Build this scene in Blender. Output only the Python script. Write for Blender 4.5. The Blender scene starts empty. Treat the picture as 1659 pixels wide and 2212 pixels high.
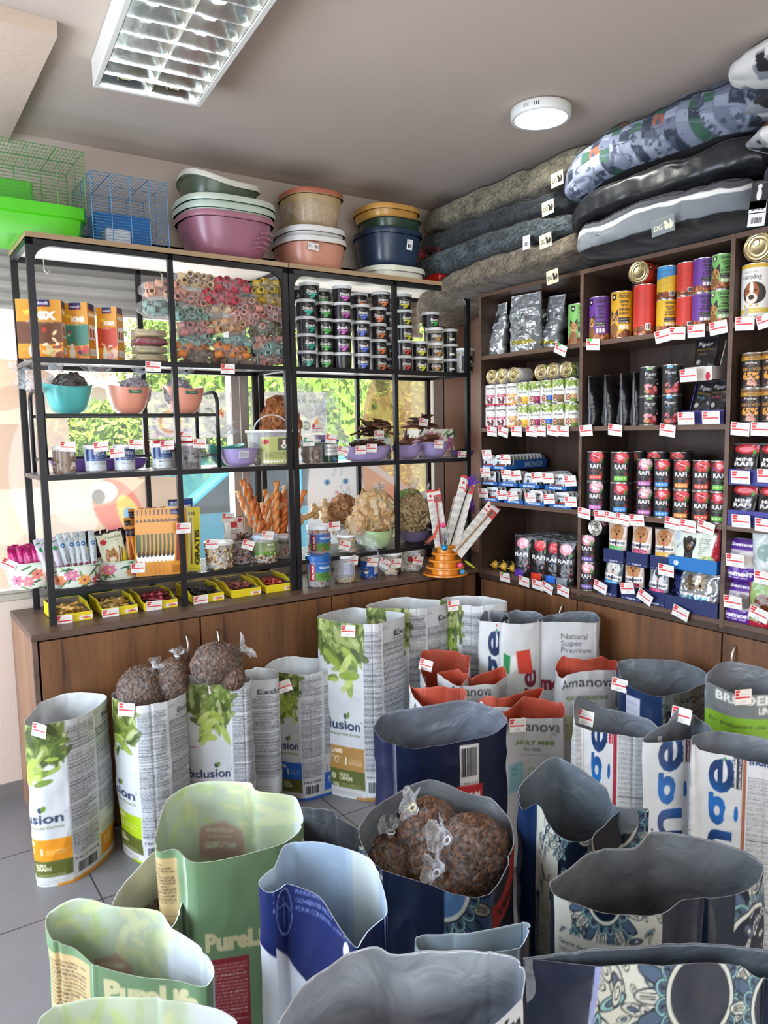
import bpy,math,random
import numpy as np
from mathutils import Vector,Matrix,noise as mnoise
R=random.Random(7)
NR=np.random.RandomState(11)
SC=bpy.context.scene
COL=SC.collection
PI=math.pi

# ------------------------------------------------------------------ camera
CP=np.array([-2.7068,-3.5747,1.6]);YAW,PIT,ROL,FPX=0.5967,-0.1072,-0.0166,1629.97
FW=np.array([math.sin(YAW)*math.cos(PIT),math.cos(YAW)*math.cos(PIT),math.sin(PIT)])
_r=np.array([math.cos(YAW),-math.sin(YAW),0.0]);_u=np.cross(_r,FW)
RT=math.cos(ROL)*_r + math.sin(ROL)*_u;UP=-math.sin(ROL)*_r + math.cos(ROL)*_u
cd=bpy.data.cameras.new('camera');cam=bpy.data.objects.new('camera',cd);COL.objects.link(cam)
cd.sensor_fit='HORIZONTAL';cd.sensor_width=36;cd.lens=FPX/1659*36;cd.clip_start=0.05
cam.matrix_world=Matrix(((RT[0],UP[0],-FW[0],CP[0]),(RT[1],UP[1],-FW[1],CP[1]),(RT[2],UP[2],-FW[2],CP[2]),(0,0,0,1)))
SC.camera=cam
def ray(px,py):return FW + RT*(px-829.5)/FPX - UP*(py-1106)/FPX
def at_z(px,py,z):d=ray(px,py);return CP + d*(z-CP[2])/d[2]
def at_y(px,py,y):d=ray(px,py);return CP + d*(y-CP[1])/d[1]
def at_x(px,py,x):d=ray(px,py);return CP + d*(x-CP[0])/d[0]

# ------------------------------------------------------------------ light
SC.view_settings.view_transform='Standard';SC.view_settings.look='None'
SC.view_settings.gamma=1;SC.view_settings.use_curve_mapping=False
SC.view_settings.exposure=0.15
cy=SC.cycles
cy.max_bounces=7;cy.diffuse_bounces=4;cy.glossy_bounces=3;cy.transmission_bounces=4
cy.transparent_max_bounces=24;cy.caustics_reflective=False;cy.caustics_refractive=False
cy.sample_clamp_indirect=6;cy.use_adaptive_sampling=True
W=bpy.data.worlds.new('sky');SC.world=W;W.use_nodes=True
nt=W.node_tree;bg=nt.nodes['Background']
bg.inputs[0].default_value=(0.80,0.90,1.0,1);bg.inputs[1].default_value=2.2
def sun(d,s,col=(1,.95,.86)):
    l=bpy.data.lights.new('sun','SUN');l.energy=s;l.angle=0.01;l.color=col
    o=bpy.data.objects.new('sun',l);COL.objects.link(o)
    o.rotation_euler=Vector(d).to_track_quat('-Z','Y').to_euler();return o
sun((0.25,0.75,-0.62),11.0)
def area(name,loc,tgt,sx,sy,e,col):
    l=bpy.data.lights.new(name,'AREA');l.shape='RECTANGLE';l.size=sx;l.size_y=sy;l.energy=e;l.color=col
    o=bpy.data.objects.new(name,l);COL.objects.link(o);o.location=loc
    o.rotation_euler=(Vector(tgt)-Vector(loc)).to_track_quat('-Z','Y').to_euler();return o
# daylight entering: display window (bounce off the sunlit forecourt), glazed door on the left, shop front behind
area('window_daylight',(-1.6,0.55,1.45),(-1.6,-2.0,1.75),3.6,1.3,60,(0.95,0.97,1.0))
area('left_door_daylight',(-4.45,-1.5,1.35),(-2.2,-1.8,0.5),2.2,2.0,125,(0.74,0.84,1.0))
area('shopfront_daylight',(-2.6,-5.9,1.7),(-1.2,-1.0,1.0),3.2,2.0,62,(1.0,0.97,0.92))

# ------------------------------------------------------------------ materials
def srgb(c):
    if isinstance(c,str):c=tuple(int(c[i:i+2],16)/255 for i in (1,3,5))
    return tuple(((x/12.92) if x <= .04045 else ((x+.055)/1.055)**2.4) for x in c[:3])
MC={}
def mat(name,col=None,rough=.5,metal=0,var=.06,vs=8,bump=0,bs=40,emit=None,es=0,alpha=1,coat=0,trans=0,attr=False,bd=.01,dist=0,sheen=0,spec=None,subs=0):
    if name in MC:return MC[name]
    m=bpy.data.materials.new(name);m.use_nodes=True;n=m.node_tree;p=n.nodes['Principled BSDF']
    p.inputs['Roughness'].default_value=rough;p.inputs['Metallic'].default_value=metal
    if spec is not None:p.inputs['Specular IOR Level'].default_value=spec
    if coat:p.inputs['Coat Weight'].default_value=coat;p.inputs['Coat Roughness'].default_value=.08
    if sheen:p.inputs['Sheen Weight'].default_value=sheen
    tc=n.nodes.new('ShaderNodeTexCoord')
    nz=n.nodes.new('ShaderNodeTexNoise');nz.inputs['Scale'].default_value=vs;nz.inputs['Detail'].default_value=3
    n.links.new(tc.outputs['Object'],nz.inputs['Vector'])
    mr=n.nodes.new('ShaderNodeMapRange');mr.inputs['To Min'].default_value=1-var;mr.inputs['To Max'].default_value=1+var
    n.links.new(nz.outputs['Fac'],mr.inputs['Value'])
    mx=n.nodes.new('ShaderNodeMix');mx.data_type='RGBA';mx.blend_type='MULTIPLY';mx.inputs['Factor'].default_value=1
    if attr:
        a=n.nodes.new('ShaderNodeVertexColor');a.layer_name='Col';n.links.new(a.outputs['Color'],mx.inputs['A'])
    else:
        mx.inputs['A'].default_value=srgb(col)+(1,)
    n.links.new(mr.outputs['Result'],mx.inputs['B']);n.links.new(mx.outputs['Result'],p.inputs['Base Color'])
    if bump:
        b=n.nodes.new('ShaderNodeBump');b.inputs['Strength'].default_value=bump;b.inputs['Distance'].default_value=bd
        n2=n.nodes.new('ShaderNodeTexNoise');n2.inputs['Scale'].default_value=bs;n2.inputs['Detail'].default_value=4;n2.inputs['Distortion'].default_value=dist
        n.links.new(tc.outputs['Object'],n2.inputs['Vector']);n.links.new(n2.outputs['Fac'],b.inputs['Height']);n.links.new(b.outputs['Normal'],p.inputs['Normal'])
    if emit is not None:
        p.inputs['Emission Color'].default_value=srgb(emit)+(1,);p.inputs['Emission Strength'].default_value=es
    if subs:p.inputs['Subsurface Weight'].default_value=subs
    if alpha < 1 or trans:
        out=n.nodes['Material Output'];mix=n.nodes.new('ShaderNodeMixShader');t=n.nodes.new('ShaderNodeBsdfTransparent')
        t.inputs[0].default_value=tuple(.92+.08*x for x in srgb(col or '#ffffff'))+(1,)
        mix.inputs[0].default_value=alpha if alpha < 1 else 1-trans
        n.links.new(t.outputs[0],mix.inputs[1]);n.links.new(p.outputs[0],mix.inputs[2]);n.links.new(mix.outputs[0],out.inputs[0])
    MC[name]=m;return m
def thin_translucent(name,alpha=.55):
    # a printed film sheet: part light passes through, part scatters through it
    if name in MC:return MC[name]
    m=bpy.data.materials.new(name);m.use_nodes=True;n=m.node_tree;out=n.nodes['Material Output'];p=n.nodes['Principled BSDF']
    a=n.nodes.new('ShaderNodeVertexColor');a.layer_name='Col'
    tl=n.nodes.new('ShaderNodeBsdfTranslucent');s1=n.nodes.new('ShaderNodeMixShader');s1.inputs[0].default_value=.22
    tr=n.nodes.new('ShaderNodeBsdfTransparent');s2=n.nodes.new('ShaderNodeMixShader');s2.inputs[0].default_value=alpha
    n.links.new(a.outputs[0],tl.inputs[0]);n.links.new(a.outputs[0],p.inputs[0])
    n.links.new(p.outputs[0],s1.inputs[1]);n.links.new(tl.outputs[0],s1.inputs[2])
    n.links.new(tr.outputs[0],s2.inputs[1]);n.links.new(s1.outputs[0],s2.inputs[2]);n.links.new(s2.outputs[0],out.inputs[0])
    MC[name]=m;return m
def film(name='cellophane',col='#ffffff',a=.11,rough=.16):
    # clear wrapping film: mostly see-through with glossy creases
    if name in MC:return MC[name]
    m=bpy.data.materials.new(name);m.use_nodes=True;n=m.node_tree;out=n.nodes['Material Output'];p=n.nodes['Principled BSDF']
    p.inputs['Base Color'].default_value=srgb(col)+(1,);p.inputs['Roughness'].default_value=rough;p.inputs['Specular IOR Level'].default_value=.9
    tc=n.nodes.new('ShaderNodeTexCoord');nz=n.nodes.new('ShaderNodeTexNoise');nz.inputs['Scale'].default_value=30;nz.inputs['Detail'].default_value=3
    nz.inputs['Distortion'].default_value=1.5
    b=n.nodes.new('ShaderNodeBump');b.inputs['Strength'].default_value=1;b.inputs['Distance'].default_value=.02
    n.links.new(tc.outputs['Object'],nz.inputs['Vector']);n.links.new(nz.outputs['Fac'],b.inputs['Height']);n.links.new(b.outputs['Normal'],p.inputs['Normal'])
    cr=n.nodes.new('ShaderNodeMapRange');cr.inputs['From Min'].default_value=.5;cr.inputs['From Max'].default_value=.75
    cr.inputs['To Min'].default_value=a;cr.inputs['To Max'].default_value=min(.9,a*3);n.links.new(nz.outputs['Fac'],cr.inputs['Value'])
    t=n.nodes.new('ShaderNodeBsdfTransparent');t.inputs[0].default_value=(.97,.98,.98,1);mix=n.nodes.new('ShaderNodeMixShader')
    n.links.new(cr.outputs[0],mix.inputs[0]);n.links.new(t.outputs[0],mix.inputs[1]);n.links.new(p.outputs[0],mix.inputs[2]);n.links.new(mix.outputs[0],out.inputs[0])
    MC[name]=m;return m
def wood(name,c1,c2,axis='Z',scale=3.0,rough=.42):
    if name in MC:return MC[name]
    m=bpy.data.materials.new(name);m.use_nodes=True;n=m.node_tree;p=n.nodes['Principled BSDF'];p.inputs['Roughness'].default_value=rough
    tc=n.nodes.new('ShaderNodeTexCoord');mp=n.nodes.new('ShaderNodeMapping');s={'Z':(1,1,.07),'X':(.07,1,1),'Y':(1,.07,1)}[axis]
    mp.inputs['Scale'].default_value=tuple(scale*k for k in s);n.links.new(tc.outputs['Object'],mp.inputs['Vector'])
    a=n.nodes.new('ShaderNodeTexNoise');a.inputs['Scale'].default_value=4;a.inputs['Detail'].default_value=6;a.inputs['Distortion'].default_value=.6
    b=n.nodes.new('ShaderNodeTexNoise');b.inputs['Scale'].default_value=40;b.inputs['Detail'].default_value=3
    n.links.new(mp.outputs[0],a.inputs['Vector']);n.links.new(mp.outputs[0],b.inputs['Vector'])
    ad=n.nodes.new('ShaderNodeMath');ad.operation='MULTIPLY_ADD';ad.inputs[1].default_value=.35;n.links.new(b.outputs['Fac'],ad.inputs[0]);n.links.new(a.outputs['Fac'],ad.inputs[2])
    r=n.nodes.new('ShaderNodeValToRGB');r.color_ramp.elements[0].position=.45;r.color_ramp.elements[1].position=.88
    r.color_ramp.elements[0].color=srgb(c1)+(1,);r.color_ramp.elements[1].color=srgb(c2)+(1,)
    e=r.color_ramp.elements.new(.62);e.color=tuple(.45*x+.55*y for x,y in zip(srgb(c1),srgb(c2)))+(1,)
    n.links.new(ad.outputs[0],r.inputs[0]);n.links.new(r.outputs[0],p.inputs['Base Color'])
    MC[name]=m;return m
PAPER=mat('printed_paper',attr=True,rough=.45,var=.03)
GLOSS=mat('printed_gloss',attr=True,rough=.25,var=.02)
FOILP=mat('printed_foil',attr=True,rough=.3,metal=.55,var=.05)
CLOTH=mat('printed_cloth',attr=True,rough=.95,var=.08,vs=60,bump=.25,bs=300,sheen=.1)
SILVER=mat('tin_metal','#cfcfca',.28,1.0)
GOLD=mat('gold_tin_metal','#c9b88a',.3,1.0)
BLACKM=mat('black_painted_steel','#15161a',.4,.1)
WHITEP=mat('white_plastic','#eef0f0',.35)
CLEARP=mat('clear_plastic','#e8eef2',.15,alpha=.22)
CLEARL=mat('frosted_lid','#eef2f4',.3,alpha=.7)
FILM=film()
FILMW=film('white_film','#eef2f6',.26,.25)

# ------------------------------------------------------------------ objects
USED=set()
def tag(o,label,cat,group=None,kind=None):
    if label in USED and not group:print('DUPLICATE LABEL',label)
    USED.add(label);o['label']=label;o['category']=cat
    if len(label.split()) > 16:print('LONG',label)
    if group:o['group']=group
    if kind:o['kind']=kind
    return o
def thing(name,label,cat,loc=(0,0,0),rz=0,group=None,rot=None):
    o=bpy.data.objects.new(name,None);COL.objects.link(o);o.empty_display_size=.05
    o.location=tuple(float(x) for x in loc);o.rotation_euler=rot if rot else (0,0,rz)
    return tag(o,label,cat,group)
def dup(root,label,loc=None,rz=None,group=None,rot=None):
    r=root.copy();COL.objects.link(r)
    if loc is not None:r.location=tuple(float(x) for x in loc)
    if rz is not None:r.rotation_euler=(0,0,rz)
    if rot is not None:r.rotation_euler=rot
    USED.add(label);r['label']=label
    if group:r['group']=group
    for ch in list(root.children):
        c=ch.copy();COL.objects.link(c);c.parent=r
        for g in ch.children:
            d=g.copy();COL.objects.link(d);d.parent=c
    return r
def ordn(i):return ['first','second','third','fourth','fifth','sixth','seventh','eighth','ninth','tenth','eleventh','twelfth','thirteenth','fourteenth','fifteenth','sixteenth'][i]
class MB:
    def __init__(s):s.v=[];s.f=[];s.m=[]
    def add(s,vs,fs,mi=0,M=None):
        b=len(s.v)
        if M is not None:vs=[M @ Vector(v) for v in vs]
        s.v += [tuple(v) for v in vs];s.f += [tuple(b+i for i in f) for f in fs];s.m += [mi]*len(fs);return s
    def box(s,x0,y0,z0,x1,y1,z1,mi=0,M=None):
        v=[(x,y,z) for z in (z0,z1) for y in (y0,y1) for x in (x0,x1)]
        return s.add(v,[(0,2,3,1),(4,5,7,6),(0,1,5,4),(2,6,7,3),(0,4,6,2),(1,3,7,5)],mi,M)
    def lathe(s,prof,n=32,mi=0,M=None,sx=1,sy=1,fn=None):
        vs=[];fs=[]
        for r,z in prof:
            for k in range(n):
                a=2*PI*k/n;x,y=r*math.cos(a)*sx,r*math.sin(a)*sy
                vs.append(fn(x,y,z,a) if fn else (x,y,z))
        for j in range(len(prof)-1):
            for k in range(n):
                k2=(k+1) % n;fs.append((j*n+k,j*n+k2,(j+1)*n+k2,(j+1)*n+k))
        return s.add(vs,fs,mi,M)
    def disc(s,r,z,n=32,mi=0,M=None,c=(0,0),up=True):
        vs=[(c[0]+r*math.cos(2*PI*k/n),c[1]+r*math.sin(2*PI*k/n),z) for k in range(n)]
        return s.add(vs,[tuple(range(n)) if up else tuple(reversed(range(n)))],mi,M)
    def tube(s,pts,r,n=6,mi=0,M=None,cap=True,closed=False):
        pts=[Vector(p) for p in pts];vs=[];fs=[];m=len(pts)
        prev=None
        for i,p in enumerate(pts):
            t=(pts[(i+1) % m if closed else min(i+1,m-1)]-pts[(i-1) % m if closed else max(i-1,0)])
            t=t.normalized() if t.length > 1e-9 else Vector((0,0,1))
            if prev is None:
                a=Vector((0,0,1)) if abs(t.z) < .9 else Vector((1,0,0));u=t.cross(a).normalized()
            else:
                u=prev-t*prev.dot(t);u=u.normalized() if u.length > 1e-6 else t.orthogonal().normalized()
            prev=u;w=t.cross(u);rr=r[i] if isinstance(r,(list,tuple)) else r
            for k in range(n):
                a=2*PI*k/n;vs.append(p+(u*math.cos(a)+w*math.sin(a))*rr)
        for i in range(m if closed else m-1):
            for k in range(n):
                i2=(i+1) % m;k2=(k+1) % n;fs.append((i*n+k,i*n+k2,i2*n+k2,i2*n+k))
        if cap and not closed:fs += [tuple(reversed(range(n))),tuple(range((m-1)*n,m*n))]
        return s.add(vs,fs,mi,M)
    def prism(s,poly,y0,y1,mi=0,M=None):       # polygon in xz pushed along y
        n=len(poly);vs=[(x,y0,z) for x,z in poly]+[(x,y1,z) for x,z in poly]
        fs=[tuple(range(n)),tuple(reversed(range(n,2*n)))]+[(i,i+n,(i+1) % n+n,(i+1) % n) for i in range(n)]
        return s.add(vs,fs,mi,M)
    def grid(s,P,mi=0,cu=False):
        nv=len(P);nu=len(P[0]);vs=[p for row in P for p in row];fs=[]
        for j in range(nv-1):
            for i in range(nu if cu else nu-1):
                i2=(i+1) % nu;fs.append((j*nu+i,j*nu+i2,(j+1)*nu+i2,(j+1)*nu+i))
        return s.add(vs,fs,mi)
    def build(s,name,mats,parent=None,smooth=False,bevel=0):
        me=bpy.data.meshes.new(name);me.from_pydata(s.v,[],s.f)
        for m in (mats if isinstance(mats,(list,tuple)) else [mats]):me.materials.append(m)
        if len(me.materials) > 1:me.polygons.foreach_set('material_index',s.m)
        me.validate()
        import bmesh
        bm=bmesh.new();bm.from_mesh(me);bmesh.ops.recalc_face_normals(bm,faces=bm.faces);bm.to_mesh(me);bm.free()
        if smooth:me.polygons.foreach_set('use_smooth',[True]*len(me.polygons));
        o=bpy.data.objects.new(name,me);COL.objects.link(o)
        if smooth == 'auto':
            me.set_sharp_from_angle(angle=math.radians(38))
        if bevel:
            b=o.modifiers.new('bevel','BEVEL');b.width=bevel;b.segments=2;b.limit_method='ANGLE'
        if parent:o.parent=parent
        return o
def share(name,o,parent):
    c=bpy.data.objects.new(name,o.data);COL.objects.link(c);c.parent=parent;return c
def struct(o):o['kind']='structure';return o
def boxo(name,x0,y0,z0,x1,y1,z1,m,parent=None,bevel=0):return MB().box(x0,y0,z0,x1,y1,z1).build(name,m,parent,bevel=bevel)

# ------------------------------------------------------------------ printed artwork: painted on the vertices of fine grids
GL={}
def glyphs(t,bold=0):
    k=(t,bold)
    if k in GL:return GL[k]
    c=bpy.data.curves.new('t','FONT');c.body=t;c.size=1;c.offset=bold;c.resolution_u=3
    o=bpy.data.objects.new('t',c);COL.objects.link(o)
    me=o.to_mesh();me.calc_loop_triangles()
    v=np.array([x.co[:2] for x in me.vertices]) if len(me.vertices) else np.zeros((0,2));f=np.array([x.vertices[:] for x in me.loop_triangles],int).reshape(-1,3)
    w=v[:,0].max() if len(v) else 1.0
    o.to_mesh_clear();bpy.data.objects.remove(o);bpy.data.curves.remove(c)
    GL[k]=(v,f,w);return GL[k]
class Cv:
    def __init__(s,w,h,px=.002,bg='#ffffff',ss=2):
        s.w,s.h,s.k=w,h,ss/px;s.W=int(w*s.k)+2;s.H=int(h*s.k)+2;s.ss=ss
        s.a=np.empty((s.H,s.W,3),np.float32);s.a[:]=s.c(bg)
    @staticmethod
    def c(c):
        if isinstance(c,str) and len(c) == 4:c='#'+''.join(q*2 for q in c[1:])
        return np.array([int(c[i:i+2],16)/255 for i in (1,3,5)] if isinstance(c,str) else c[:3],np.float32)
    def _sub(s,x0,y0,x1,y1):
        i0=max(0,int(math.floor(x0*s.k)));i1=min(s.W,int(math.ceil(x1*s.k))+1);j0=max(0,int(math.floor(y0*s.k)));j1=min(s.H,int(math.ceil(y1*s.k))+1)
        if i1 <= i0 or j1 <= j0:return None
        X,Y=np.meshgrid((np.arange(i0,i1)+.5)/s.k,(np.arange(j0,j1)+.5)/s.k);return i0,i1,j0,j1,X,Y
    def _put(s,sub,m,c,al):
        i0,i1,j0,j1=sub[:4];v=s.a[j0:j1,i0:i1]
        if al >= 1:v[m]=s.c(c)
        else:v[m]=v[m]*(1-al)+s.c(c)*al
    def rect(s,x0,y0,x1,y1,c,al=1):
        i0,i1,j0,j1=[max(0,int(round(q*s.k))) for q in (x0,x1,y0,y1)]
        v=s.a[j0:j1,i0:i1];v[:]=v*(1-al)+s.c(c)*al;return s
    def poly(s,P,c,al=1):
        P=np.array(P,float);sub=s._sub(P[:,0].min(),P[:,1].min(),P[:,0].max(),P[:,1].max())
        if sub is None:return s
        X,Y=sub[4:];m=np.zeros(X.shape,bool);n=len(P)
        for i in range(n):
            (xa,ya),(xb,yb)=P[i],P[(i+1) % n]
            if ya == yb:continue
            m ^= ((ya > Y) != (yb > Y)) & (X < (xb-xa)*(Y-ya)/(yb-ya)+xa)
        s._put(sub,m,c,al);return s
    def ell(s,cx,cy,rx,ry,c,rot=0,al=1,rin=0):
        r=max(rx,ry);sub=s._sub(cx-r,cy-r,cx+r,cy+r)
        if sub is None:return s
        X,Y=sub[4]-cx,sub[5]-cy;ca,sa=math.cos(rot),math.sin(rot);u=(X*ca+Y*sa)/rx;v=(-X*sa+Y*ca)/ry;d=u*u+v*v
        s._put(sub,(d < 1) & (d >= rin*rin),c,al);return s
    def line(s,pts,wd,c,al=1):
        for (xa,ya),(xb,yb) in zip(pts[:-1],pts[1:]):
            sub=s._sub(min(xa,xb)-wd,min(ya,yb)-wd,max(xa,xb)+wd,max(ya,yb)+wd)
            if sub is None:continue
            X,Y=sub[4:];dx,dy=xb-xa,yb-ya;L=dx*dx+dy*dy+1e-12;t=np.clip(((X-xa)*dx+(Y-ya)*dy)/L,0,1)
            s._put(sub,(X-xa-t*dx)**2+(Y-ya-t*dy)**2 < (wd/2)**2,c,al)
        return s
    def text(s,t,x,y,h,c,rot=0,bold=0,fit=None,al=1,center=False,shear=0,mirror=False):
        v,f,w=glyphs(t,bold)
        if not len(f):return s
        v=v*h/.7                                     # h = height of a capital
        if fit:v=v*np.array([fit/(w*h/.7),1])
        if shear:v=v+np.stack([v[:,1]*shear,0*v[:,1]],1)
        if center:v=v-np.array([(v[:,0].max()+v[:,0].min())/2,0])
        if mirror:v=v*np.array([-1,1])
        ca,sa=math.cos(rot),math.sin(rot);v=np.stack([v[:,0]*ca-v[:,1]*sa+x,v[:,0]*sa+v[:,1]*ca+y],1)
        for tr in v[f]:
            sub=s._sub(tr[:,0].min(),tr[:,1].min(),tr[:,0].max(),tr[:,1].max())
            if sub is None:continue
            X,Y=sub[4:];(x0,y0),(x1,y1),(x2,y2)=tr
            a=(x1-x0)*(Y-y0)-(y1-y0)*(X-x0);b=(x2-x1)*(Y-y1)-(y2-y1)*(X-x1);d=(x0-x2)*(Y-y2)-(y0-y2)*(X-x2);e=1e-9
            s._put(sub,((a >= -e) & (b >= -e) & (d >= -e)) | ((a <= e) & (b <= e) & (d <= e)),c,al)
        return s
    def fine(s,x0,y0,x1,y1,c='#55585e',lh=.006,al=.75,rag=.15):   # rows of small print
        y=y1-lh
        while y > y0:
            x=x0;xe=x1-(NR.rand() < .25)*(x1-x0)*rag*3*NR.rand()
            while x < xe-.002:
                w=min(.004+.012*NR.rand(),xe-x);s.rect(x,y,x+w,y+lh*.45,c,al*(.6+.4*NR.rand()));x += w+.0022
            y -= lh
        return s
    def barcode(s,x0,y0,x1,y1,bgc='#f2f2f2',fgc='#16161a',num=True):
        s.rect(x0,y0,x1,y1,bgc);x=x0+(x1-x0)*.08;st=(x1-x0)/70
        while x < x1-(x1-x0)*.08:
            w=st*(1+NR.randint(3));s.rect(x,y0+(y1-y0)*(.22 if num else .1),x+w,y1-(y1-y0)*.08,fgc);x += w+st*(1+NR.randint(2))
        return s
    def leaves(s,x0,y0,x1,y1,n=60,pal=('#5d7a1e','#7f9a2e','#a3b84a','#3f5a18','#c3cf7a','#8da53c'),L=.06,clip=None):
        for i in range(n):
            x=x0+(x1-x0)*NR.rand();y=y0+(y1-y0)*NR.rand()
            if clip and not clip(x,y):continue
            l=L*(.5+.7*NR.rand());a=NR.rand()*PI;c=pal[NR.randint(len(pal))]
            s.ell(x,y,l/2,l*.16,c,a,.85);s.line([(x-l*.45*math.cos(a),y-l*.45*math.sin(a)),(x+l*.45*math.cos(a),y+l*.45*math.sin(a))],.0015,'#c9d48c',.4)
        return s
    def blotch(s,x0,y0,x1,y1,pal,n=40,r=.02,al=.8):
        for i in range(n):
            s.ell(x0+(x1-x0)*NR.rand(),y0+(y1-y0)*NR.rand(),r*(.4+NR.rand()),r*(.3+.6*NR.rand()),pal[NR.randint(len(pal))],NR.rand()*3,al)
        return s
    def at(s,X,Y):
        if not hasattr(s,'d'):
            k=s.ss;H,Wd=s.H//k*k,s.W//k*k;s.d=s.a[:H,:Wd].reshape(H//k,k,Wd//k,k,3).mean((1,3)) if k > 1 else s.a
        q=s.k/s.ss;H,Wd=s.d.shape[:2]
        fx=np.clip(X*q-.5,0,Wd-1.001);fy=np.clip(Y*q-.5,0,H-1.001);ix=fx.astype(int);iy=fy.astype(int);tx=(fx-ix)[...,None];ty=(fy-iy)[...,None]
        ix1=np.minimum(ix+1,Wd-1);iy1=np.minimum(iy+1,H-1)
        return (s.d[iy,ix]*(1-tx)+s.d[iy,ix1]*tx)*(1-ty)+(s.d[iy1,ix]*(1-tx)+s.d[iy1,ix1]*tx)*ty
def sheet(name,P,C,m,parent=None,extra=None,smooth=True,double=None):
    """grid of points P[nv,nu,3] with colours C[nv,nu,3]; extra = (points, faces, colour) appended"""
    nv,nu=P.shape[:2];V=P.reshape(-1,3);Cc=C.reshape(-1,3)
    idx=np.arange(nv*nu).reshape(nv,nu);F=np.stack([idx[:-1,:-1],idx[:-1,1:],idx[1:,1:],idx[1:,:-1]],-1).reshape(-1,4)
    if double is not None:                             # give the sheet a back side and closed edges (thickness)
        t=double;n=np.cross(np.gradient(P,axis=1),np.gradient(P,axis=0));n /= np.linalg.norm(n,axis=2,keepdims=True)+1e-12
        B=(P-n*t).reshape(-1,3);o=len(V);V=np.vstack([V,B]);Cc=np.vstack([Cc,Cc*.97]);F2=F[:,::-1]+o
        ring=np.concatenate([idx[0,:-1],idx[:-1,-1],idx[-1,:0:-1],idx[:0:-1,0]]);r2=np.roll(ring,-1)
        F=np.vstack([F,F2,np.stack([r2,ring,ring+o,r2+o],-1)])
    me=bpy.data.meshes.new(name);nf=len(F)
    me.vertices.add(len(V));me.vertices.foreach_set('co',np.ascontiguousarray(V,np.float32).ravel())
    me.loops.add(nf*4);me.loops.foreach_set('vertex_index',F.astype(np.int32).ravel())
    me.polygons.add(nf);me.polygons.foreach_set('loop_start',np.arange(0,nf*4,4,dtype=np.int32))
    me.polygons.foreach_set('use_smooth',np.full(nf,smooth));me.update(calc_edges=True)
    ca=me.color_attributes.new('Col','BYTE_COLOR','POINT')
    ca.data.foreach_set('color_srgb',np.hstack([np.clip(Cc,0,1),np.ones((len(Cc),1))]).astype(np.float32).ravel())
    me.materials.append(m);o=bpy.data.objects.new(name,me);COL.objects.link(o)
    if parent:o.parent=parent
    return o
def fnoise(P,sc,seed=0,oct=3):                      # smooth numpy value noise on points
    out=np.zeros(P.shape[:-1]);amp=1
    for o in range(oct):
        q=P*sc*(2**o)+seed*17.3+o*5.1;i=np.floor(q).astype(np.int64);f=q-i;f=f*f*(3-2*f);acc=0
        for dx in (0,1):
            for dy in (0,1):
                for dz in (0,1):
                    h=((i[...,0]+dx)*374761393+(i[...,1]+dy)*668265263+(i[...,2]+dz)*2147483647+seed*1013) & 0xffffffff
                    h=((h ^ (h >> 13))*1274126177) & 0xffffffff;h=((h ^ (h >> 16)) & 0xffff)/65535.0
                    acc=acc+h*(f[...,0] if dx else 1-f[...,0])*(f[...,1] if dy else 1-f[...,1])*(f[...,2] if dz else 1-f[...,2])
        out += amp*(acc*2-1);amp *= .5
    return out
def flat_print(name,cv,w,h,M,m,px=.002,parent=None,thick=.0006):
    nu,nv=max(3,int(w/px)+1),max(3,int(h/px)+1);X,Z=np.meshgrid(np.linspace(0,w,nu),np.linspace(0,h,nv))
    P=np.stack([X-w/2,0*X,Z],-1);M=np.array(M) if M is not None else np.eye(4);P=P@M[:3,:3].T+M[:3,3]
    return sheet(name,P,cv.at(X*cv.w/w,Z*cv.h/h),m,parent,double=thick)
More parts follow.
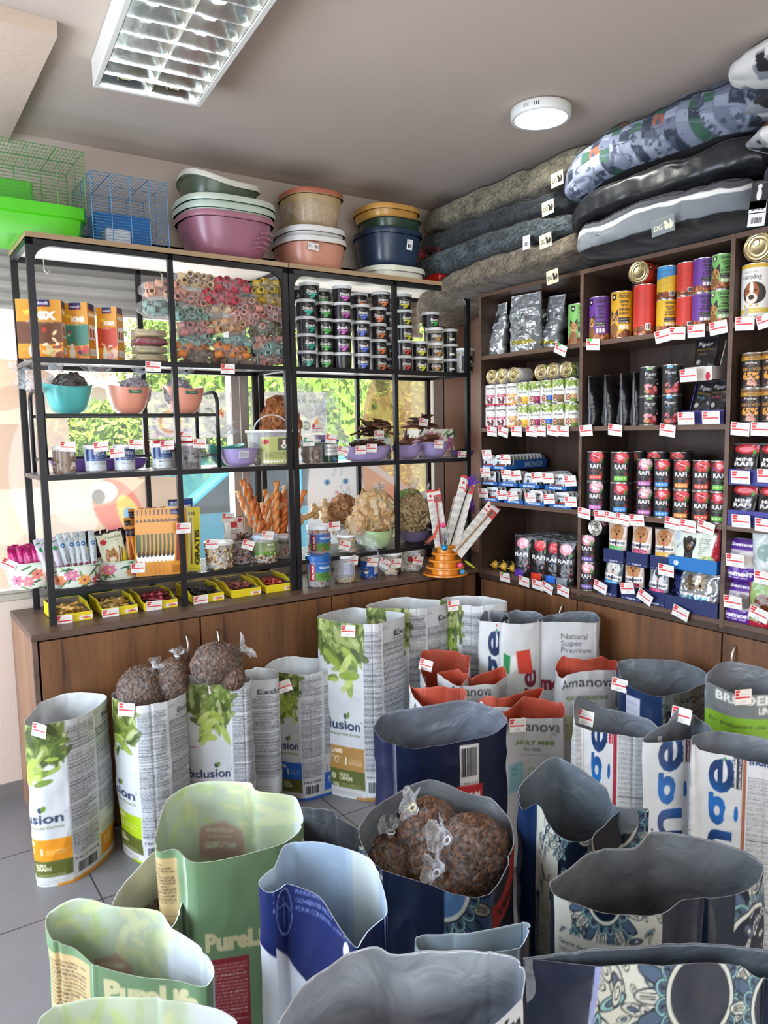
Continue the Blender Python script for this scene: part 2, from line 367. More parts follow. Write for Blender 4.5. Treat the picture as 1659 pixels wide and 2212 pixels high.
# ================================================================== setting
YR,YC,XS=-.4046,-.5107,-.0093
A0,A1,A2,A3=-2.1614,-1.6088,-1.0514,-.4632
ZT,Z1,Z2,Z3,ZC=2.368,1.9051,1.4488,.9918,.8512
B1,B2=-1.204,-1.9214
W1,W2,W3,WB=1.9805,1.6043,1.2193,.8458
CEIL=2.86
def floor_mat():
    m=bpy.data.materials.new('grey_floor_tiles');m.use_nodes=True;n=m.node_tree;p=n.nodes['Principled BSDF'];p.inputs['Roughness'].default_value=.28
    tc=n.nodes.new('ShaderNodeTexCoord');b=n.nodes.new('ShaderNodeTexBrick');b.offset=0;b.inputs['Scale'].default_value=1
    b.inputs['Brick Width'].default_value=.488;b.inputs['Row Height'].default_value=.488;b.inputs['Mortar Size'].default_value=.0028
    b.inputs['Color1'].default_value=srgb('#77767a')+(1,);b.inputs['Color2'].default_value=srgb('#7c7b7e')+(1,);b.inputs['Mortar'].default_value=srgb('#3c3b3c')+(1,)
    n.links.new(tc.outputs['Object'],b.inputs['Vector'])
    nz=n.nodes.new('ShaderNodeTexNoise');nz.inputs['Scale'].default_value=6;nz.inputs['Detail'].default_value=5;n.links.new(tc.outputs['Object'],nz.inputs['Vector'])
    mr=n.nodes.new('ShaderNodeMapRange');mr.inputs['To Min'].default_value=.88;mr.inputs['To Max'].default_value=1.1;n.links.new(nz.outputs['Fac'],mr.inputs['Value'])
    mx=n.nodes.new('ShaderNodeMix');mx.data_type='RGBA';mx.blend_type='MULTIPLY';mx.inputs['Factor'].default_value=1
    n.links.new(b.outputs['Color'],mx.inputs['A']);n.links.new(mr.outputs[0],mx.inputs['B']);n.links.new(mx.outputs['Result'],p.inputs['Base Color'])
    r2=n.nodes.new('ShaderNodeMapRange');r2.inputs['To Min'].default_value=.2;r2.inputs['To Max'].default_value=.42;n.links.new(nz.outputs['Fac'],r2.inputs['Value']);n.links.new(r2.outputs[0],p.inputs['Roughness'])
    bp=n.nodes.new('ShaderNodeBump');bp.invert=True;bp.inputs['Distance'].default_value=.002;n.links.new(b.outputs['Fac'],bp.inputs['Height']);n.links.new(bp.outputs[0],p.inputs['Normal'])
    return m
fl=struct(boxo('floor',-2.5,-6.5,-.06,2.9,0,0,floor_mat()));fl.location=(-2.15,0,0)
wallm=mat('beige_wall_paint','#cdbcae',.8,var=.03,vs=3,bump=.15,bs=60)
pinkm=mat('pinkish_wall_paint','#cba893',.8,var=.03,vs=3,bump=.15,bs=60)
ceilm=mat('ceiling_paint','#c4b6aa',.85,var=.04,vs=2,bump=.12,bs=14)
soffm=mat('soffit_paint','#cbb7a6',.85,var=.03,vs=2,bump=.2,bs=25)
basem=mat('grey_baseboard_tile','#75706c',.35)
XL,XR,YF=-4.65,.34,-6.2
struct(boxo('ceiling',XL,YF,CEIL,XR+.1,.2,CEIL+.1,ceilm))
# back wall: below the window, right of the window and above it
mb=MB();mb.box(XL,0,0,.165,.18,.895);mb.box(.165,0,0,XR,.18,CEIL);mb.box(XL,0,2.46,.165,.18,CEIL)
wb_=mb.build('wall_back',[wallm,pinkm]);struct(wb_);wb_.data.materials.append(ceilm)
for pl in wb_.data.polygons:
    if pl.center.x > .1 and pl.center.z > .1:pl.material_index=1
    elif pl.center.z > 2.4:pl.material_index=2
struct(boxo('wall_right',XR,YF,0,XR+.1,.18,CEIL,pinkm))
mb=MB();mb.box(XL-.1,YF,0,XL,-3.0,CEIL);mb.box(XL-.1,-.25,0,XL,.18,CEIL);mb.box(XL-.1,-3.0,2.45,XL,-.25,CEIL);struct(mb.build('wall_left',wallm))
mb=MB();mb.box(XL,YF-.1,0,-4.3,YF,CEIL);mb.box(-.9,YF-.1,0,XR,YF,CEIL);mb.box(-4.3,YF-.1,0,-.9,YF,.6);mb.box(-4.3,YF-.1,2.7,-.9,YF,CEIL);struct(mb.build('wall_front',wallm))
struct(boxo('baseboard_back',XL,-.012,0,.165,0,.085,basem))
# dropped soffit along the window side of the ceiling at the left
struct(boxo('trim_1',XL,-1.0,CEIL-.045,-2.135,0,CEIL,soffm))
# ------- window
alum=mat('aluminium_frame','#b9b5ae',.35,.6);alud=mat('dark_aluminium','#6f6a66',.4,.5)
mb=MB()
mb.box(XL,-.004,.893,.175,.075,.925);mb.box(XL,-.012,.925,.175,.02,.94)
mb.box(XL,.0,2.44,.175,.07,2.48)
for x0,x1 in ((-1.19,-1.095),(.09,.175),(-3.4,-3.3)):mb.box(x0,.0,.92,x1,.07,2.45)
mb.box(-1.148,-.006,.92,-1.138,.0,2.45)
w1=struct(mb.build('window_1',alum,bevel=.003))
gl=mat('window_glass','#f2f8f8',.02,alpha=.08)
MB().box(XL,.03,.925,.12,.036,2.445).build('pane',gl,w1)
hm=MB();hm.box(-1.098,-.02,1.0,-1.08,0,1.045);hm.box(-1.096,-.03,1.02,-1.04,-.018,1.03)
hm.build('window_handle',WHITEP,w1)
# exterior roller shutter, part lowered
rm=MB();n=11
for i in range(7):
    z0=2.185+i*.052;prof=[(.0,0),(.018,.012),(.024,.026),(.018,.042),(.0,.052)]
    P=[[(x,.20+a,z0+b) for x in (XL,.16)] for a,b in prof];rm.grid(P)
rm.box(XL,.19,2.165,.16,.225,2.19)
sh=rm.build('roller_shutter',mat('shutter_grey_metal','#a9a39c',.45,.4),None,True);tag(sh,'corrugated grey roller shutter half lowered outside the shop window','roller shutter')

# ================================================================== louvre lamp and round lamp
def louvre():
    zb=CEIL-.09;c1=at_z(213,187,zb);c2=at_z(425,228,zb);w=.33;L=1.26
    ax=(c2-c1)[:2];ax /= np.linalg.norm(ax);ang=math.atan2(ax[1],ax[0])
    t=thing('louvre_ceiling_lamp','rectangular ceiling lamp with mirrored louvre cells and white housing','ceiling lamp',((c1[0]+c2[0])/2,(c1[1]+c2[1])/2,zb),ang)
    hs=MB();h=.09
    for a in ((-w/2-.018,0,0,-w/2,-L,h),(w/2,0,0,w/2+.018,-L,h),(-w/2-.018,0,0,w/2+.018,.012,h),(-w/2-.018,-L-.012,0,w/2+.018,-L,h)):
        hs.box(min(a[0],a[3]),min(a[1],a[4]),a[2],max(a[0],a[3]),max(a[1],a[4]),a[5])
    hs.box(-w/2-.018,-L,h-.006,w/2+.018,0,h)
    hs.build('housing',mat('lamp_white_enamel','#d9d9d2',.35),t,bevel=.002)
    mir=mat('mirror_louvre','#dfe6e6',.12,1.0,bump=.2,bs=7)
    lv=MB();N=13
    for k in (-1,0,1):                                 # parabolic side reflectors
        x=k*w/2*.985
        for s in ((1,) if k == -1 else (-1,) if k == 1 else (-1,1)):
            P=[[(x+s*.05*(q/5)**2,yy,.004+.07*(q/5)) for yy in (-L,0)] for q in range(6)];lv.grid(P)
    for i in range(N+1):                                 # cross blades, V shaped
        y=-i*L/N
        lv.add([(-w/2,y,.003),(w/2,y,.003),(w/2,y-.012,.05),(-w/2,y-.012,.05),(w/2,y+.012,.05),(-w/2,y+.012,.05)],[(0,1,2,3),(0,1,4,5)])
    lv.build('louvre',mir,t,'auto')
    tb=MB()
    for x in (-w/4,w/4):tb.lathe([(.013,-L+.06),(.013,-.06)],12,M=Matrix.Translation((x,0,.055)) @ Matrix.Rotation(-PI/2,4,'X'))
    tb.build('fluorescent_tube',mat('tube_glow','#ffffff',.5,emit='#f1fbff',es=9),t,True)
    hb=MB()
    for x in (-w/4,w/4):
        for y in (-.035,-L+.035):hb.box(x-.016,y-.014,.03,x+.016,y+.014,.08)
    hb.build('lamp_holder',mat('holder_cream','#dfe3b4',.5),t)
louvre()
def round_lamp():
    c=at_z(1168,258,CEIL-.045)
    t=thing('round_ceiling_lamp','round white surface mounted ceiling lamp, lit','ceiling lamp',(c[0],c[1],CEIL-.045),2.2)
    MB().lathe([(.102,.0),(.114,-.002),(.118,.004),(.118,.036),(.112,.04),(0,.04)],64).build('housing',mat('lamp_ring_white','#e4e6e2',.4),t,True)
    MB().lathe([(0,-.004),(.06,-.003),(.103,.001)],64).build('diffuser',mat('lamp_diffuser','#ffffff',.6,emit='#fdfdf4',es=9),t,True)
    mb=MB()
    for k in (-3,-2,-1,2,3,4):a=-PI/2+k*.07-2.2-1.15;mb.box(.1165,-.0015,.012,.1188,.0015,.026,M=Matrix.Rotation(a,4,'Z'))
    mb.build('vent_slot',BLACKM,t)
    MB().lathe([(.09,.0),(.088,.006),(0,.006)],24,M=Matrix.Translation((.012,-.02,.04)),).build('mount_plate',mat('mount_cream','#d9dcc4',.6),t)
    l=bpy.data.lights.new('round_lamp_light','AREA');l.shape='DISK';l.size=.2;l.energy=6;l.color=(1,.98,.92)
    o=bpy.data.objects.new('round_lamp_light',l);COL.objects.link(o);o.location=(c[0],c[1],CEIL-.055)
round_lamp()

# ================================================================== left cabinets under the rack
WD=wood('walnut_door','#3f271b','#7d5535');WE=wood('walnut_edge_dark','#46342b','#6b5446','X');WSD=wood('walnut_side','#5e3f30','#9a7358')
WEY=wood('walnut_shelf_edge','#46342b','#705748','Y');WIN=wood('walnut_inside','#2b1f19','#49362b','Z')
def handle(parent,x,z0,z1,y,face='y'):
    pts=[]
    for i in range(11):
        t=i/10;zz=z0+(z1-z0)*t;d=.028*math.sin(PI*min(1,max(0,t)))**.6 if 0 < t < 1 else 0
        pts.append((x,y-d,zz) if face == 'y' else (y-d,x,zz))
    MB().tube(pts,.0045,8).build('handle',SILVER,parent,True)
def cabinet(x0,x1,doors,label,first=False,last=False):
    t=thing('base_cabinet',label,'cabinet',(x0,0,0));w=x1-x0
    MB().box(0,YC+.02,.0,.018,-.005,ZC-.026).box(w-.018,YC+.02,0,w,-.005,ZC-.026).box(.018,YC+.02,.06,w-.018,-.01,.078).box(.018,-.02,.07,w-.018,-.01,ZC-.03).box(.018,YC+.05,0,w-.018,YC+.07,.06).build('body',WSD,t)
    if first:MB().box(0,YC,0,.018,YC+.02,ZC-.026).build('edge_strip',WE,t)
    for d0,d1,hx in doors:
        d=MB().box(d0-x0+.002,YC-.001,.015,d1-x0-.002,YC+.017,ZC-.032).build('door',WD,t,bevel=.001)
        if hx is not None:handle(d,hx-x0,.64,.757,YC)
    return t
cabinet(-2.248,-1.586,[(-2.224,-1.588,-1.653)],'walnut base cabinet at the left end with one door and free side panel',True)
cabinet(-1.586,-.934,[(-1.584,-.936,-1.516)],'walnut base cabinet behind the white sacks, handle at its left edge')
cabinet(-.934,-.025,[(-.932,-.03,None)],'walnut base cabinet in the corner beneath the orange toy tower')
ct=boxo('countertop',-2.25,YC-.002,ZC-.026,XR-.01,-.002,ZC,WE,None,.0015);tag(ct,'long walnut countertop under the black metal racks','countertop')

# ================================================================== black metal racks
BRD=wood('oak_top_board','#8d7455','#a98f6c','X',2)
UND=mat('window_lit_underside','#efe7dc',.5)  # window light under the wooden top board, put into a paler colour
def rack(xa,xb,xm,label,left=True):
    t=thing('metal_rack',label,'shelf rack',(xa,YR,ZC));w=xb-xa;D=-YR-.03;H=ZT-ZC;p=.026
    po=MB().box(0,0,0,p,.02,H-.02)
    o=po.build('post',BLACKM,t)
    for x,y in ((w-p,0),(0,D-.02),(w-p,D-.02)):q=share('post',o,t);q.location=(x,y,0)
    mid=MB().box(-.011,0,0,.011,.02,H-.02).build('upright',BLACKM,t);mid.location=(xm-xa,0,0)
    m2=share('upright',mid,t);m2.location=(w*.955*.5 if left else w*.54,D-.02,0)
    # top frame with rounded corner gussets
    fr=MB();fr.box(0,0,H-.045,w,.02,H-.02);fr.box(0,D-.02,H-.045,w,D,H-.02);fr.box(0,.02,H-.045,.02,D-.02,H-.02);fr.box(w-.02,.02,H-.045,w,D-.02,H-.02)
    for sx,x in ((1,p),(-1,w-p)):
        R0=.07;arc=[(x+sx*R0*(1-math.cos(a)),H-.045-R0*(1-math.sin(a))) for a in [i*PI/16 for i in range(9)]]
        fr.prism([(x,H-.044)]+arc,.002,.018)
    fr.build('top_frame',BLACKM,t)
    MB().box(-.0005,-.006,H-.02,w+.0005,D+.01,H,0).box(.0,0,H-.024,w,D,H-.0195,1).build('top_board',[BRD,UND],t)
    tray=mat('perforated_shelf','#c9c5c0',.35,.7)
    for z in (Z1,Z2,Z3):
        zz=z-ZC;s=MB();s.box(0,-.001,zz-.022,w,.019,zz-.001);s.box(0,D-.02,zz-.022,w,D,zz-.001);s.box(0,.019,zz-.02,.014,D-.02,zz-.001);s.box(w-.014,.019,zz-.02,w,D-.02,zz-.001)
        sf=s.build('shelf_frame',BLACKM,t)
        g=MB();nb=int(w/.012)
        for i in range(nb):x=.014+(w-.028)*i/nb;g.box(x,.019,zz-.004,x+.006,D-.02,zz-.001)
        for y in (.1,.2,.28):g.box(.014,y,zz-.006,w-.014,y+.006,zz-.0015)
        g.build('grate',tray if z > Z3 else BLACKM,sf)
    if left:
        for x,y,z in ((.12,D-.028,H-.075),(.62,D-.028,H-.08)):
            hk=MB().tube([(x,y,z+.05),(x,y-.03,z+.04),(x,y-.03,z),(x+.012,y-.03,z-.012),(x+.02,y-.03,z)],.0025,5);hk.build('wall_bracket',SILVER,t,True)
    return t
rack(A0,-1.064,A1,'black metal rack at the left holding treat boxes, basins and stick packs')
rack(-1.058,.03,A3,'black metal rack at the right holding dark treat tubs and lilac bowls',False)
# arched shelf insert
def insert():
    t=thing('arched_shelf_stand','low black arched stand on the middle shelf carrying three basins','shelf stand',(-2.13,-.36,Z2));w=.72;h=.335;d=.26
    def arch(y):
        pts=[(0,y,0),(0,y,h-.06)]+[(.06*(1-math.cos(a)),y,h-.06+.06*math.sin(a)) for a in [i*PI/12 for i in range(1,7)]]
        return pts
    for x in (0,w):
        pts=[(x,0,0),(x,0,h-.05)]+[(x,.05*(1-math.cos(a)),h-.05+.05*math.sin(a)) for a in [i*PI/12 for i in range(1,7)]]
        pts += [(x,d-.05+.05*math.sin(a),h-.05+.05*math.cos(a)) for a in [i*PI/12 for i in range(0,7)]]+[(x,d,0)]
        MB().tube(pts,.009,8).build('side_arch',BLACKM,t,True)
    s=MB();s.box(0,-.004,.228,w,.004,.240);s.box(0,d-.004,.228,w,d+.004,.24)
    for i in range(30):s.box(.01+i*w/30,0,.238,.014+i*w/30,d,.2405)
    s.build('shelf',BLACKM,t)
    s=MB();s.box(0,d-.004,.05,w,d+.004,.062);s.box(0,0,.05,.006,d,.06);s.box(w-.006,0,.05,w,d,.06);s.build('rail',BLACKM,t)
insert()

# ================================================================== right-hand shelving (three bays)
TH=.018
def bay(y0,y1,label,doors,last=False,top=2.30,w1=W1,w2=W2,w3=W3):
    t=thing('shelving_unit',label,'shelving unit',(XS,y0,0));L=y0-y1;D=.34
    sides=MB();sides.box(0,-TH,WB-.03,D,0,top)
    sides.build('side_panel',WIN,t);MB().box(-.0008,-TH,WB-.03,.0008,-.0002,top).build('edge_band',WEY,t)
    for z in (w1,w2,w3,WB):
        MB().box(.001,-L+.0005,z-TH-.002,D-.01,-TH,z).build('shelf',WEY,t)
    MB().box(D-.008,-L+.001,WB-.05,D-.001,0,top).build('back_panel',WIN,t)
    MB().box(0,-L+.001,top-.018,D,-TH,top).build('top_panel',WEY,t)
    lo=MB();lo.box(.02,-TH,0,D,0,WB-.048);lo.box(.02,-L+.001,.06,D,-TH,.078);lo.box(.06,-L+.001,0,.08,-TH,.06);lo.box(0,-L+.001,WB-.048,D,0,WB-.02);lo.build('base',WIN,t)
    for a,b,hy in doors:
        d=MB().box(-.001,b-y0+.003,.015,.017,a-y0-.002,WB-.052).build('door',WD,t,bevel=.001)
        if hy is not None:handle(d,hy-y0,.645,.76,0,'x')
    return t
bay(YC-.009,B1,'walnut shelving bay in the corner with can stacks and blue tray boxes',[(YC-.02,B1,-1.12)])
bay(B1,B2,'walnut shelving bay in the middle with colourful cans and pouches',[(B1-.004,-1.936,None)])
bay(B2,-2.85,'walnut shelving bay at the right edge of the view',[(-1.938,-2.85,-1.994)])
# ================================================================== builders of goods
CAN={}
def cylinder_print(name,r,h,cv,parent,m=PAPER,px=.0016,z0=0,taper=0,rz=0,sq=0):
    nu=max(24,int(2*PI*r/px));nv=max(4,int(h/px));U,Vv=np.meshgrid(np.linspace(0,1,nu+1),np.linspace(0,1,nv+1))
    a=-PI/2+(U-.5)*2*PI;rr=r*(1+taper*(Vv-.5))
    if sq:rr=rr*(np.abs(np.cos(a))**sq+np.abs(np.sin(a))**sq)**(-1/sq)
    P=np.stack([rr*np.cos(a),rr*np.sin(a),z0+Vv*h],-1);return sheet(name,P,cv.at(U*cv.w,Vv*cv.h),m,parent)
def can(key,r,h,art,label,loc,rz=-PI/2,group=None,cat='can',gold=False,rot=None):
    M_=GOLD if gold else SILVER
    if key in CAN:return dup(CAN[key],label,loc,rz,group,rot)
    t=thing('food_can',label,cat,loc,rz,group,rot)
    cv=Cv(2*PI*r,h-.008,.0014);art(cv,PI*r,h-.008);cylinder_print('body',r-.0008,h-.008,cv,t,PAPER,.0014,.004)
    MB().lathe([(r-.001,.0035),(r,.002),(r,0),(r-.003,-.0),(r-.004,.003),(0,.003)],40).build('base_rim',M_,t,True)
    l=MB().lathe([(r-.001,h-.0045),(r,h-.003),(r,h),(r-.002,h),(r-.004,h-.004),(r*.8,h-.0035),(r*.76,h-.0025),(r*.72,h-.0035),(r*.55,h-.0035),(r*.5,h-.0025),(r*.46,h-.0035),(0,h-.0035)],40).build('lid',M_,t,True)
    pts=[(r*.22*math.cos(a),-r*.38+r*.3*math.sin(a),h-.0015) for a in [i*PI/6 for i in range(12)]]
    MB().tube(pts,.0013,5,closed=True).build('pull_ring',M_,l,True)
    CAN[key]=t;return t
def pouch(key,w,h,d,art,label,loc,rz=-PI/2,group=None,cat='pouch',m=GLOSS,px=.002,crink=.003,rot=None,name='food_pouch',topw=1.0,round_=False):
    if key in CAN:return dup(CAN[key],label,loc,rz,group,rot)
    t=thing(name,label,cat,loc,rz,group,rot)
    nu=int(2*w/px)//2*2+1;nv=max(6,int(h/px)+1);U,Vv=np.meshgrid(np.linspace(0,2,nu),np.linspace(0,1,nv))
    front=U <= 1;s=np.where(front,U,2-U)                 # 0..1 left to right
    prof=np.clip(np.minimum(1,(1-Vv)/.75),0,1)**.8*(1-np.exp(-(Vv*h+.004)/.012)*.25)
    th=d/2*prof*np.clip(1-np.abs(2*s-1)**3,0,1)**.6+.0012
    X=(s-.5)*w*(1+(topw-1)*Vv)*(1+.04*(1-prof));Y=np.where(front,-th,th)
    P=np.stack([X,Y,Vv*h],-1);sd=len(CAN)
    P[...,1] += np.where(front,-1,1)*crink*fnoise(P,28,sd)*(.4+.6*np.minimum(1,prof+.3))
    P[...,0] += .3*crink*fnoise(P+3,20,sd)
    cv=Cv(2*w,h,px);art(cv,w,h);sheet('sack' if cat == 'sack' else 'wrapper',P,cv.at(U*w,Vv*h),m,t)
    MB().box(-w*topw/2-.001,-.0018,h-.004,w*topw/2+.001,.0018,h+.003).build('top_seal',mat('seal_'+key[:3],'#2b2b2e',.3) if not isinstance(m,str) and key[0] != 'w' else WHITEP,t)
    CAN[key]=t;return t
TRAYS={}
def carton(name,label,loc,rz,w,d,hb,hf,col,art=None,inner='#8d8578',group=None,slope=.35,key=None,cut=True):
    """open display carton: low cut front, sides sloping up to the back"""
    if key and key in TRAYS:return dup(TRAYS[key],label,loc,rz,group)
    t=thing(name,label,'carton',loc,rz,group);th=.003
    mo=mat('card_'+col,col,.5);mi=mat('card_in_'+inner,inner,.8)
    b=MB();poly=[(0,0),(d,0),(d,hb),(d*slope+d*.25,hb),(d*slope,hf),(0,hf)]
    for x0,x1,mm in ((-w/2,-w/2+th,0),(w/2-th,w/2,0)):
        n=len(poly);vs=[(x0,y,z) for y,z in poly]+[(x1,y,z) for y,z in poly]
        b.add(vs,[tuple(range(n)),tuple(reversed(range(n,2*n)))]+[(i,(i+1) % n,(i+1) % n+n,i+n) for i in range(n)],0)
    b.box(-w/2,d-th,0,w/2,d,hb,0);b.box(-w/2,0,0,w/2,d,th,1)
    b.box(-w/2+th,d-th-.001,th,w/2-th,d-th,hb-.002,1)
    for sx in (-1,1):b.box(sx*(w/2-th)-(.001 if sx > 0 else 0),th,th,sx*(w/2-th)+(0 if sx > 0 else .001),d-th,hf-.002,1)
    b.build('box',[mo,mi],t)
    cv=Cv(w,hf,.0016,col)
    if art:art(cv,w,hf)
    flat_print('front_flap',cv,w,hf,Matrix.Translation((0,-.0008,0)),PAPER,.0018,t,.003)
    if key:TRAYS[key]=t
    return t
# price tags ------------------------------------------------------------
TG={}
def price_tag(px,py,plane,v,label,w=.062,h=.042,tilt=0,dot=None,green=False,off=.006,face='x',group=None,rest=None,lean=.12):
    """card hanging on a shelf edge; plane/v give the edge it hangs on"""
    p=at_x(px,py,v-off) if plane == 'x' else at_y(px,py,v-off)
    rz=-PI/2 if plane == 'x' else 0
    k=(w,h,dot,green)
    M=Matrix.Translation(tuple(p)) @ Matrix.Rotation(rz,4,'Z') @ Matrix.Rotation(lean,4,'X') @ Matrix.Rotation(tilt,4,'Y')
    rot=M.to_euler()
    if k in TG:o=TG[k].copy();COL.objects.link(o)
    else:
        c='#1f8a55' if green else '#d8262c';cv=Cv(w,h,.0012,'#f3efe9');q=w/.062
        cv.rect(0,0,w,.0012,'#b9b3ac').rect(0,h-.0012,w,h,'#b9b3ac').rect(0,0,.0012,h,'#b9b3ac').rect(w-.0012,0,w,h,'#b9b3ac')
        cv.rect(.003*q,h*.80,.02*q,h*.93,c);cv.rect(.003*q,h*.60,.017*q,h*.76,c);cv.rect(.003*q,h*.42,w-.005*q,h*.52,c)
        for yy in (.84,.74,.66,.58):cv.line([(.024*q,h*yy),(w-.006*q,h*yy)],.001,'#b7b2ac')
        cv.text('2.50',w*.32,h*.12,h*.16,'#8b8f9a',rot=.05,al=.8)
        if dot:cv.ell(w*.3,h*.93,.010,.009,dot)
        nu,nv=int(w/.0016),int(h/.0016);X,Z=np.meshgrid(np.linspace(0,w,nu),np.linspace(0,h,nv))
        P=np.stack([X-w/2,-.0015*((X/w-.5)*2)**2,Z-h/2],-1);o=sheet('price_tag',P,cv.at(X,Z),PAPER,None,double=.0008);TG[k]=o
    o.location=tuple(p);o.rotation_euler=rot;tag(o,label,'price tag',group or 'price tags');return o
# bowls, basins, tubs ----------------------------------------------------
def bowl(name,label,cat,loc,rx,ry,h,col,rz=0,wall=.003,foot=.6,lip=.006,power=2,wave=0,group=None,rough=.35,rot=None,m=None,parent=None,bev=.45):
    t=thing(name,label,cat,loc,rz,group,rot);m=m or mat('plastic_'+col,col,rough,coat=.2)
    prof=[(0,0),(foot*.96,0),(foot,.02)]
    for i in range(1,9):q=i/8;prof.append((foot+(1-foot)*q**bev,q))
    prof += [(1+lip/rx,1.0),(1+lip/rx,1-.004/h*2),(1+lip/rx*.5,1-.004/h*2)][:1]+[(1+lip/rx,.995),(1+lip/rx,1.012),(1,1.014)]
    inn=[(max(0,r-wall/rx),max(z,wall/h)) for r,z in reversed(prof[:-4])]
    def se(x,y,z,a):
        k=(abs(math.cos(a))**power+abs(math.sin(a))**power)**(-1/power)
        return (x*k*rx,y*k*ry,z*h+(wave*math.cos(2*a)*(z**2) if wave else 0))
    MB().lathe(prof+inn,56,fn=se).build('shell',m,t,'auto')
    return t
BLOB={}
def lump(kind):
    """low-poly pieces of pet treats"""
    if kind in BLOB:return BLOB[kind]
    mb=MB()
    if kind == 'kibble':mb.lathe([(0,-.0028),(.0045,-.002),(.0058,0),(.0045,.002),(0,.0028)],7)
    elif kind == 'disc':mb.lathe([(0,-.004),(.012,-.0035),(.0145,0),(.012,.0035),(0,.004)],10)
    elif kind == 'pillow':mb.lathe([(0,-.005),(.014,-.004),(.0155,0),(.014,.004),(0,.005)],4)
    elif kind == 'ring':mb.lathe([(.006,-.006),(.0115,-.007),(.013,0),(.0115,.007),(.006,.006),(.006,-.006)],10)
    elif kind == 'bone':
        for s in (-1,1):
            for q in (-1,1):mb.lathe([(0,-.0045),(.005,-.003),(.0065,0),(.005,.003),(0,.0045)],7,M=Matrix.Translation((s*.011,q*.005,0)))
        mb.box(-.011,-.0045,-.0035,.011,.0045,.0035)
    elif kind == 'stick':mb.tube([(-.02,0,0),(-.007,.001,.001),(.007,-.001,0),(.02,.001,0)],.0035,6)
    elif kind == 'chunk':mb.add([(-.012,-.008,-.005),(.011,-.009,-.006),(.013,.008,-.004),(-.01,.01,-.005),(-.01,-.006,.005),(.009,-.007,.006),(.01,.006,.004),(-.008,.008,.006)],[(0,3,2,1),(4,5,6,7),(0,1,5,4),(1,2,6,5),(2,3,7,6),(3,0,4,7)])
    BLOB[kind]=(np.array(mb.v),mb.f);return BLOB[kind]
def scatter(name,kind,pts,nrm,mats,parent,size=1.0,flat=.5,stuff=True,core=None):
    """pieces laid over a surface, each turned its own way, in ONE mesh part (uncountable contents)"""
    v,f=lump(kind);mb=MB()
    for p,n in zip(pts,nrm):
        q=Vector(n).normalized().to_track_quat('Z','Y').to_matrix() @ Matrix.Rotation(R.random()*6.28,3,'Z') @ Matrix.Rotation(R.gauss(0,flat),3,'X')
        k=size*(.85+.3*R.random());w=(v*k) @ np.array(q).T+np.array(p);mb.add([tuple(x) for x in w],f,R.randrange(len(mats)))
    if core:mb.add(core[0],core[1],0)
    o=mb.build(name,mats,parent,kind in ('kibble','disc','stick','bone'))
    if stuff:o['kind']='stuff'
    return o
def ellipsoid_pts(n,a,b,c,low=-1.0,seed=0,bump=.12):
    pts=[];nr=[];ga=PI*(3-5**.5)
    for i in range(n):
        z=1-(i+.5)/n*(1-low);r=math.sqrt(max(0,1-z*z));th=ga*i+R.random()*.4;d=Vector((r*math.cos(th),r*math.sin(th),z))
        k=1+bump*mnoise.noise(d*2.2+Vector((seed*3.1,0,0)));pts.append((d.x*a*k,d.y*b*k,d.z*c*k));nr.append((d.x/a,d.y/b,d.z/c))
    return pts,nr
def blob(mb,a,b,c,n=18,seed=0,bump=.12,k=1.0,fine=0,low=-1,mi=0,cen=(0,0,0)):
    rows=[]
    for j in range(n+1):
        z=low+(1-low)*j/n;r=math.sqrt(max(0,1-z*z));row=[]
        for i in range(2*n):
            d=Vector((r*math.cos(PI*i/n),r*math.sin(PI*i/n),z));q=k*(1+bump*mnoise.noise(d*2.2+Vector((seed*3.1,0,0)))+(fine*mnoise.noise(d*9+Vector((0,seed,0))) if fine else 0))
            row.append((cen[0]+d.x*a*q,cen[1]+d.y*b*q,cen[2]+d.z*c*q))
        rows.append(row)
    return mb.grid(rows,mi,True)
def frill(mb,base,d,r0,L,n=22,seed=0,spread=.8):
    """gathered plastic above a knot: a crumpled fan"""
    d=Vector(d).normalized();u=d.orthogonal().normalized();w=d.cross(u);base=Vector(base);rows=[]
    for j in range(6):
        t=j/5;row=[]
        for i in range(n):
            a=2*PI*i/n;rr=r0*(.9+t*spread*7*(1+.5*math.sin(5*a+seed)+.5*R.random()));row.append(tuple(base+d*(L*t*(.8+.4*math.sin(3*a+seed)))+(u*math.cos(a)*1.0+w*math.sin(a)*.55)*rr))
        rows.append(row)
    return mb.grid(rows,0,True)
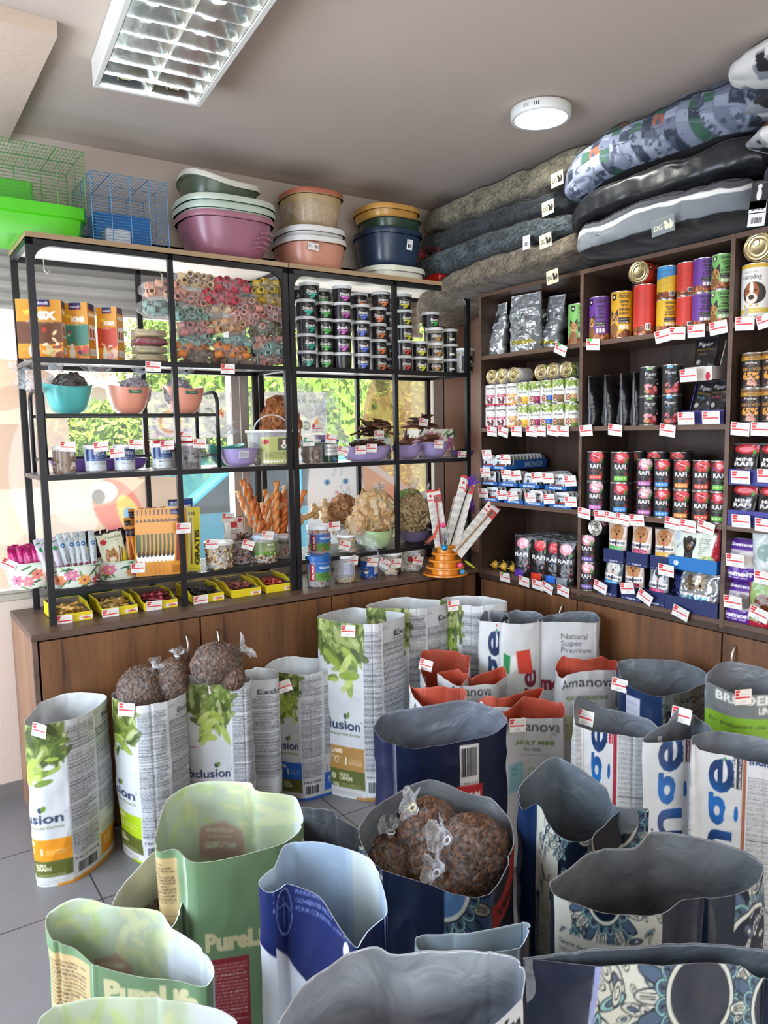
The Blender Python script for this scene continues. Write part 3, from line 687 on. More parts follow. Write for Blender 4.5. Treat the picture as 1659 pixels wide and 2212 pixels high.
def treat_bag(label,loc,a,b,c,kind,cols,n=260,size=1.0,rz=0,bp=.17,knot=(0,0,1),group=None,cat='bag of treats',name='treat_bag',seed=None,low=-1,film_m=None,knotcol='#e9e4cf',fr=.05,contents='contents',rot=None,core=None):
    """clear tied bag filled with small pieces, standing with its centre c above loc"""
    seed=len(USED) if seed is None else seed;t=thing(name,label,cat,loc,rz,group,rot)
    ms=[mat('treat_'+x,x,.7,var=.25,vs=90) for x in cols];P,N=ellipsoid_pts(n,a,b,c,low,seed,bp)
    P=[(x,y,z+c) for x,y,z in P];core_=MB();blob(core_,a,b,c,12,seed,bp,.93,cen=(0,0,c))
    scatter(contents,kind,P,N,ms,t,size,.5,True,(core_.v,core_.f))
    f=MB();blob(f,a,b,c,16,seed,bp,1.06,.05,cen=(0,0,c));k=Vector(knot).normalized();kp=Vector((k.x*a,k.y*b,c+k.z*c))*1.0
    f.build('film',film_m or FILM,t,True)
    f2=MB();q=kp+k*.012;f2.tube([kp-k*.012,kp+k*.002,q],[.02,.009,.006],10,cap=False);frill(f2,q,k,.006,fr,seed=seed);f2.build('gathered_top',FILMW,t,True)
    MB().tube([(q+(k.orthogonal()*.0075*math.cos(x)+k.cross(k.orthogonal())*.0075*math.sin(x))) for x in [i*PI/5 for i in range(10)]],.0025,5,closed=True).build('knot',mat('knot_'+knotcol,knotcol,.5),t,True)
    return t
def tub(label,loc,r,h,cols,kind='chunk',rz=0,lid='#f0f2f4',art=None,artw=.6,artb=(.12,.72),fill=.75,size=1.0,n=150,cat='tub',name='treat_tub',group=None,taper=.08,sq=0,lidm=None,size_lid=.012,sqp=None):
    """clear plastic tub with lid, wrap-around label and treats inside"""
    t=thing(name,label,cat,loc,rz,group)
    p=2 if not sq else sq
    def fn(x,y,z,a):k=(abs(math.cos(a))**p+abs(math.sin(a))**p)**(-1/p);return (x*k,y*k,z)
    r0=r*(1-taper/2);r1=r*(1+taper/2)
    MB().lathe([(0,.001),(r0*.95,.001),(r0,.004),(r1,h-size_lid),(r1*.985,h-size_lid),(r0*.985,.006),(0,.004)],40,fn=fn).build('container',CLEARP,t,'auto')
    if lid:
        lm=lidm or mat('lid_'+lid,lid,.35,alpha=.92 if lid in ('#f0f2f4',) else 1)
        MB().lathe([(r1*1.0,h-size_lid),(r1*1.06,h-size_lid),(r1*1.06,h-.002),(r1*1.03,h),(r1*.9,h),(r1*.88,h-.003),(0,h-.003)],40,fn=fn).build('lid',lm,t,'auto')
        rb=MB()
        for i in range(28):
            a=2*PI*i/28;k=(abs(math.cos(a))**p+abs(math.sin(a))**p)**(-1/p)*r1*1.062;rb.box(-.001,-.001,h-size_lid+.001,.001,.001,h-.002,M=Matrix.Translation((k*math.cos(a),k*math.sin(a),0)))
    if cols:
        ms=[mat('treat_'+x,x,.65,var=.25,vs=90) for x in cols];P=[];N=[]
        for i in range(n):
            a=R.random()*2*PI;z=.008+R.random()*(h*fill-.008);rr=r0+(r1-r0)*z/h-.008*size
            k=(abs(math.cos(a))**p+abs(math.sin(a))**p)**(-1/p);P.append((rr*k*math.cos(a),rr*k*math.sin(a),z));N.append((math.cos(a),math.sin(a),R.gauss(0,.3)))
        for i in range(n//3):
            a=R.random()*2*PI;rr=r0*.85*math.sqrt(R.random());P.append((rr*math.cos(a),rr*math.sin(a),h*fill));N.append((R.gauss(0,.4),R.gauss(0,.4),1))
        cr=MB().lathe([(0,.006),(r0*.84,.006),(r0*.86,h*fill),(0,h*fill)],16,fn=fn);scatter('contents',kind,P,N,ms,t,size,.6,True,(cr.v,cr.f))
    if art:
        W_=2*PI*r*artw;z0,z1=h*artb[0],h*artb[1];cv=Cv(W_,z1-z0,.0016);art(cv,W_,z1-z0)
        nu,nv=int(W_/.0018),int((z1-z0)/.0018);U,Vv=np.meshgrid(np.linspace(0,1,nu),np.linspace(0,1,nv));a=-PI/2+(U-.5)*2*PI*artw
        zz=z0+Vv*(z1-z0);rr=(r0+(r1-r0)*zz/h+.0008)*((np.abs(np.cos(a))**p+np.abs(np.sin(a))**p)**(-1/p));sheet('wrap_label',np.stack([rr*np.cos(a),rr*np.sin(a),zz],-1),cv.at(U*W_,Vv*(z1-z0)),GLOSS,t)
    return t
def dogface(cv,x,y,s,c1='#7a4a2a',c2='#1d1714',c3='#e9dcc8',ears='down'):
    """simple dog portrait: ears, skull, muzzle, eyes, nose"""
    if ears == 'up':
        cv.poly([(x-.5*s,y+.1*s),(x-.42*s,y+.85*s),(x-.05*s,y+.4*s)],c2);cv.poly([(x+.5*s,y+.1*s),(x+.42*s,y+.85*s),(x+.05*s,y+.4*s)],c2)
    else:
        cv.ell(x-.48*s,y-.02*s,.2*s,.42*s,c2,.2);cv.ell(x+.48*s,y-.02*s,.2*s,.42*s,c2,-.2)
    cv.ell(x,y,.44*s,.46*s,c1);cv.ell(x,y+.18*s,.12*s,.3*s,c3,al=.6);cv.ell(x,y-.22*s,.25*s,.24*s,c3);cv.ell(x,y-.12*s,.11*s,.08*s,'#0c0b0b')
    cv.ell(x-.18*s,y+.1*s,.06*s,.055*s,'#140f0c');cv.ell(x+.18*s,y+.1*s,.06*s,.055*s,'#140f0c');cv.ell(x,y-.42*s,.07*s,.1*s,'#d9808a');return cv
# ================================================================== goods on the right-hand shelving
def rx(px,py,dep):return at_x(px,py,XS+dep)        # point at a depth behind the shelf edge
def yof(px,py,dep):return float(rx(px,py,dep)[1])
# --- label designs
def veg(cv,x,y,s,pal,n=26):cv.blotch(x-s,y-s*.7,x+s,y+s*.7,pal,n,s*.4,.85)
MEATP=['#b5202a','#d8434a','#e8808a','#8c1219','#f0a4a8']
def a_fresh(name,band,pal):
    def f(cv,c,h):
        cv.rect(0,0,cv.w,h,'#eceae4');cv.text('monge',c,h*.80,.013,'#23252c',fit=.05,center=True,bold=.02);cv.text('FRESH',c+.004,h*.68,.007,'#9a9a9a',fit=.026,center=True)
        cv.rect(c-.026,h*.40,c+.026,h*.52,band);cv.text(name,c,h*.43,.0065,'#ffffff',center=True,bold=.03);cv.fine(c-.02,h*.54,c+.02,h*.64,'#6a6a70',.0045)
        veg(cv,c,h*.22,.02,pal,18);cv.rect(0,0,cv.w,h*.07,band);cv.fine(c+.04,.01,cv.w-.01,h-.01,'#8a8a8a',.004);cv.fine(.005,.01,c-.04,h-.01,'#8a8a8a',.004)
    return f
def a_excl(band,b2,w='usion'):
    def f(cv,c,h):
        cv.rect(0,0,cv.w,h,'#eeede8');cv.leaves(c-.045,h*.72,c+.045,h,40,L=.03);cv.text('Exclusion',c,h*.50,.010,'#25301f',fit=.046,center=True,bold=.01)
        cv.fine(c-.02,h*.44,c+.02,h*.49,'#667',.004);cv.rect(c-.006,0,c+.028,h*.34,band);cv.rect(c-.006,0,c+.028,h*.14,b2);cv.text('1',c+.006,h*.18,.009,'#fff8e0')
        for r_,k in ((.017,'#3b6b2a'),(.014,'#b83a2e'),(.010,'#e8d9b0'),(.006,'#7a3420')):cv.ell(c-.018,h*.2,r_,r_,k)
        cv.fine(c+.045,.01,cv.w-.01,h-.01,'#9a9a9a',.004)
    return f
def a_rafi(pic,band,sub,dark='#1e1b1d'):
    def f(cv,c,h):
        cv.rect(0,0,cv.w,h,dark);cv.ell(c+.005,h*.83,.034,h*.2,pic[0]);cv.ell(c+.01,h*.86,.027,h*.15,pic[1]);cv.ell(c+.0,h*.84,.012,h*.10,pic[2],.5);cv.line([(c-.015,h*.93),(c+.02,h*.80)],.003,pic[3])
        for i in range(9):cv.ell(c+.026+.006*math.sin(i*2),h*(.64+.035*i*.6),.006,.0016,'#4f9a3a',i*.9)
        for i in range(4):cv.ell(c-.03+.004*i,h*(.72+.03*(i % 2)),.0035,.0035,'#3b4a9a' if i % 2 else '#d8352f')
        cv.text('RAFI',c-.002,h*.44,h*.155,'#f6f4f0',fit=.052,center=True,bold=.03);cv.text(sub,c-.004,h*.33,h*.055,band,fit=.04,center=True)
        for x_,y_ in ((.028,.3),(.031,.45),(.022,.25),(.034,.22)):cv.ell(c+x_,h*y_,.0042,.0042,'#a3262a')
        cv.rect(c-.030,h*.04,c+.030,h*.20,band)
        for i in range(4):cv.ell(c-.02+.013*i,h*.12,.0035,.004,'#f3eee8',al=.8)
        cv.fine(c+.05,.01,cv.w-.006,h-.01,'#777',.004,.5);cv.fine(.004,.01,c-.05,h-.01,'#777',.004,.5)
    return f
def shep(cv,x,y,s):dogface(cv,x,y,s,'#a8763f','#241c18','#c99a5e','up')
def a_rokus(bg,words,dog=True,side=False):
    def f(cv,c,h):
        cv.rect(0,0,cv.w,h,bg);ink='#171414'
        cv.blotch(0,0,cv.w,h*.13,['#7a3a1c','#a55a30','#54240f','#c98a5a'],160,.010,.95)
        if side:cv.fine(c-.04,h*.2,c+.02,h*.9,'#00000a' if 0 else '#3a2a2a',.003,.35);cv.rect(c+.012,h*.08,c+.034,h*.22,'#efe9dd');cv.barcode(c+.014,h*.09,c+.032,h*.21,num=False);return
        if dog:shep(cv,c-.028,h*.42,.045);cv.ell(c-.03,h*.18,.022,h*.14,'#8a5c30');cv.poly([(c-.04,h*.96),(c-.02,h*.96),(c-.02,h*.84),(c-.03,h*.81),(c-.04,h*.84)],ink);cv.ell(c-.03,h*.89,.005,.006,'#f0ead8')
        x=c+.018;cv.rect(x-.022,h*.86,x+.022,h*.95,ink);cv.rect(x-.0205,h*.867,x+.0205,h*.943,bg);cv.text('ROKUS',x,h*.88,h*.045,ink,fit=.034,center=True,bold=.04)
        for i,t in enumerate(words):cv.text(t,x,h*(.75-.085*i),h*.055,ink,fit=.0063*len(t) if len(t) < 8 else .042,center=True,bold=.03)
        cv.rect(x-.024,h*.30,x+.024,h*.43,ink);cv.text('COMPLETE AND',x,h*.375,h*.03,'#f4efe2',fit=.042,center=True,bold=.02);cv.text('BALANCED MEAL',x,h*.315,h*.03,'#f4efe2',fit=.044,center=True,bold=.02)
        for i in range(3):cv.rect(x-.02+.014*i,h*.17,x-.009+.014*i,h*.27,'#efe7d6')
    return f
def a_piper(band,word,bc):
    def f(cv,c,h):
        cv.rect(0,0,cv.w,h,'#171719');cv.rect(c-.022,h*.9,c+.004,h,band);cv.text('ADULT',c-.009,h*.93,.0045,'#fff',center=True)
        cv.text('Piper',c-.004,h*.70,.014,'#f2f0ec',fit=.05,center=True,bold=.01);cv.text(word,c-.014,h*.58,.008,bc,center=True);veg(cv,c-.002,h*.2,.024,MEATP,22);veg(cv,c-.016,h*.13,.010,['#e8b33a','#5a9a3a','#e06a2a'],10)
        cv.ell(c+.026,h*.4,.005,.004,'#e8a0b8');cv.line([(c+.01,h*.5),(c+.02,h*.56),(c+.028,h*.48)],.001,'#ccc')
    return f
def a_prof(cv,c,h):
    cv.rect(0,0,cv.w,h,'#241914');cv.rect(0,h*.84,cv.w,h,'#6b4a22');cv.rect(0,h*.80,cv.w,h*.90,'#c9962f')
    for i in range(30):cv.ell(cv.w*R.random(),h*(.84+.02*R.random()),.006,.004,'#8a6420')
    cv.text('Profine',c-.002,h*.68,.010,'#f3efe8',fit=.044,center=True,bold=.02);cv.line([(c-.014,h*.63),(c+.012,h*.63)],.0012,'#d8b36a');cv.text('RABBIT & CHICKEN',c,h*.49,.011,'#d8963c',fit=.072,center=True,bold=.03)
    cv.text('65%',c-.002,h*.24,.024,'#eaa03a',fit=.062,center=True,bold=.05);veg(cv,c,h*.14,.018,['#e9a58c','#d98a72','#f2c2ac'],14);cv.fine(c-.03,h*.04,c+.03,h*.08,'#ddd',.004)
def a_euro(cv,c,h):
    cv.rect(0,0,cv.w,h,'#e9e6df');cv.rect(0,h*.93,cv.w,h,'#d8b23a');cv.text('szuper és olcsó',c-.01,h*.845,.006,'#8a8478',fit=.05,center=True);cv.text('eurodog',c-.006,h*.73,.017,'#3a352f',fit=.072,center=True)
    cv.ell(c+.005,h*.47,.042,h*.20,'#211c1a',.1);cv.ell(c-.004,h*.5,.026,h*.18,'#a35a2a');cv.ell(c-.004,h*.56,.007,h*.13,'#efe6da');cv.ell(c-.004,h*.38,.021,h*.1,'#e5d8c6');cv.ell(c-.004,h*.40,.010,.009,'#1a1514')
    for s in (-1,1):cv.ell(c-.004+s*.014,h*.52,.004,.0035,'#15100d')
    cv.rect(0,0,cv.w,h*.28,'#e9e6df');cv.rect(0,h*.11,cv.w,h*.20,'#d9bd52');cv.rect(c-.03,h*.07,c-.012,h*.22,'#b9b3a4');cv.text('POULTRY',c+.012,h*.135,.007,'#f6f0da',fit=.03,center=True);cv.fine(c-.045,h*.02,c+.05,h*.06,'#777',.004)
    for i in range(3):cv.rect(c-.032+.022*i,h*.23,c-.024+.022*i,h*.265,'#cfa62c')
# --- bay 1, second shelf: two rows of small cans with some laid on top
sm=dict(r=.0385,h=.113)
K1=[('fr_vit',a_fresh('VITELLO','#c12a4a',['#6b1a22','#8c2a30','#50161c']),'white can with a crimson band'),('fr_pol',a_fresh('POLLO','#e8952a',['#c98a4a','#e0b070','#a86a30']),'white can with an orange band'),
      ('ex_yel',a_excl('#e8b52a','#c99a1a'),'olive-branch can with a yellow block'),('ex_mag',a_excl('#a3205a','#7a1844'),'olive-branch can with a magenta block'),('ex_blu',a_excl('#2a5fc9','#6a7a2a'),'olive-branch can with a blue block'),
      ('ex_brn',a_excl('#7a5530','#5a4a1c'),'olive-branch can with a brown block'),('ex_grn',a_excl('#c9a06a','#6a8a2a'),'olive-branch can with a beige block')]
lab={k:(a,d) for k,a,d in K1}
for lv,seq in ((0,['fr_vit','fr_vit','fr_pol','ex_yel','ex_mag','ex_blu','ex_brn','ex_grn']),(1,['fr_vit','fr_vit','fr_pol','ex_yel','ex_mag','ex_blu','ex_brn','ex_grn'])):
    for i,k in enumerate(seq):
        px=(1058,1082,1108,1139,1165,1191,1221,1244)[i];a,d=lab[k]
        y=min(yof(px,880,.05),-.575-.0775*i)if 0 else -.572-.0792*i
        can(k,.0385,.113,a,'%s, %s row of the corner bay, %s from the corner' % (d,'lower' if lv == 0 else 'upper',ordn(i)),(XS+.048,y,W2+lv*.1132),-PI/2+.55+R.uniform(-.15,.2),'small white cans on the second shelf')
ROTL=lambda yaw,tw=0:(Matrix.Rotation(yaw,4,'Z') @ Matrix.Rotation(-PI/2,4,'Y') @ Matrix.Rotation(tw,4,'Z')).to_euler()
zt=W2+.2266+.0385
for i,(px,py,k,g) in enumerate([(1060,801,'ex_yel',1),(1084,799,'fr_vit',1),(1104,798,'fr_pol',1),(1170,794,'ex_brn',1),(1195,788,'fr_vit',1),(1215,786,'ex_grn',1)]):
    yy=-.60-.083*(0,.9,1.95,4.2,5.15,6.15)[i]
    kk='g'+k;a,d=lab[k];tw=R.random()*3
    can(kk,.0385,.113,a,'%s lying on the upper row, %s from the corner' % (d,ordn(i)),(XS+.012+.113+.0*i,yy,zt),0,'cans lying on their sides',gold=True,rot=ROTL(0.0,tw))
# --- bay 1, top shelf: foil bags and a green can
def a_foil(cv,w,h):
    cv.rect(0,0,cv.w,h,'#aeb2b5');cv.rect(0,0,w,h,'#c4c7c8');cv.text('life',w*.5,h*.55,.05,'#8f9498',fit=.1,center=True);cv.text('dog',w*.45,h*.38,.02,'#3a3f45',center=True);cv.rect(w*.1,h*.13,w*.9,h*.19,'#b5a84a');cv.fine(w*.2,h*.24,w*.8,h*.33,'#777',.006)
def a_foil2(cv,w,h):cv.rect(0,0,cv.w,h,'#c9ccce');cv.ell(w*.5,h*.72,.02,.025,'#4a5a52');cv.fine(w*.25,h*.4,w*.8,h*.6,'#667',.007);cv.rect(0,h*.05,w*.5,h*.13,'#a9b84a')
for i,(px,w,h,d,rz,art,lbl,dep,rot_) in enumerate([(1075,.15,.27,.09,-1.9,a_foil2,'crumpled silver and white foil bag beside the corner upright',.10,.06),(1135,.17,.29,.11,-1.35,a_foil,'silver foil bag with dog print at the centre of the corner top shelf',.09,-.06),
                                              (1170,.16,.22,.09,-.9,a_foil2,'shiny grey foil bag slumped behind the printed foil bag',.20,.3),(1192,.14,.27,.08,-1.8,a_foil,'grey foil bag leaning back beside the green can',.17,.2)]):
    y=yof(px,745,dep);rot=(Matrix.Rotation(rz,4,'Z') @ Matrix.Rotation(-.06,4,'X') @ Matrix.Rotation(rot_*.4,4,'Y')).to_euler()
    pouch('wfoil%d' % i,w,h,d,art,lbl,(XS+dep,y,W1+.001),rz,None,'foil bag',FOILP,.003,.016,rot=rot)
LAMB=a_rokus('#7bb661',['CHUNKS','WITH','LAMB','IN GRAVY']);GAME=a_rokus('#6b3a93',['CHUNKS','WITH','GAME','IN GRAVY']);CHIK=a_rokus('#e0a91d',['CHUNKS','WITH','CHICKEN','IN GRAVY'])
BEEF=a_rokus('#d43a2a',['CHUNKS','WITH','BEEF','IN GRAVY']);REDS=a_rokus('#d8382b',[],side=True)
def BLUY(cv,c,h):cv.rect(0,0,cv.w,h,'#e0b42a');cv.poly([(0,h*.45),(cv.w,h*.85),(cv.w,h),(0,h)],'#3f8fc9');cv.fine(c-.03,h*.25,c+.03,h*.9,'#4a4438',.004,.4);cv.blotch(0,0,cv.w,h*.14,['#7a3a1c','#a55a30','#54240f'],120,.01);cv.barcode(c+.02,h*.04,c+.04,h*.2,num=False)
can('lambL',.05,.185,LAMB,'tall green can with shepherd dog at the right end of the corner top shelf',(XS+.07,B1+.068,W1),-PI/2+.75)
# --- bay 2, top shelf
def y2(px,py=700,dep=.06):return yof(px,py,dep)
can('gameL',.05,.196,GAME,'tall purple can, leftmost on the top shelf of the middle bay',(XS+.06,y2(1297),W1),-PI/2+.35)
can('chikL',.05,.2,CHIK,'tall yellow can with shepherd dog on the top shelf',(XS+.058,y2(1345),W1),-PI/2+.45)
can('redL',.05,.21,REDS,'tall red can carrying another can laid on its side',(XS+.06,y2(1394),W1),-PI/2+.4)
can('redG',.047,.15,BEEF,'can lying on top of the tall red can, gold lid to the room',(XS+.15,y2(1392,600),W1+.21+.047),gold=True,rot=ROTL(.1,1))
S2=dict(r=.044,h=.132)
for k,a,px,dd in (('chik',BLUY,1441,'yellow'),('red',REDS,1482,'red'),('game',a_rokus('#6b3a93',['CHUNKS','WITH','GAME','IN GRAVY'],dog=False),1519,'purple'),('lamb',LAMB,1563,'green')):
    for lv in (0,1):
        kk,aa,w_=k,a,dd
        if k == 'chik' and lv == 0:kk,aa='chik0',a_rokus('#dfb021',['CHUNKS','WITH','CHICKEN','IN GRAVY'],dog=False)
        if k == 'chik' and lv == 1:w_='yellow and blue'
        can(kk,.0425,.132,aa,'%s can on the middle bay top shelf, %s of two' % (w_,'lower' if lv == 0 else 'upper'),(XS+(.052 if k != 'red' else .06),y2(px,680,.052)+(.006 if k == 'lamb' else 0),W1+lv*.1325),-PI/2+.35+R.uniform(-.1,.2))
can('rokB',.047,.18,BEEF,'red can in shadow behind the laid can on the top shelf',(XS+.20,y2(1420,600,.2),W1),-PI/2)
# --- bay 2, second shelf: slim black pouches, black cans, cartons
def a_slim(red=False):
    def f(cv,w,h):
        cv.rect(0,0,cv.w,h,'#1c1c1f');cv.barcode(w*.62,h*.06,w*.95,h*.2,'#8a8a8c');cv.fine(w*.2,h*.4,w*.8,h*.8,'#555',.006)
        if red:cv.poly([(0,h*.8),(w,h*.8),(w,h),(0,h)],'#a3241c')
    return f
for i,px in enumerate((1292,1327,1361,1388)):
    pouch('slim%d' % (i == 2),.17,.225,.075,a_slim(i == 2),['black pouch seen edge-on, leftmost of four','black pouch seen edge-on, second of four','black pouch with red top seen edge-on, third of four','black pouch seen edge-on tucked against the black cans'][i],(XS+.105,y2(px,915,.1),W2),PI+.12,'black pouches on the second shelf','pouch')
for lv in (0,1):
    can('pipG',.046,.122,a_piper('#6aa35a','GAME','#e8e0d0'),'%s black can with green tab beside the pouches' % ('lower' if lv == 0 else 'upper'),(XS+.058,y2(1403,880,.055),W2+lv*.1225),-PI/2+.75)
    can('pipB',.040,.122,a_piper('#4aa0cf','LAMB','#5ab0e0'),'%s black can with blue tab beside the cartons' % ('lower' if lv == 0 else 'upper'),(XS+.052,y2(1452,880,.055),W2+lv*.1225+(.0)),-PI/2+.55)
def a_pp(w1_,c1):
    def f(cv,w,h):
        cv.rect(0,0,cv.w,h,'#202022');cv.text('Piper',w*.5,h*.80,.017,'#f0eee8',fit=w*.6,center=True);cv.text('Platinum Pure',w*.5,h*.70,.007,'#d8b040',fit=w*.7,center=True,shear=.2);cv.text(w1_,w*.42,h*.58,.012,c1,center=True)
        cv.blotch(w*.1,0,w*.9,h*.2,MEATP,24,.012);cv.ell(w*.3,h*.42,.01,.01,'#d8d4cc',al=.7)
    return f
def a_redcat(cv,w,h):
    cv.rect(0,0,w,h,'#d9d2cd');cv.ell(w*.2,h*.3,.01,.016,'#b3252c');cv.ell(w*.2,h*.6,.006,.006,'#b3252c');cv.ell(w*.85,h*.3,.01,.016,'#b3252c')
for i,(px,z,dep,w1_,c1,lbl) in enumerate([(1513,W2+.17,.035,'duck','#a8623a','upper carton'),(1503,W2,.03,'lamb','#4a8fc0','left lower carton'),(1546,W2,.03,'turkey','#d83a4a','right lower carton')]):
    y=y2(px,880,dep);w=.118 if i == 0 else .098
    carton('display_carton',['white display carton with red cat marks standing on the two violet ones','violet display carton under the white one, beside the black cans','violet display carton beside the upright of the middle bay'][i],(XS+dep-.02,y,z),-PI/2,w,.15,.165 if i else .155,.055,'#d9d2cd' if i == 0 else '#3f3f86',a_redcat if i == 0 else None,'#7a6a58','pouch cartons')
    pouch('pp%d' % i,w*.82,.165,.05,a_pp(w1_,c1),'black cat food pouch %s' % ['in the white upper carton','in the left violet carton, leaning back','in the right violet carton, upright'][i],(XS+dep+.022,y,z+.004),-PI/2+(.25 if i == 1 else 0),None,'pouch',rot=(Matrix.Rotation(-PI/2,4,'Z') @ Matrix.Rotation(-.08,4,'X') @ Matrix.Rotation(.18 if i == 1 else .0,4,'Y')).to_euler())
def a_new(cv,w,h):
    cv.rect(0,0,w,h,'#a89c94');cv.text('new',w*.5,h*.66,.014,'#c0303a',center=True,bold=.03);cv.ell(w*.5,h*.25,.012,.035,'#b02a30');cv.ell(w*.52,h*.45,.007,.009,'#b02a30')
    for k in range(14):a=2*PI*k/14;cv.text('IMPROVED RECIPE'[k],w*.5+.03*math.sin(a),h*.7+.03*math.cos(a),.005,'#c0303a',rot=-a)
cv=Cv(.09,.17,.0015);a_new(cv,.09,.17)
o=flat_print('display_card',cv,.09,.17,None,PAPER,.0018,None,.002);o.location=(XS+.16,y2(1555,790,.16),W2+.168);o.rotation_euler=(0,0,-PI/2);tag(o,'grey card with a red cat and the word new behind the cartons','display card')
# --- bay 2, third shelf: rows of black and red cans
pk=[('#d98a9a','#f0c0c8','#fbe6e8','#c96a7a'),('#b01a24','#e0404a','#f4a0a4','#f6d8d8'),('#c2222a','#e85a5e','#b01820','#f8e0dc')]
TURK=a_rafi(pk[0],'#c46ab8','WITH TURKEY');BEFR=a_rafi(pk[2],'#e0503a','WITH BEEF');GAMR=a_rafi(pk[1],'#6fc23c','WITH GAME');LAMR=a_rafi(pk[1],'#3f8fdc','WITH LAMB');DUCR=a_rafi(pk[2],'#ea8a2a','WITH DUCK');RABR=a_rafi(pk[0],'#7a5fb0','WITH RABBIT')
for px,lo,up in ((1290,('TURK',TURK,'violet'),('BEF',BEFR,'red')),(1343,('LAM',LAMR,'blue'),('GAM',GAMR,'green'))):
    for lv,(k,a,d) in enumerate((lo,up)):
        can(k+'L',.0505,.136,a,'large black can with %s band, %s of the two %s' % (d,('lower','upper')[lv],'by the left upright' if px < 1300 else 'beside the small cans'),(XS+.056,y2(px,1040,.055),W3+lv*.1365),-PI/2+.5)
for i,(px,k,a,d) in enumerate(((1396,'TURK',TURK,'violet'),(1434,'LAM',LAMR,'blue'),(1476,'DUC',DUCR,'orange'),(1518,'BEF',BEFR,'red'),(1556,'GAM',GAMR,'green'))):
    for lv in (0,1):can(k,.0398,.122,a,'small black can with %s band, %s row' % (d,('lower','upper')[lv]),(XS+(.045 if i != 4 else .05),y2(px,1040,.045),W3+lv*.1225),-PI/2+.4+R.uniform(-.1,.1),'small black cans of the middle bay')
for i,px in enumerate((1412,1452,1490)):
    for lv in (0,1):can('BEFL',.0505,.136,BEFR,'dark can standing behind the small cans, %s from the left, %s' % (ordn(i),('lower','upper')[lv]),(XS+.16,-1.40-.115*i,W3+lv*.1365),-PI/2,'cans of the back row')
# --- bay 2, bottom: two violet cans, lying can, dog pouches in cartons, wide packs
for lv in (0,1):can('RABL',.0475,.13,RABR,'black can with violet band at the foot of the middle bay, %s' % ('lower','upper')[lv],(XS+.055,y2(1274,1200,.055),WB+lv*.1305),-PI/2+.35)
can('RABG',.0385,.11,RABR,'can lying on the two violet-band cans, silver lid to the room',(XS+.125,y2(1290,1137,.03),WB+.261+.0385),rot=ROTL(0,1))
def a_club(band,t,dogc):
    def f(cv,w,h):
        cv.rect(0,0,cv.w,h,'#1e2c66');cv.rect(0,h*.28,w,h,dogc[0]);cv.ell(w*.5,h*.78,w*.36,h*.2,dogc[1]);cv.ell(w*.34,h*.72,w*.14,h*.2,dogc[2]);cv.ell(w*.66,h*.72,w*.14,h*.2,dogc[2]);cv.ell(w*.5,h*.82,w*.2,h*.09,dogc[1])
        for s in (-1,1):cv.ell(w*(.5+.13*s),h*.80,w*.035,w*.035,'#15100e')
        cv.ell(w*.5,h*.72,w*.06,w*.05,'#15100e');cv.ell(w*.5,h*.65,w*.05,w*.06,'#c9505a')
        cv.rect(w*.02,h*.44,w*.98,h*.58,'#f0ede6');cv.text('CLUB',w*.24,h*.475,h*.06,'#1a1d3a',fit=w*.36,center=True,bold=.05,shear=.1);cv.text('4',w*.5,h*.45,h*.12,'#1a1d3a',center=True,bold=.06);cv.text('PAWS',w*.76,h*.475,h*.06,'#1a1d3a',fit=w*.36,center=True,bold=.05,shear=.1)
        cv.rect(w*.14,h*.33,w*.86,h*.41,band);cv.text(t,w*.5,h*.35,h*.032,'#ffffff',fit=w*.5,center=True);cv.ell(w*.62,h*.16,w*.16,h*.08,'#4a5aa0',al=.5)
    return f
def a_prem(cv,w,h):
    cv.rect(0,0,w,h,'#1d2a5c');cv.rect(w*.05,h*.12,w*.2,h*.15,'#c9cde0');cv.rect(w*.8,h*.12,w*.95,h*.15,'#c9cde0');cv.text('PREMIUM',w*.5,h*.08,.008,'#e8e8f0',center=True,bold=.02)
BR_=('#c9b5a5','#a8703f','#c08a55');WH_=('#5a6a6a','#e9e6e0','#d2cec6');GR_=('#8a9298','#3a4046','#d8dcde')
cl=[(1328,1,'#3fae4a','WITH CHICKEN',BR_,'green'),(1379,1,'#b0205a','WITH BEEF',BR_,'crimson'),(1432,1,'#d8a82a','WITH TURKEY',BR_,'yellow'),(1318,0,'#2a9ad0','WITH LAMB',WH_,'blue'),(1372,0,'#b0205a','WITH BEEF',BR_,'crimson'),(1420,0,'#d0306a','WITH CHICKEN',GR_,'pink')]
for i,(px,lv,b,t_,dc,d) in enumerate(cl):
    z=WB+lv*.152;y=y2(px,1200,.02)+(.006 if i == 4 else 0);w=.108 if lv else .104
    nm={'green':'holding the pouch with a green band','crimson':'holding a pouch with a crimson band','yellow':'holding the pouch with a yellow band','blue':'holding the pouch with a white dog','pink':'holding the pouch with a husky'}[d]
    carton('display_carton','navy display carton %s, %s row' % (nm,'upper' if lv else 'lower'),(XS+.004+(.006 if lv else 0),y,z),-PI/2,w,.14,.148,.06,'#1d2a5c',a_prem,'#574c44','navy pouch cartons')
    pouch('club%d' % (i if i != 4 else 1),w*.88,.172 if lv else .16,.05,a_club(b,t_,dc),'dog food pouch with %s band standing in the %s row of navy cartons' % (d,'upper' if lv else 'lower'),(XS+.036+(.006 if lv else 0),y,z+.0035),-PI/2,None,'pouch',rot=(Matrix.Rotation(-PI/2,4,'Z') @ Matrix.Rotation((0,.02,-.04,.12,-.05,.03)[i],4,'Y')).to_euler())
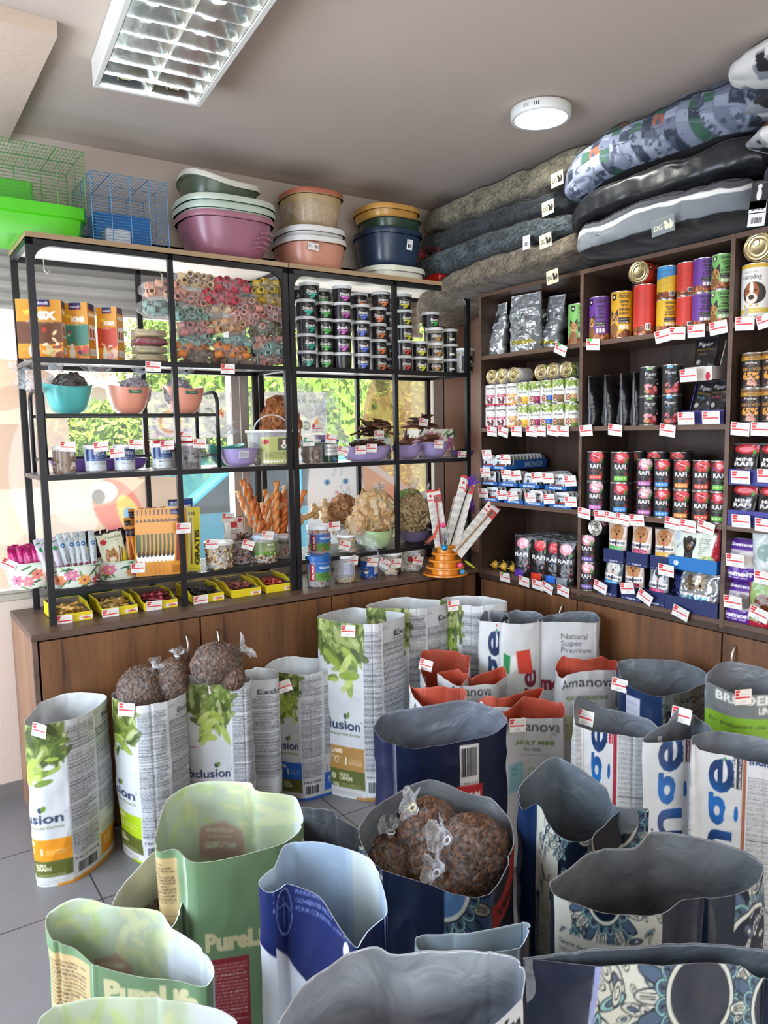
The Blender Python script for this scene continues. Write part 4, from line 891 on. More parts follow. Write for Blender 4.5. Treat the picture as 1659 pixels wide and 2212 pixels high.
def a_dach(cv,w,h):
    cv.rect(0,0,cv.w,h,'#dfe6d8');cv.rect(0,h*.80,w,h,'#b3202c');cv.poly([(w*.85,0),(w,0),(w,h),(w*.95,h*.8),(w*.88,h*.4)],'#b3202c');cv.poly([(0,h*.82),(w*.3,h*.75),(w,h*.82),(w,h*.86),(0,h*.86)],'#b3202c')
    cv.ell(w*.4,h*.28,w*.10,h*.30,'#1b1715');cv.ell(w*.40,h*.55,w*.09,h*.14,'#1b1715');cv.ell(w*.31,h*.52,w*.045,h*.14,'#1b1715',.2);cv.ell(w*.49,h*.52,w*.045,h*.14,'#1b1715',-.2);cv.ell(w*.40,h*.47,w*.04,h*.06,'#8a5228');cv.ell(w*.4,h*.46,w*.018,w*.014,'#060505')
    for s in (-1,1):cv.ell(w*(.4+s*.035),h*.57,w*.012,w*.012,'#8a5228');cv.ell(w*(.4+s*.06),h*.04,w*.035,h*.05,'#8a5228')
    cv.text('tasty',w*.12,h*.40,.012,'#3a6a9a',rot=.9);cv.ell(w*.12,h*.66,w*.07,h*.1,'#b9d0de');cv.fine(w*.62,h*.3,w*.85,h*.68,'#5a6a5a',.008)
    cv.ell(w*.78,h*.2,w*.16,h*.14,'#b5ce8a',.3)
    for i in range(8):cv.ell(w*(.66+.2*R.random()),h*(.12+.2*R.random()),w*.02,w*.012,'#8a5a3a')
yb=y2(1500,1220,.02)
def a_bluefront(cv,w,h):cv.rect(0,0,w,h,'#1a72b8');cv.ell(w*.16,h*.5,.011,.011,'#e8f2fa');cv.line([(w*.16-.006,h*.4),(w*.16,h*.65)],.002,'#1a72b8')
carton('display_carton','bright blue display carton holding the dachshund pack',(XS+.004,yb,WB+.17),-PI/2,.215,.14,.10,.055,'#1a72b8',a_bluefront,'#574c44')
pouch('dach',.205,.20,.06,a_dach,'large white and red pack with dachshund picture',(XS+.04,yb+.004,WB+.1735),-PI/2,None,'treat pack',topw=.98)
carton('display_carton','wide navy display carton holding the lowest shiny pack',(XS-.002,yb-.002,WB),-PI/2,.235,.15,.12,.06,'#1d2a5c',None,'#574c44')
def a_cp(cv,w,h):
    cv.rect(0,0,cv.w,h,'#9a9c9c');cv.rect(0,0,w*.2,h,'#1e2c66');cv.ell(w*.4,h*.72,w*.1,h*.2,'#7a6a58');cv.ell(w*.62,h*.74,w*.12,h*.2,'#b5a48e');cv.ell(w*.62,h*.66,w*.03,w*.03,'#15100e')
    cv.rect(w*.2,h*.28,w*.85,h*.46,'#e4e6e6');cv.text('CLUB',w*.34,h*.32,h*.08,'#1d6a9a',fit=w*.2,center=True,bold=.05,shear=.15);cv.text('4',w*.5,h*.3,h*.14,'#1d6a9a',center=True,bold=.05);cv.text('PAWS',w*.68,h*.32,h*.08,'#1d6a9a',fit=w*.22,center=True,bold=.05,shear=.15)
pouch('clubp',.2,.165,.07,a_cp,'shiny grey pack with puppy picture in the lowest wide carton',(XS+.04,yb-.002,WB+.0035),-PI/2,None,'treat pack',FOILP,crink=.007)
# --- bay 1, third shelf: blue cartons with aluminium trays standing on edge
def tray_pack(lid,label,loc,rot,group):
    k='tray'+lid
    if k in CAN:return dup(CAN[k],label,loc,None,group,rot)
    t=thing('food_tray',label,'food tray',loc,0,group,rot);w,h,d,r0=.092,.072,.028,.02
    ring=[]
    for cx,cz,a0 in ((w/2-r0,r0,-PI/2),(w/2-r0,h-r0,0),(-w/2+r0,h-r0,PI/2),(-w/2+r0,r0,PI)):
        ring += [(cx+r0*math.cos(a0+i*PI/10),cz+r0*math.sin(a0+i*PI/10)) for i in range(6)]
    mb=MB();cz=h/2;rows=[[(x*s,y,cz+(z-cz)*s) for x,z in ring] for s,y in ((1.0,.001),(1.0,.003),(.95,.004),(.9,d))];mb.grid(rows,0,True);mb.add([(x*.9,d,cz+(z-cz)*.9) for x,z in ring],[tuple(range(len(ring)))])
    mb.build('shell',mat('alu_tray','#c4c9cd',.28,.9),t,'auto')
    cv=Cv(w,h,.0014,'#d4dade');cv.rect(0,h*.55,w,h,'#eef1f2');cv.text('monge',w*.5,h*.66,.012,'#20242c',fit=.058,center=True,bold=.03);cv.text('FRESH',w*.6,h*.5,.006,'#8a9098',center=True);cv.rect(w*.08,h*.18,w*.9,h*.34,{'a':'#8a4a32','b':'#6a8fc0','c':'#a8433a'}[lid]);cv.ell(w*.3,h*.4,.008,.01,'#33373c')
    n=24;rows=[];cols_=[]
    for q in (0,.35,.7,.95,1.0):rows.append([(x*q,0,cz+(z-cz)*q) for x,z in ring]+[(ring[0][0]*q,0,cz+(ring[0][1]-cz)*q)])
    P=[];N1=34;X,Z=np.meshgrid(np.linspace(-1,1,N1),np.linspace(-1,1,N1));pn=5;kq=(np.abs(X)**pn+np.abs(Z)**pn)**(1/pn)/np.maximum(np.maximum(np.abs(X),np.abs(Z)),1e-6);kq=np.where(kq < 1e-6,1,kq)
    PX=X/kq*w/2;PZ=Z/kq*h/2+cz;P=np.stack([PX,-.0008+0*PX,PZ],-1);sheet('foil_lid',P,cv.at(PX+w/2,PZ),GLOSS,t)
    CAN[k]=t;return t
def a_mbox(cv,w,h):cv.rect(0,0,w,h,'#1f63ae');cv.text('MONGE',w*.5,h*.3,h*.42,'#f2f5f8',fit=w*.6,center=True,bold=.05,shear=.1)
def a_mbox2(cv,w,h):cv.rect(0,0,w,h,'#1f63ae')
rowsM=[  # y centre along shelf, z, tray count, label word
    (-.575,.170,1,'c','left box of the top tier'),(-.668,.170,11,'a','long box of the top tier'),
    (-.585,.085,3,'a','box by the upright in the middle tier'),(-.735,.085,4,'b','second box of the middle tier'),(-.885,.085,9,'b','third box of the middle tier'),(-1.06,.085,3,'a','rightmost box of the middle tier'),
    (-.600,0,3,'c','box by the upright in the bottom tier'),(-.775,0,4,'b','second box of the bottom tier'),(-.92,0,4,'a','third box of the bottom tier'),(-1.09,0,4,'c','rightmost box of the bottom tier')]
for i,(y,dz,n,kd,wd) in enumerate(rowsM):
    w=.10 if dz == .170 and i == 0 else .135;w=.108 if i == 1 else w
    dp=.30 if i == 1 else .2
    carton('display_carton','blue display carton, '+wd,(XS+.004,y,W3+dz),-PI/2,w,dp,.032 if i != 1 else .05,.02,'#1f5ea8',a_mbox,'#8a7458','blue tray cartons')
    if i == 1:
        cv=Cv(.24,.046,.002,'#1c4f92');cv.text('MONGE',.14,.010,.026,'#8fa6c4',fit=.13,center=True,bold=.05);o=flat_print('side_print',cv,.24,.046,None,PAPER,.002);o.parent=bpy.data.objects[[q.name for q in COL.objects if q.get('label') == 'blue display carton, '+wd][0]];o.rotation_euler=(0,0,PI/2);o.location=(.0555,.176,.002)
    for j in range(n):
        tx=XS+.012+.025*j if i == 1 else XS+.012+.029*j
        tray_pack(kd if (j % 2 == 0 or n > 6) else 'a','aluminium tray in %s, %s from the front' % (wd,ordn(j)),(tx,y,W3+dz+.004),(Matrix.Rotation(-PI/2,4,'Z') @ Matrix.Rotation(-.12,4,'X')).to_euler(),'aluminium food trays')
# --- bay 1, bottom shelf: sausages and slim pouches
def sausage(label,y,x,rz,z=WB):
    if 'saus' in CAN:return dup(CAN['saus'],label,(x,y,z),rz,'food sausages')
    t=thing('food_sausage',label,'sausage',(x,y,z),rz,'food sausages');L,r=.2,.026;cv=Cv(2*PI*r,L,.0015,'#1b1a18')
    cv.rect(0,L*.86,cv.w,L,'#c99a2a').rect(0,0,cv.w,L*.14,'#c99a2a');cv.rect(0,L*.3,cv.w,L*.34,'#c99a2a');cv.text('DOLINA',cv.w*.5,L*.4,.02,'#e8d8a0',rot=PI/2,bold=.05,fit=.09);cv.text('Premium',cv.w*.25,L*.4,.012,'#d8b040',rot=PI/2)
    nu,nv=50,80;U,Vv=np.meshgrid(np.linspace(0,1,nu),np.linspace(0,1,nv));rr=r*np.clip(1-np.abs(2*Vv-1)**5,.0,1)**.45;a=U*2*PI
    P=np.stack([Vv*L,rr*np.cos(a),r+rr*np.sin(a)],-1);sheet('casing',P,cv.at(U*cv.w,Vv*L),GLOSS,t)
    MB().tube([(-.008,0,r),(.003,0,r)],[.005,.003],8).build('clipped_end',GOLD,t,True);CAN['saus']=t;return t
for i,(y,dz) in enumerate([(-.575,0),(-.645,0),(-.715,0),(-.785,0)]):sausage('gold and black sausage pack lying on the bottom shelf, %s from the corner' % ordn(i),y,XS+.034,-.5)
def a_rp(pic,band):
    def f(cv,w,h):
        cv.rect(0,0,cv.w,h,'#1c191c');cv.ell(w*.5,h*.82,w*.34,h*.13,pic[0]);cv.ell(w*.55,h*.85,w*.24,h*.09,pic[1]);cv.ell(w*.8,h*.7,w*.05,h*.06,'#4f9a3a')
        cv.text('RAFI',w*.46,h*.5,h*.09,'#f6f4f0',fit=w*.75,center=True,bold=.03);cv.text('WITH MEAT',w*.4,h*.45,h*.03,band,center=True);cv.rect(w*.05,0,w*.62,h*.17,band)
        for a,b in ((.8,.4),(.7,.3),(.85,.27),(.75,.2)):cv.ell(w*a,h*b,.005,.005,'#a3262a')
    return f
for i,(px,band,pic,d) in enumerate([(1131,'#5a3a9a',pk[0],'violet'),(1168,'#d8402a',pk[2],'red'),(1199,'#2a6fd0',pk[1],'blue'),(1224,'#8a9098',pk[0],'grey')]):
    for j in range(4):
        pouch('rp%d' % i,.105,.21,.05,a_rp(pic,band),'slim black pouch with %s foot on the bottom shelf, %s' % (d,['front of its row','second of its row','third of its row','back of its row'][j]),(XS+.04+.062*j,y2(px,1220,.04)-.002*j,WB),-PI/2+.3,'slim black pouches of the corner bay','pouch',topw=.9)
# --- bay 3
def y3(px,py=700,dep=.06):return yof(px,py,dep)
can('euro',.053,.205,a_euro,'tall white and yellow can with hound picture',(XS+.06,y3(1634,650,.06),W1),-PI/2+.25)
can('euroG',.052,.15,a_euro,'can lying on the tall hound can, gold lid to the room',(XS+.158,y3(1632,540,.02)-.0,W1+.205+.052),gold=True,rot=ROTL(.1,2))
for lv in (0,1):
    for q,px in enumerate((1629,1674)):can('prof',.0465,.13,a_prof,'dark brown can with orange print, %s, %s' % (('lower','upper')[lv],('beside the upright','at the frame edge')[q]),(XS+.056,y3(px,840,.056),W2+lv*.1305),-PI/2+.25)
def a_mr(band):
    def f(cv,w,h):
        cv.rect(0,0,cv.w,h,'#1d1a1c');cv.ell(w*.6,h*.88,w*.5,h*.13,'#b0202a');cv.ell(w*.55,h*.87,w*.3,h*.07,'#e8808a');cv.ell(w*.85,h*.8,w*.06,h*.06,'#4f9a3a');cv.text('MINI',w*.5,h*.58,h*.085,'#f4f2ee',fit=w*.62,center=True,bold=.03);cv.text('RAFI',w*.5,h*.46,h*.1,'#f4f2ee',fit=w*.72,center=True,bold=.04);cv.text('WITH MEAT',w*.5,h*.37,h*.04,band,center=True);cv.rect(0,0,w,h*.28,band)
    return f
for lv in (0,1):
    for q,px in enumerate((1607,1666)):
        y=y3(px,1080,.03);z=W3+lv*.155
        carton('display_carton','violet-blue display carton of mini pouches, %s, %s' % (('lower','upper')[lv],('beside the upright','at the frame edge')[q]),(XS+.004,y,z),-PI/2,.112,.14,.145,.06,'#39398c',None,'#574c44','violet-blue cartons')
        pouch('mr%d' % lv,.1,.15,.05,a_mr('#5a2f9a' if lv == 0 else '#c0282a'),'small black pouch in the violet-blue carton, %s, %s' % (('lower','upper')[lv],('beside the upright','at the frame edge')[q]),(XS+.035,y,z+.0035),-PI/2,None,'pouch')
def a_gem(dogc,t_):
    def f(cv,w,h):
        cv.rect(0,0,cv.w,h,'#5a2f93');cv.rect(0,h*.80,w,h,'#4a2580');cv.text('Gemon',w*.5,h*.83,h*.075,'#f2f0f4',fit=w*.7,center=True,bold=.05);cv.rect(w*.1,h*.32,w*.95,h*.74,'#c9c4cc');cv.ell(w*.65,h*.5,w*.22,h*.2,dogc);cv.ell(w*.6,h*.44,w*.04,w*.035,'#15100e');cv.ell(w*.6,h*.54,w*.03,w*.03,'#15100e')
        cv.text(t_,w*.34,h*.64,h*.05,'#5a4a70',center=True);cv.text('Gemon',w*.46,h*.12,h*.11,'#f4f2f6',fit=w*.82,center=True,bold=.06)
        for i in range(3):cv.rect(w*(.15+.22*i),h*.05,w*(.33+.22*i),h*.08,'#d8d0e8')
    return f
for lv in (0,1):
    pouch('gem%d' % lv,.142,.158,.07,a_gem(('#8a8684','#e9e6e2')[lv],('Adult','Mussed')[lv]),'purple dog food pack at the foot of the third bay, %s' % ('lower, with grey dog','upper, with pale dog')[lv],(XS+.05,y3(1603,1250,.05),WB+lv*.162),-PI/2,None,'pouch')
def a_hs(cv,w,h):cv.rect(0,0,cv.w,h,'#b02a3a');cv.rect(w*.06,h*.1,w*.94,h*.9,'#8fae6a');cv.ell(w*.5,h*.45,w*.3,h*.2,'#6a3a20');cv.ell(w*.5,h*.2,w*.2,h*.12,'#3a2015')
pouch('hs',.11,.19,.06,a_hs,'green and red snack pack at the bottom right frame edge',(XS+.045,y3(1655,1280,.05),WB),-PI/2+.2,None,'pouch')
pouch('wgem',.12,.16,.06,lambda cv,w,h:(cv.rect(0,0,cv.w,h,'#c9d2d0'),cv.ell(w*.5,h*.5,w*.3,h*.2,'#8aa6a0')),'pale grey pouch above the snack pack at the frame edge',(XS+.05,y3(1662,1180,.05),WB+.20),-PI/2+.1,None,'pouch')
carton('display_carton','low white carton carrying the pale grey pouch at the frame edge',(XS+.012,y3(1662,1180,.05)-.0,WB+.193),-PI/2,.125,.13,.006,.006,'#d9d5cf')
# --- price tags on the right-hand shelving
def ptags(lst,z,phrase,dy=0,**kw):
    for i,q in enumerate(lst):
        px,py=q[0],q[1];tl=q[2] if len(q) > 2 else R.uniform(-.12,.12);dot=q[3] if len(q) > 3 else None
        price_tag(px,py,'x',XS,'red and white price tag %s, %s from the left%s' % (phrase,ordn(i),', green-dotted' if dot else ''),.074,.05,tl,dot,**kw)
ptags([(1211,755,.45,'#3fd04a')],W1,'under the foil bags')
ptags([(1063,932),(1087,933,.25),(1116,932),(1148,932,.1),(1167,931),(1194,930,.15),(1216,931)],W2,'below the white can rows')
ptags([(1052,982),(1092,992),(1049,1021),(1094,1025),(1115,1027),(1160,1031),(1184,1033),(1232,1039)],W3,'on the upper blue cartons',off=.012)
ptags([(1044,1065),(1085,1069),(1108,1071),(1146,1075),(1186,1078),(1233,1084)],W3,'on the lowest blue cartons',off=.014)
ptags([(1091,1247,0,'#3fd04a'),(1132,1256,.1),(1162,1264,.1),(1182,1270,.35),(1217,1277,.2)],WB,'below the slim black pouches')
ptags([(1281,744,.1,'#3fd04a'),(1432,726),(1463,720),(1504,715),(1552,708)],W1,'below the tall colourful cans')
ptags([(1266,930),(1329,929,.12),(1442,930,.15)],W2,'below the black pouches')
ptags([(1487,811,0),(1482,904,0),(1536,902,0)],W2,'on the cat pouch cartons',off=.028)
ptags([(1262,1109,.1),(1298,1114),(1321,1118,.1),(1345,1122,.15),(1376,1124),(1453,1131,.12),(1486,1136,.12),(1525,1140,.25)],W3,'below the black can rows')
ptags([(1439,1232,.05),(1297,1268,.3),(1355,1271,-.15),(1393,1290,.45),(1470,1324,.3)],WB,'among the navy cartons',off=.02)
ptags([(1609,699,.08),(1656,692,-.2)],W1,'below the hound can',off=.004)
ptags([(1599,927,.1),(1643,927,.05)],W2,'below the brown cans')
ptags([(1600,1031,0),(1601,1126,0),(1657,1028,0),(1652,1135,.05)],W3,'on the mini pouch cartons',off=.012)
ptags([(1588,1211,0),(1583,1301,0),(1650,1249,.05),(1639,1327,.3)],WB,'among the purple packs',off=.03)
# ================================================================== goods on the racks
def qx(px,y,py=900):return float(at_y(px,py,y)[0])
# --- dark snack tubs, stacked columns
def a_snack(band,word='Snacks',amber=False):
    def f(cv,w,h):
        cv.rect(0,0,w,h,'#191719');c=w*.5;cv.text('Eddie',c+.008,h*.78,.0055,'#d8d4cc',center=True,shear=.3);cv.text(word,c+.006,h*.46,.015,'#f6f2ea',fit=.062,center=True,shear=.3,bold=.03)
        cv.rect(c-.02,h*.27,c+.036,h*.42,band);cv.fine(c-.014,h*.30,c+.03,h*.40,'#ffffff',.004,.6);cv.ell(c+.008,h*.13,.014,.007,band,.5);cv.ell(c+.016,h*.24,.005,.005,band)
        cv.ell(c+.038,h*.45,.007,.018,'#3a3634');cv.ell(c+.038,h*.62,.008,.008,'#4a4644')
        cv.fine(.01,h*.15,c-.04,h*.85,'#888',.005,.4)
    return f
def a_mix(cv,w,h):cv.rect(0,0,w,h,'#181818');cv.rect(0,0,w*.33,h,'#8fb52a');cv.text('Eddie',w*.5,h*.74,.006,'#ddd',center=True,shear=.3);cv.text('Junior',w*.46,h*.48,.010,'#7fae3a',center=True,shear=.3);cv.text('MIX',w*.52,h*.22,.012,'#f2f0ea',center=True,bold=.05)
BK={}
def snack(key,band,px,lv,y,desc,word='Snacks',py=700,ra=.0,amber=False,h=.0795,r=.046,base=Z1,z=None):
    x=qx(px,y,py);z=base+lv*h if z is None else z;rz=-.28+R.uniform(-.25,.25)+ra
    lab='%s snack tub, %s' % (desc[0],desc[1])
    if key in BK:return dup(BK[key],lab,(x,y,z),rz,'dark snack tubs')
    t=thing('snack_tub',lab,'tub',(x,y,z),rz,'dark snack tubs');r0,r1=r*.93,r*1.0
    if not amber:MB().lathe([(0,.0005),(r0,.0005),(r0+.001,.003),(r1,h-.013),(0,h-.013)],40).build('container',mat('dark_tub','#1a1819',.35),t,'auto')
    else:
        MB().lathe([(0,.0005),(r0,.0005),(r0+.001,.003),(r1,h-.013)],40).build('container',CLEARP,t,'auto')
        P=[(math.cos(a)*(r0-.006),math.sin(a)*(r0-.006),z_) for a,z_ in [(R.random()*6.28,R.uniform(.008,h-.02)) for _ in range(110)]];cr=MB().lathe([(0,.004),(r0*.88,.004),(r0*.9,h-.016),(0,h-.016)],16)
        scatter('contents','chunk',P,[(p[0],p[1],0) for p in P],[mat('treat_#8a6a3a','#8a6a3a',.65,var=.25,vs=90),mat('treat_#a88a4e','#a88a4e',.65,var=.25,vs=90)],t,.55,core=(cr.v,cr.f))
    art=a_mix if word == 'MIX' else a_snack(band,word);fw=.95 if not amber else .55;W_=2*PI*r*fw;hh=h*.70 if not amber else h*.5;z0=.005 if not amber else h*.14;cv=Cv(W_,hh,.0014);art(cv,W_,hh)
    U,Vv=np.meshgrid(np.linspace(0,1,int(W_/.0015)),np.linspace(0,1,int(hh/.0015)));a=-PI/2+(U-.5)*2*PI*fw;rr=r0+(r1-r0)*(z0+Vv*hh)/h+.0012
    sheet('wrap_label',np.stack([rr*np.cos(a),rr*np.sin(a),z0+Vv*hh],-1),cv.at(U*W_,Vv*hh),GLOSS,t)
    MB().lathe([(r1+.001,h-.015),(r1+.003,h-.0145),(r1+.003,h-.001),(r1,h),(r1-.004,h),(r1-.005,h-.003),(0,h-.003)],40).build('lid',mat('tub_lid_grey','#c6cacb',.35) if not amber else mat('tub_lid_white','#e6e6e2',.35),t,'auto')
    BK[key]=t;return t
LV=['on the shelf','second up','third up','fourth up','fifth up','sixth up']
cols_=[('teal','#1fa08a',661,5,-.335,'teal-banded','leftmost column'),('green','#35a83a',700,4,-.315,'green-banded','second column'),('pink','#b84aa8',738,5,-.34,'pink-banded','third column'),
         ('blue','#4a66c8',779,4,-.335,'blue-banded','fourth column'),('orange','#d8713a',815,5,-.30,'orange-banded','fifth column'),('red','#c9353a',842,5,-.20,'red-banded','column behind the black upright')]
for key,band,px,n,y,d,cpos in cols_:
    for lv in range(n):snack(key,band,px+(9 if lv == n-1 and n == 5 and key != 'red' else 0) - (7 if key == 'pink' and lv == 4 else 0),lv,y,(d,'%s, %s' % (cpos,LV[lv])),ra=(2.2 if key == 'pink' and lv == 0 else 0))
for key,px,lv,y in (('green',697,4,-.22),('orange',775,4,-.22),('teal',645,4,-.2)):snack(key,'#35a83a',px,lv,y,('half hidden dark','topmost in the row behind, above the %s column' % {'green':'second','orange':'fourth','teal':'leftmost'}[key]))
for px,lv,k,band,d,y in ((869,0,'red',0,'red-banded',-.335),(869,1,'red',0,'red-banded',-.335),(872,2,'yellow','#c9c22a','yellow-banded',-.30),(871,3,'yellow','#c9c22a','yellow-banded',-.30),(870,4,'yellow','#c9c22a','yellow-banded',-.30)):
    snack(k,band,px,lv,y,(d,'column right of the black upright, '+LV[lv]))
for lv in (0,1):snack('yellow','#c9c22a',904,lv,-.325,('yellow-banded','short column of two, '+LV[lv]))
for lv in (0,1,2):snack('amber','#c98a3a',938,lv,-.31,('clear amber','amber column, '+LV[lv]),amber=True)
snack('green','#35a83a',930,3,-.31,('green-banded','topmost on the amber column'))
for lv in (0,1,2):snack('mix','#7fae3a',970,lv,-.30,('green and black mix','last column, '+LV[lv]),'MIX')
tub('large clear tub with dark label at the end of the tub shelf',(qx(1001,-.33,780),-.33,Z1),.058,.135,['#8a7048','#a58c60','#6a5234'],'pillow',.4,lid='#f0f2f4',art=a_snack('#7fae3a','Puppy'),artw=.4,artb=(.1,.7),fill=.86,size=.7)
# --- treat cartons at the left of the top shelf
def a_vita(bg2,words,c3):
    def f(cv,w,h):
        cv.rect(0,0,w,h,'#d8952a');cv.rect(0,h*.25,w,h*.62,bg2);cv.poly([(0,h*.1),(w,h*.28),(w,0),(0,0)],'#e08a1f');cv.rect(w*.3,h*.88,w*.75,h,'#2a2358');cv.text('vitakraft',w*.52,h*.915,w*.075,'#f2f0f4',fit=w*.4,center=True,bold=.03);cv.ell(w*.62,h*.885,.005,.004,'#d8303a')
        cv.text(words[0],w*.3,h*.74,w*.10,'#f2e23a',fit=w*.28,center=True,bold=.06);cv.text(words[1],w*.62,h*.67,w*.17,'#f6f4ee',fit=w*.52,center=True,bold=.08);cv.fine(w*.2,h*.58,w*.8,h*.64,'#f2ead8',.005)
        for i in range(9):cv.ell(w*(.15+.75*R.random()),h*(.15+.35*R.random()),w*.07,w*.035,['#e9d6a0','#c23a2a','#f2ead0','#8a5a30'][i % 4],R.random()*3)
        cv.ell(w*.35,h*.12,w*.12,h*.12,'#efe8da');cv.ell(w*.35,h*.24,w*.07,h*.05,'#efe8da');cv.blotch(w*.55,h*.05,w*.95,h*.2,c3,14,.014)
    return f
def a_side(words):
    def f(cv,w,h):cv.rect(0,0,w,h,'#d08f2c');cv.rect(w*.15,h*.88,w*.9,h,'#2a2358');cv.text(words,w*.5,h*.77,w*.2,'#f4f0e4',fit=w*.8,center=True,bold=.08);cv.rect(w*.1,h*.36,w*.9,h*.62,'#e4e6e6');cv.rect(w*.18,h*.4,w*.45,h*.55,'#a03a2a');cv.rect(w*.55,h*.4,w*.8,h*.55,'#8a5a3a');cv.rect(w*.1,h*.08,w*.9,h*.2,'#dfe2e2');cv.fine(w*.14,h*.1,w*.86,h*.18,'#667',.005)
    return f
def treat_box(label,loc,rz,w,d,h,af,asd):
    t=thing('treat_carton',label,'carton',loc,rz);MB().box(-w/2,0,0,w/2,d,h).build('box',mat('carton_amber','#cf8f2e',.5),t,bevel=.001)
    cv=Cv(w,h,.0018);af(cv,w,h);o=flat_print('front_print',cv,w,h,Matrix.Translation((0,-.0012,0)),PAPER,.0018,t)
    cv=Cv(d,h,.0018);asd(cv,d,h);flat_print('side_print',cv,d,h,Matrix.Translation((w/2+.0012,d/2,0)) @ Matrix.Rotation(PI/2,4,'Z'),PAPER,.0018,t);return t
treat_box('wide amber treat carton, leftmost on the top shelf',(qx(84,-.33,700),-.34,Z1),-.38,.165,.075,.225,a_vita('#6a3f26',('VITA','MiX'),['#8a3a2a','#e8d8a0']),a_side('MiX'))
treat_box('amber treat carton with green dot, middle of three',(qx(160,-.31,700),-.325,Z1),-.62,.105,.07,.225,a_vita('#3f7a68',('VITA','BONES'),['#c23a2a','#5a9a3a','#4a2a5a']),a_side('BONES'))
treat_box('amber treat carton with red picture, right of three',(qx(229,-.30,700),-.31,Z1),-.72,.085,.06,.22,a_vita('#c2432a',('VITA','ROLLS'),['#e8c8b0','#d88a8a']),a_side('ROLLS'))
# --- flat bags of chew sticks
for i,(c,d) in enumerate([('#b8a67c','beige'),('#b3a47a','beige'),('#8c3440','dark red'),('#c0ae86','beige')]):
    t=thing('stick_bag','flat bag of %s chew sticks, %s in the stack' % (d,['lowest','second from below','third from below','topmost'][i]),'bag of sticks',(qx(318,-.28,740),-.30,Z1+.0345*i+.001),.03*(-1)**i,'stacked bags of chew sticks')
    m_=mat('sticks_'+c,c,.8,var=.3,vs=60)
    for k in range(9):MB().tube([(-.062,-.05+.0115*k,.010+.014*(k % 2)),(0,-.05+.0115*k,.012+.014*(k % 2)),(.062,-.05+.0115*k,.010+.014*(k % 2))],.0075,6).build('chew_stick',m_,t,True)
    f=MB();blob(f,.09,.07,.019,12,i,.08,1,.06,cen=(0,0,.0175));f.build('film',FILM,t,True)
    f=MB();f.grid([[(x,y,.012+.004*math.sin(y*300)) for y in [-.05+.01*k for k in range(11)]] for x in (-.1,-.085,-.07)]);f.build('sealed_end',FILM,t,True)
# --- heap of bags with short chew rolls
ROLLMESH={}
def roll_bag(px,py,col,desc,y=-.27,w=.08,d=.075,hh=.034,n=14,rz=0,tilt=0):
    x,_,z=at_y(px,py,y);t=thing('chew_roll_bag',desc,'bag of chew rolls',(x,y,z),rz,'bags of chew rolls',(tilt*.5,tilt,rz))
    if col not in ROLLMESH:
        m=MB();m.lathe([(.0095,-.017),(.0145,-.0175),(.0155,-.012),(.0155,.012),(.0145,.0175),(.0095,.017),(.0095,-.017)],12);m.lathe([(0,-.013),(.0098,-.013),(.0098,.013),(0,.013)],10,1)
        o=m.build('chew_roll',[mat('roll_'+col,col,.7,var=.12,vs=70),mat('roll_inside','#5a5246',.9)],t,True);ROLLMESH[col]=o.data;first=o
    else:first=None
    k=0
    for a in range(-2,3):
        for b in (-1,0,1):
            if k >= n:break
            o=first if (k == 0 and first) else bpy.data.objects.new('chew_roll',ROLLMESH[col])
            if not (k == 0 and first):COL.objects.link(o);o.parent=t
            o.location=(a*.031+R.uniform(-.004,.004),-.035+b*.017+R.uniform(-.004,.004),(-.014 if (a+b) % 2 else .014)+R.uniform(-.006,.006));o.rotation_euler=(PI/2+R.uniform(-.4,.4),R.uniform(-.3,.3),R.uniform(-.7,.7)+(PI/2 if R.random() < .35 else 0));k += 1
    f=MB();blob(f,w*1.22,d,hh*1.25,12,k+px,.12,1,.1);f.build('film',FILM,t,True)
    return t
RB=[(348,628,'#d9a58a','peach'),(420,608,'#cdb48a','beige'),(495,620,'#b3424c','red'),(575,622,'#c2a62e','yellow'),(585,648,'#b8962a','ochre'),(343,668,'#8aa59c','grey-green'),(402,645,'#c98f80','pink'),(468,645,'#b8434f','red'),(520,662,'#c98f80','pink'),
      (585,680,'#c9948a','pink'),(405,683,'#7fa69c','mint'),(455,668,'#c8ab88','beige'),(525,690,'#c9948a','pink'),(414,712,'#b98078','rose'),(487,705,'#c2946a','tan'),(568,713,'#6b6248','olive'),(420,737,'#7c9f98','mint'),(497,745,'#7c9f98','mint'),(580,740,'#bb8672','rose'),
      (408,757,'#cc7a3c','orange'),(492,761,'#cc7a3c','orange'),(590,758,'#7c9f98','mint'),(425,775,'#6a5240','brown'),(505,777,'#74604a','brown'),(590,776,'#b98078','rose')]
for i,(px,py,c,d) in enumerate(RB):
    row=sum(1 for q in (640,675,700,727,752,768) if py > q);roll_bag(px,py,c,'clear bag of %s chew rolls in %s layer, %s from left' % (d,['the top','the second','the third','the fourth','the fifth','the sixth','the bottom'][row],ordn(min(15,sum(1 for r in RB if sum(1 for q in (640,675,700,727,752,768) if r[1] > q) == row and r[0] < px)))),y=-.27+R.uniform(-.02,.02),rz=R.uniform(-.15,.15),tilt=R.uniform(-.15,.15))
# hidden lower support of the heap: bags behind
price_tag(331,792,'y',YR,'red and white price tag on the top shelf edge below the chew sticks',.066,.043,.02,off=.012)
price_tag(492,797,'y',YR,'red and white price tag on the top shelf edge below the roll heap',.066,.043,0,off=.012)
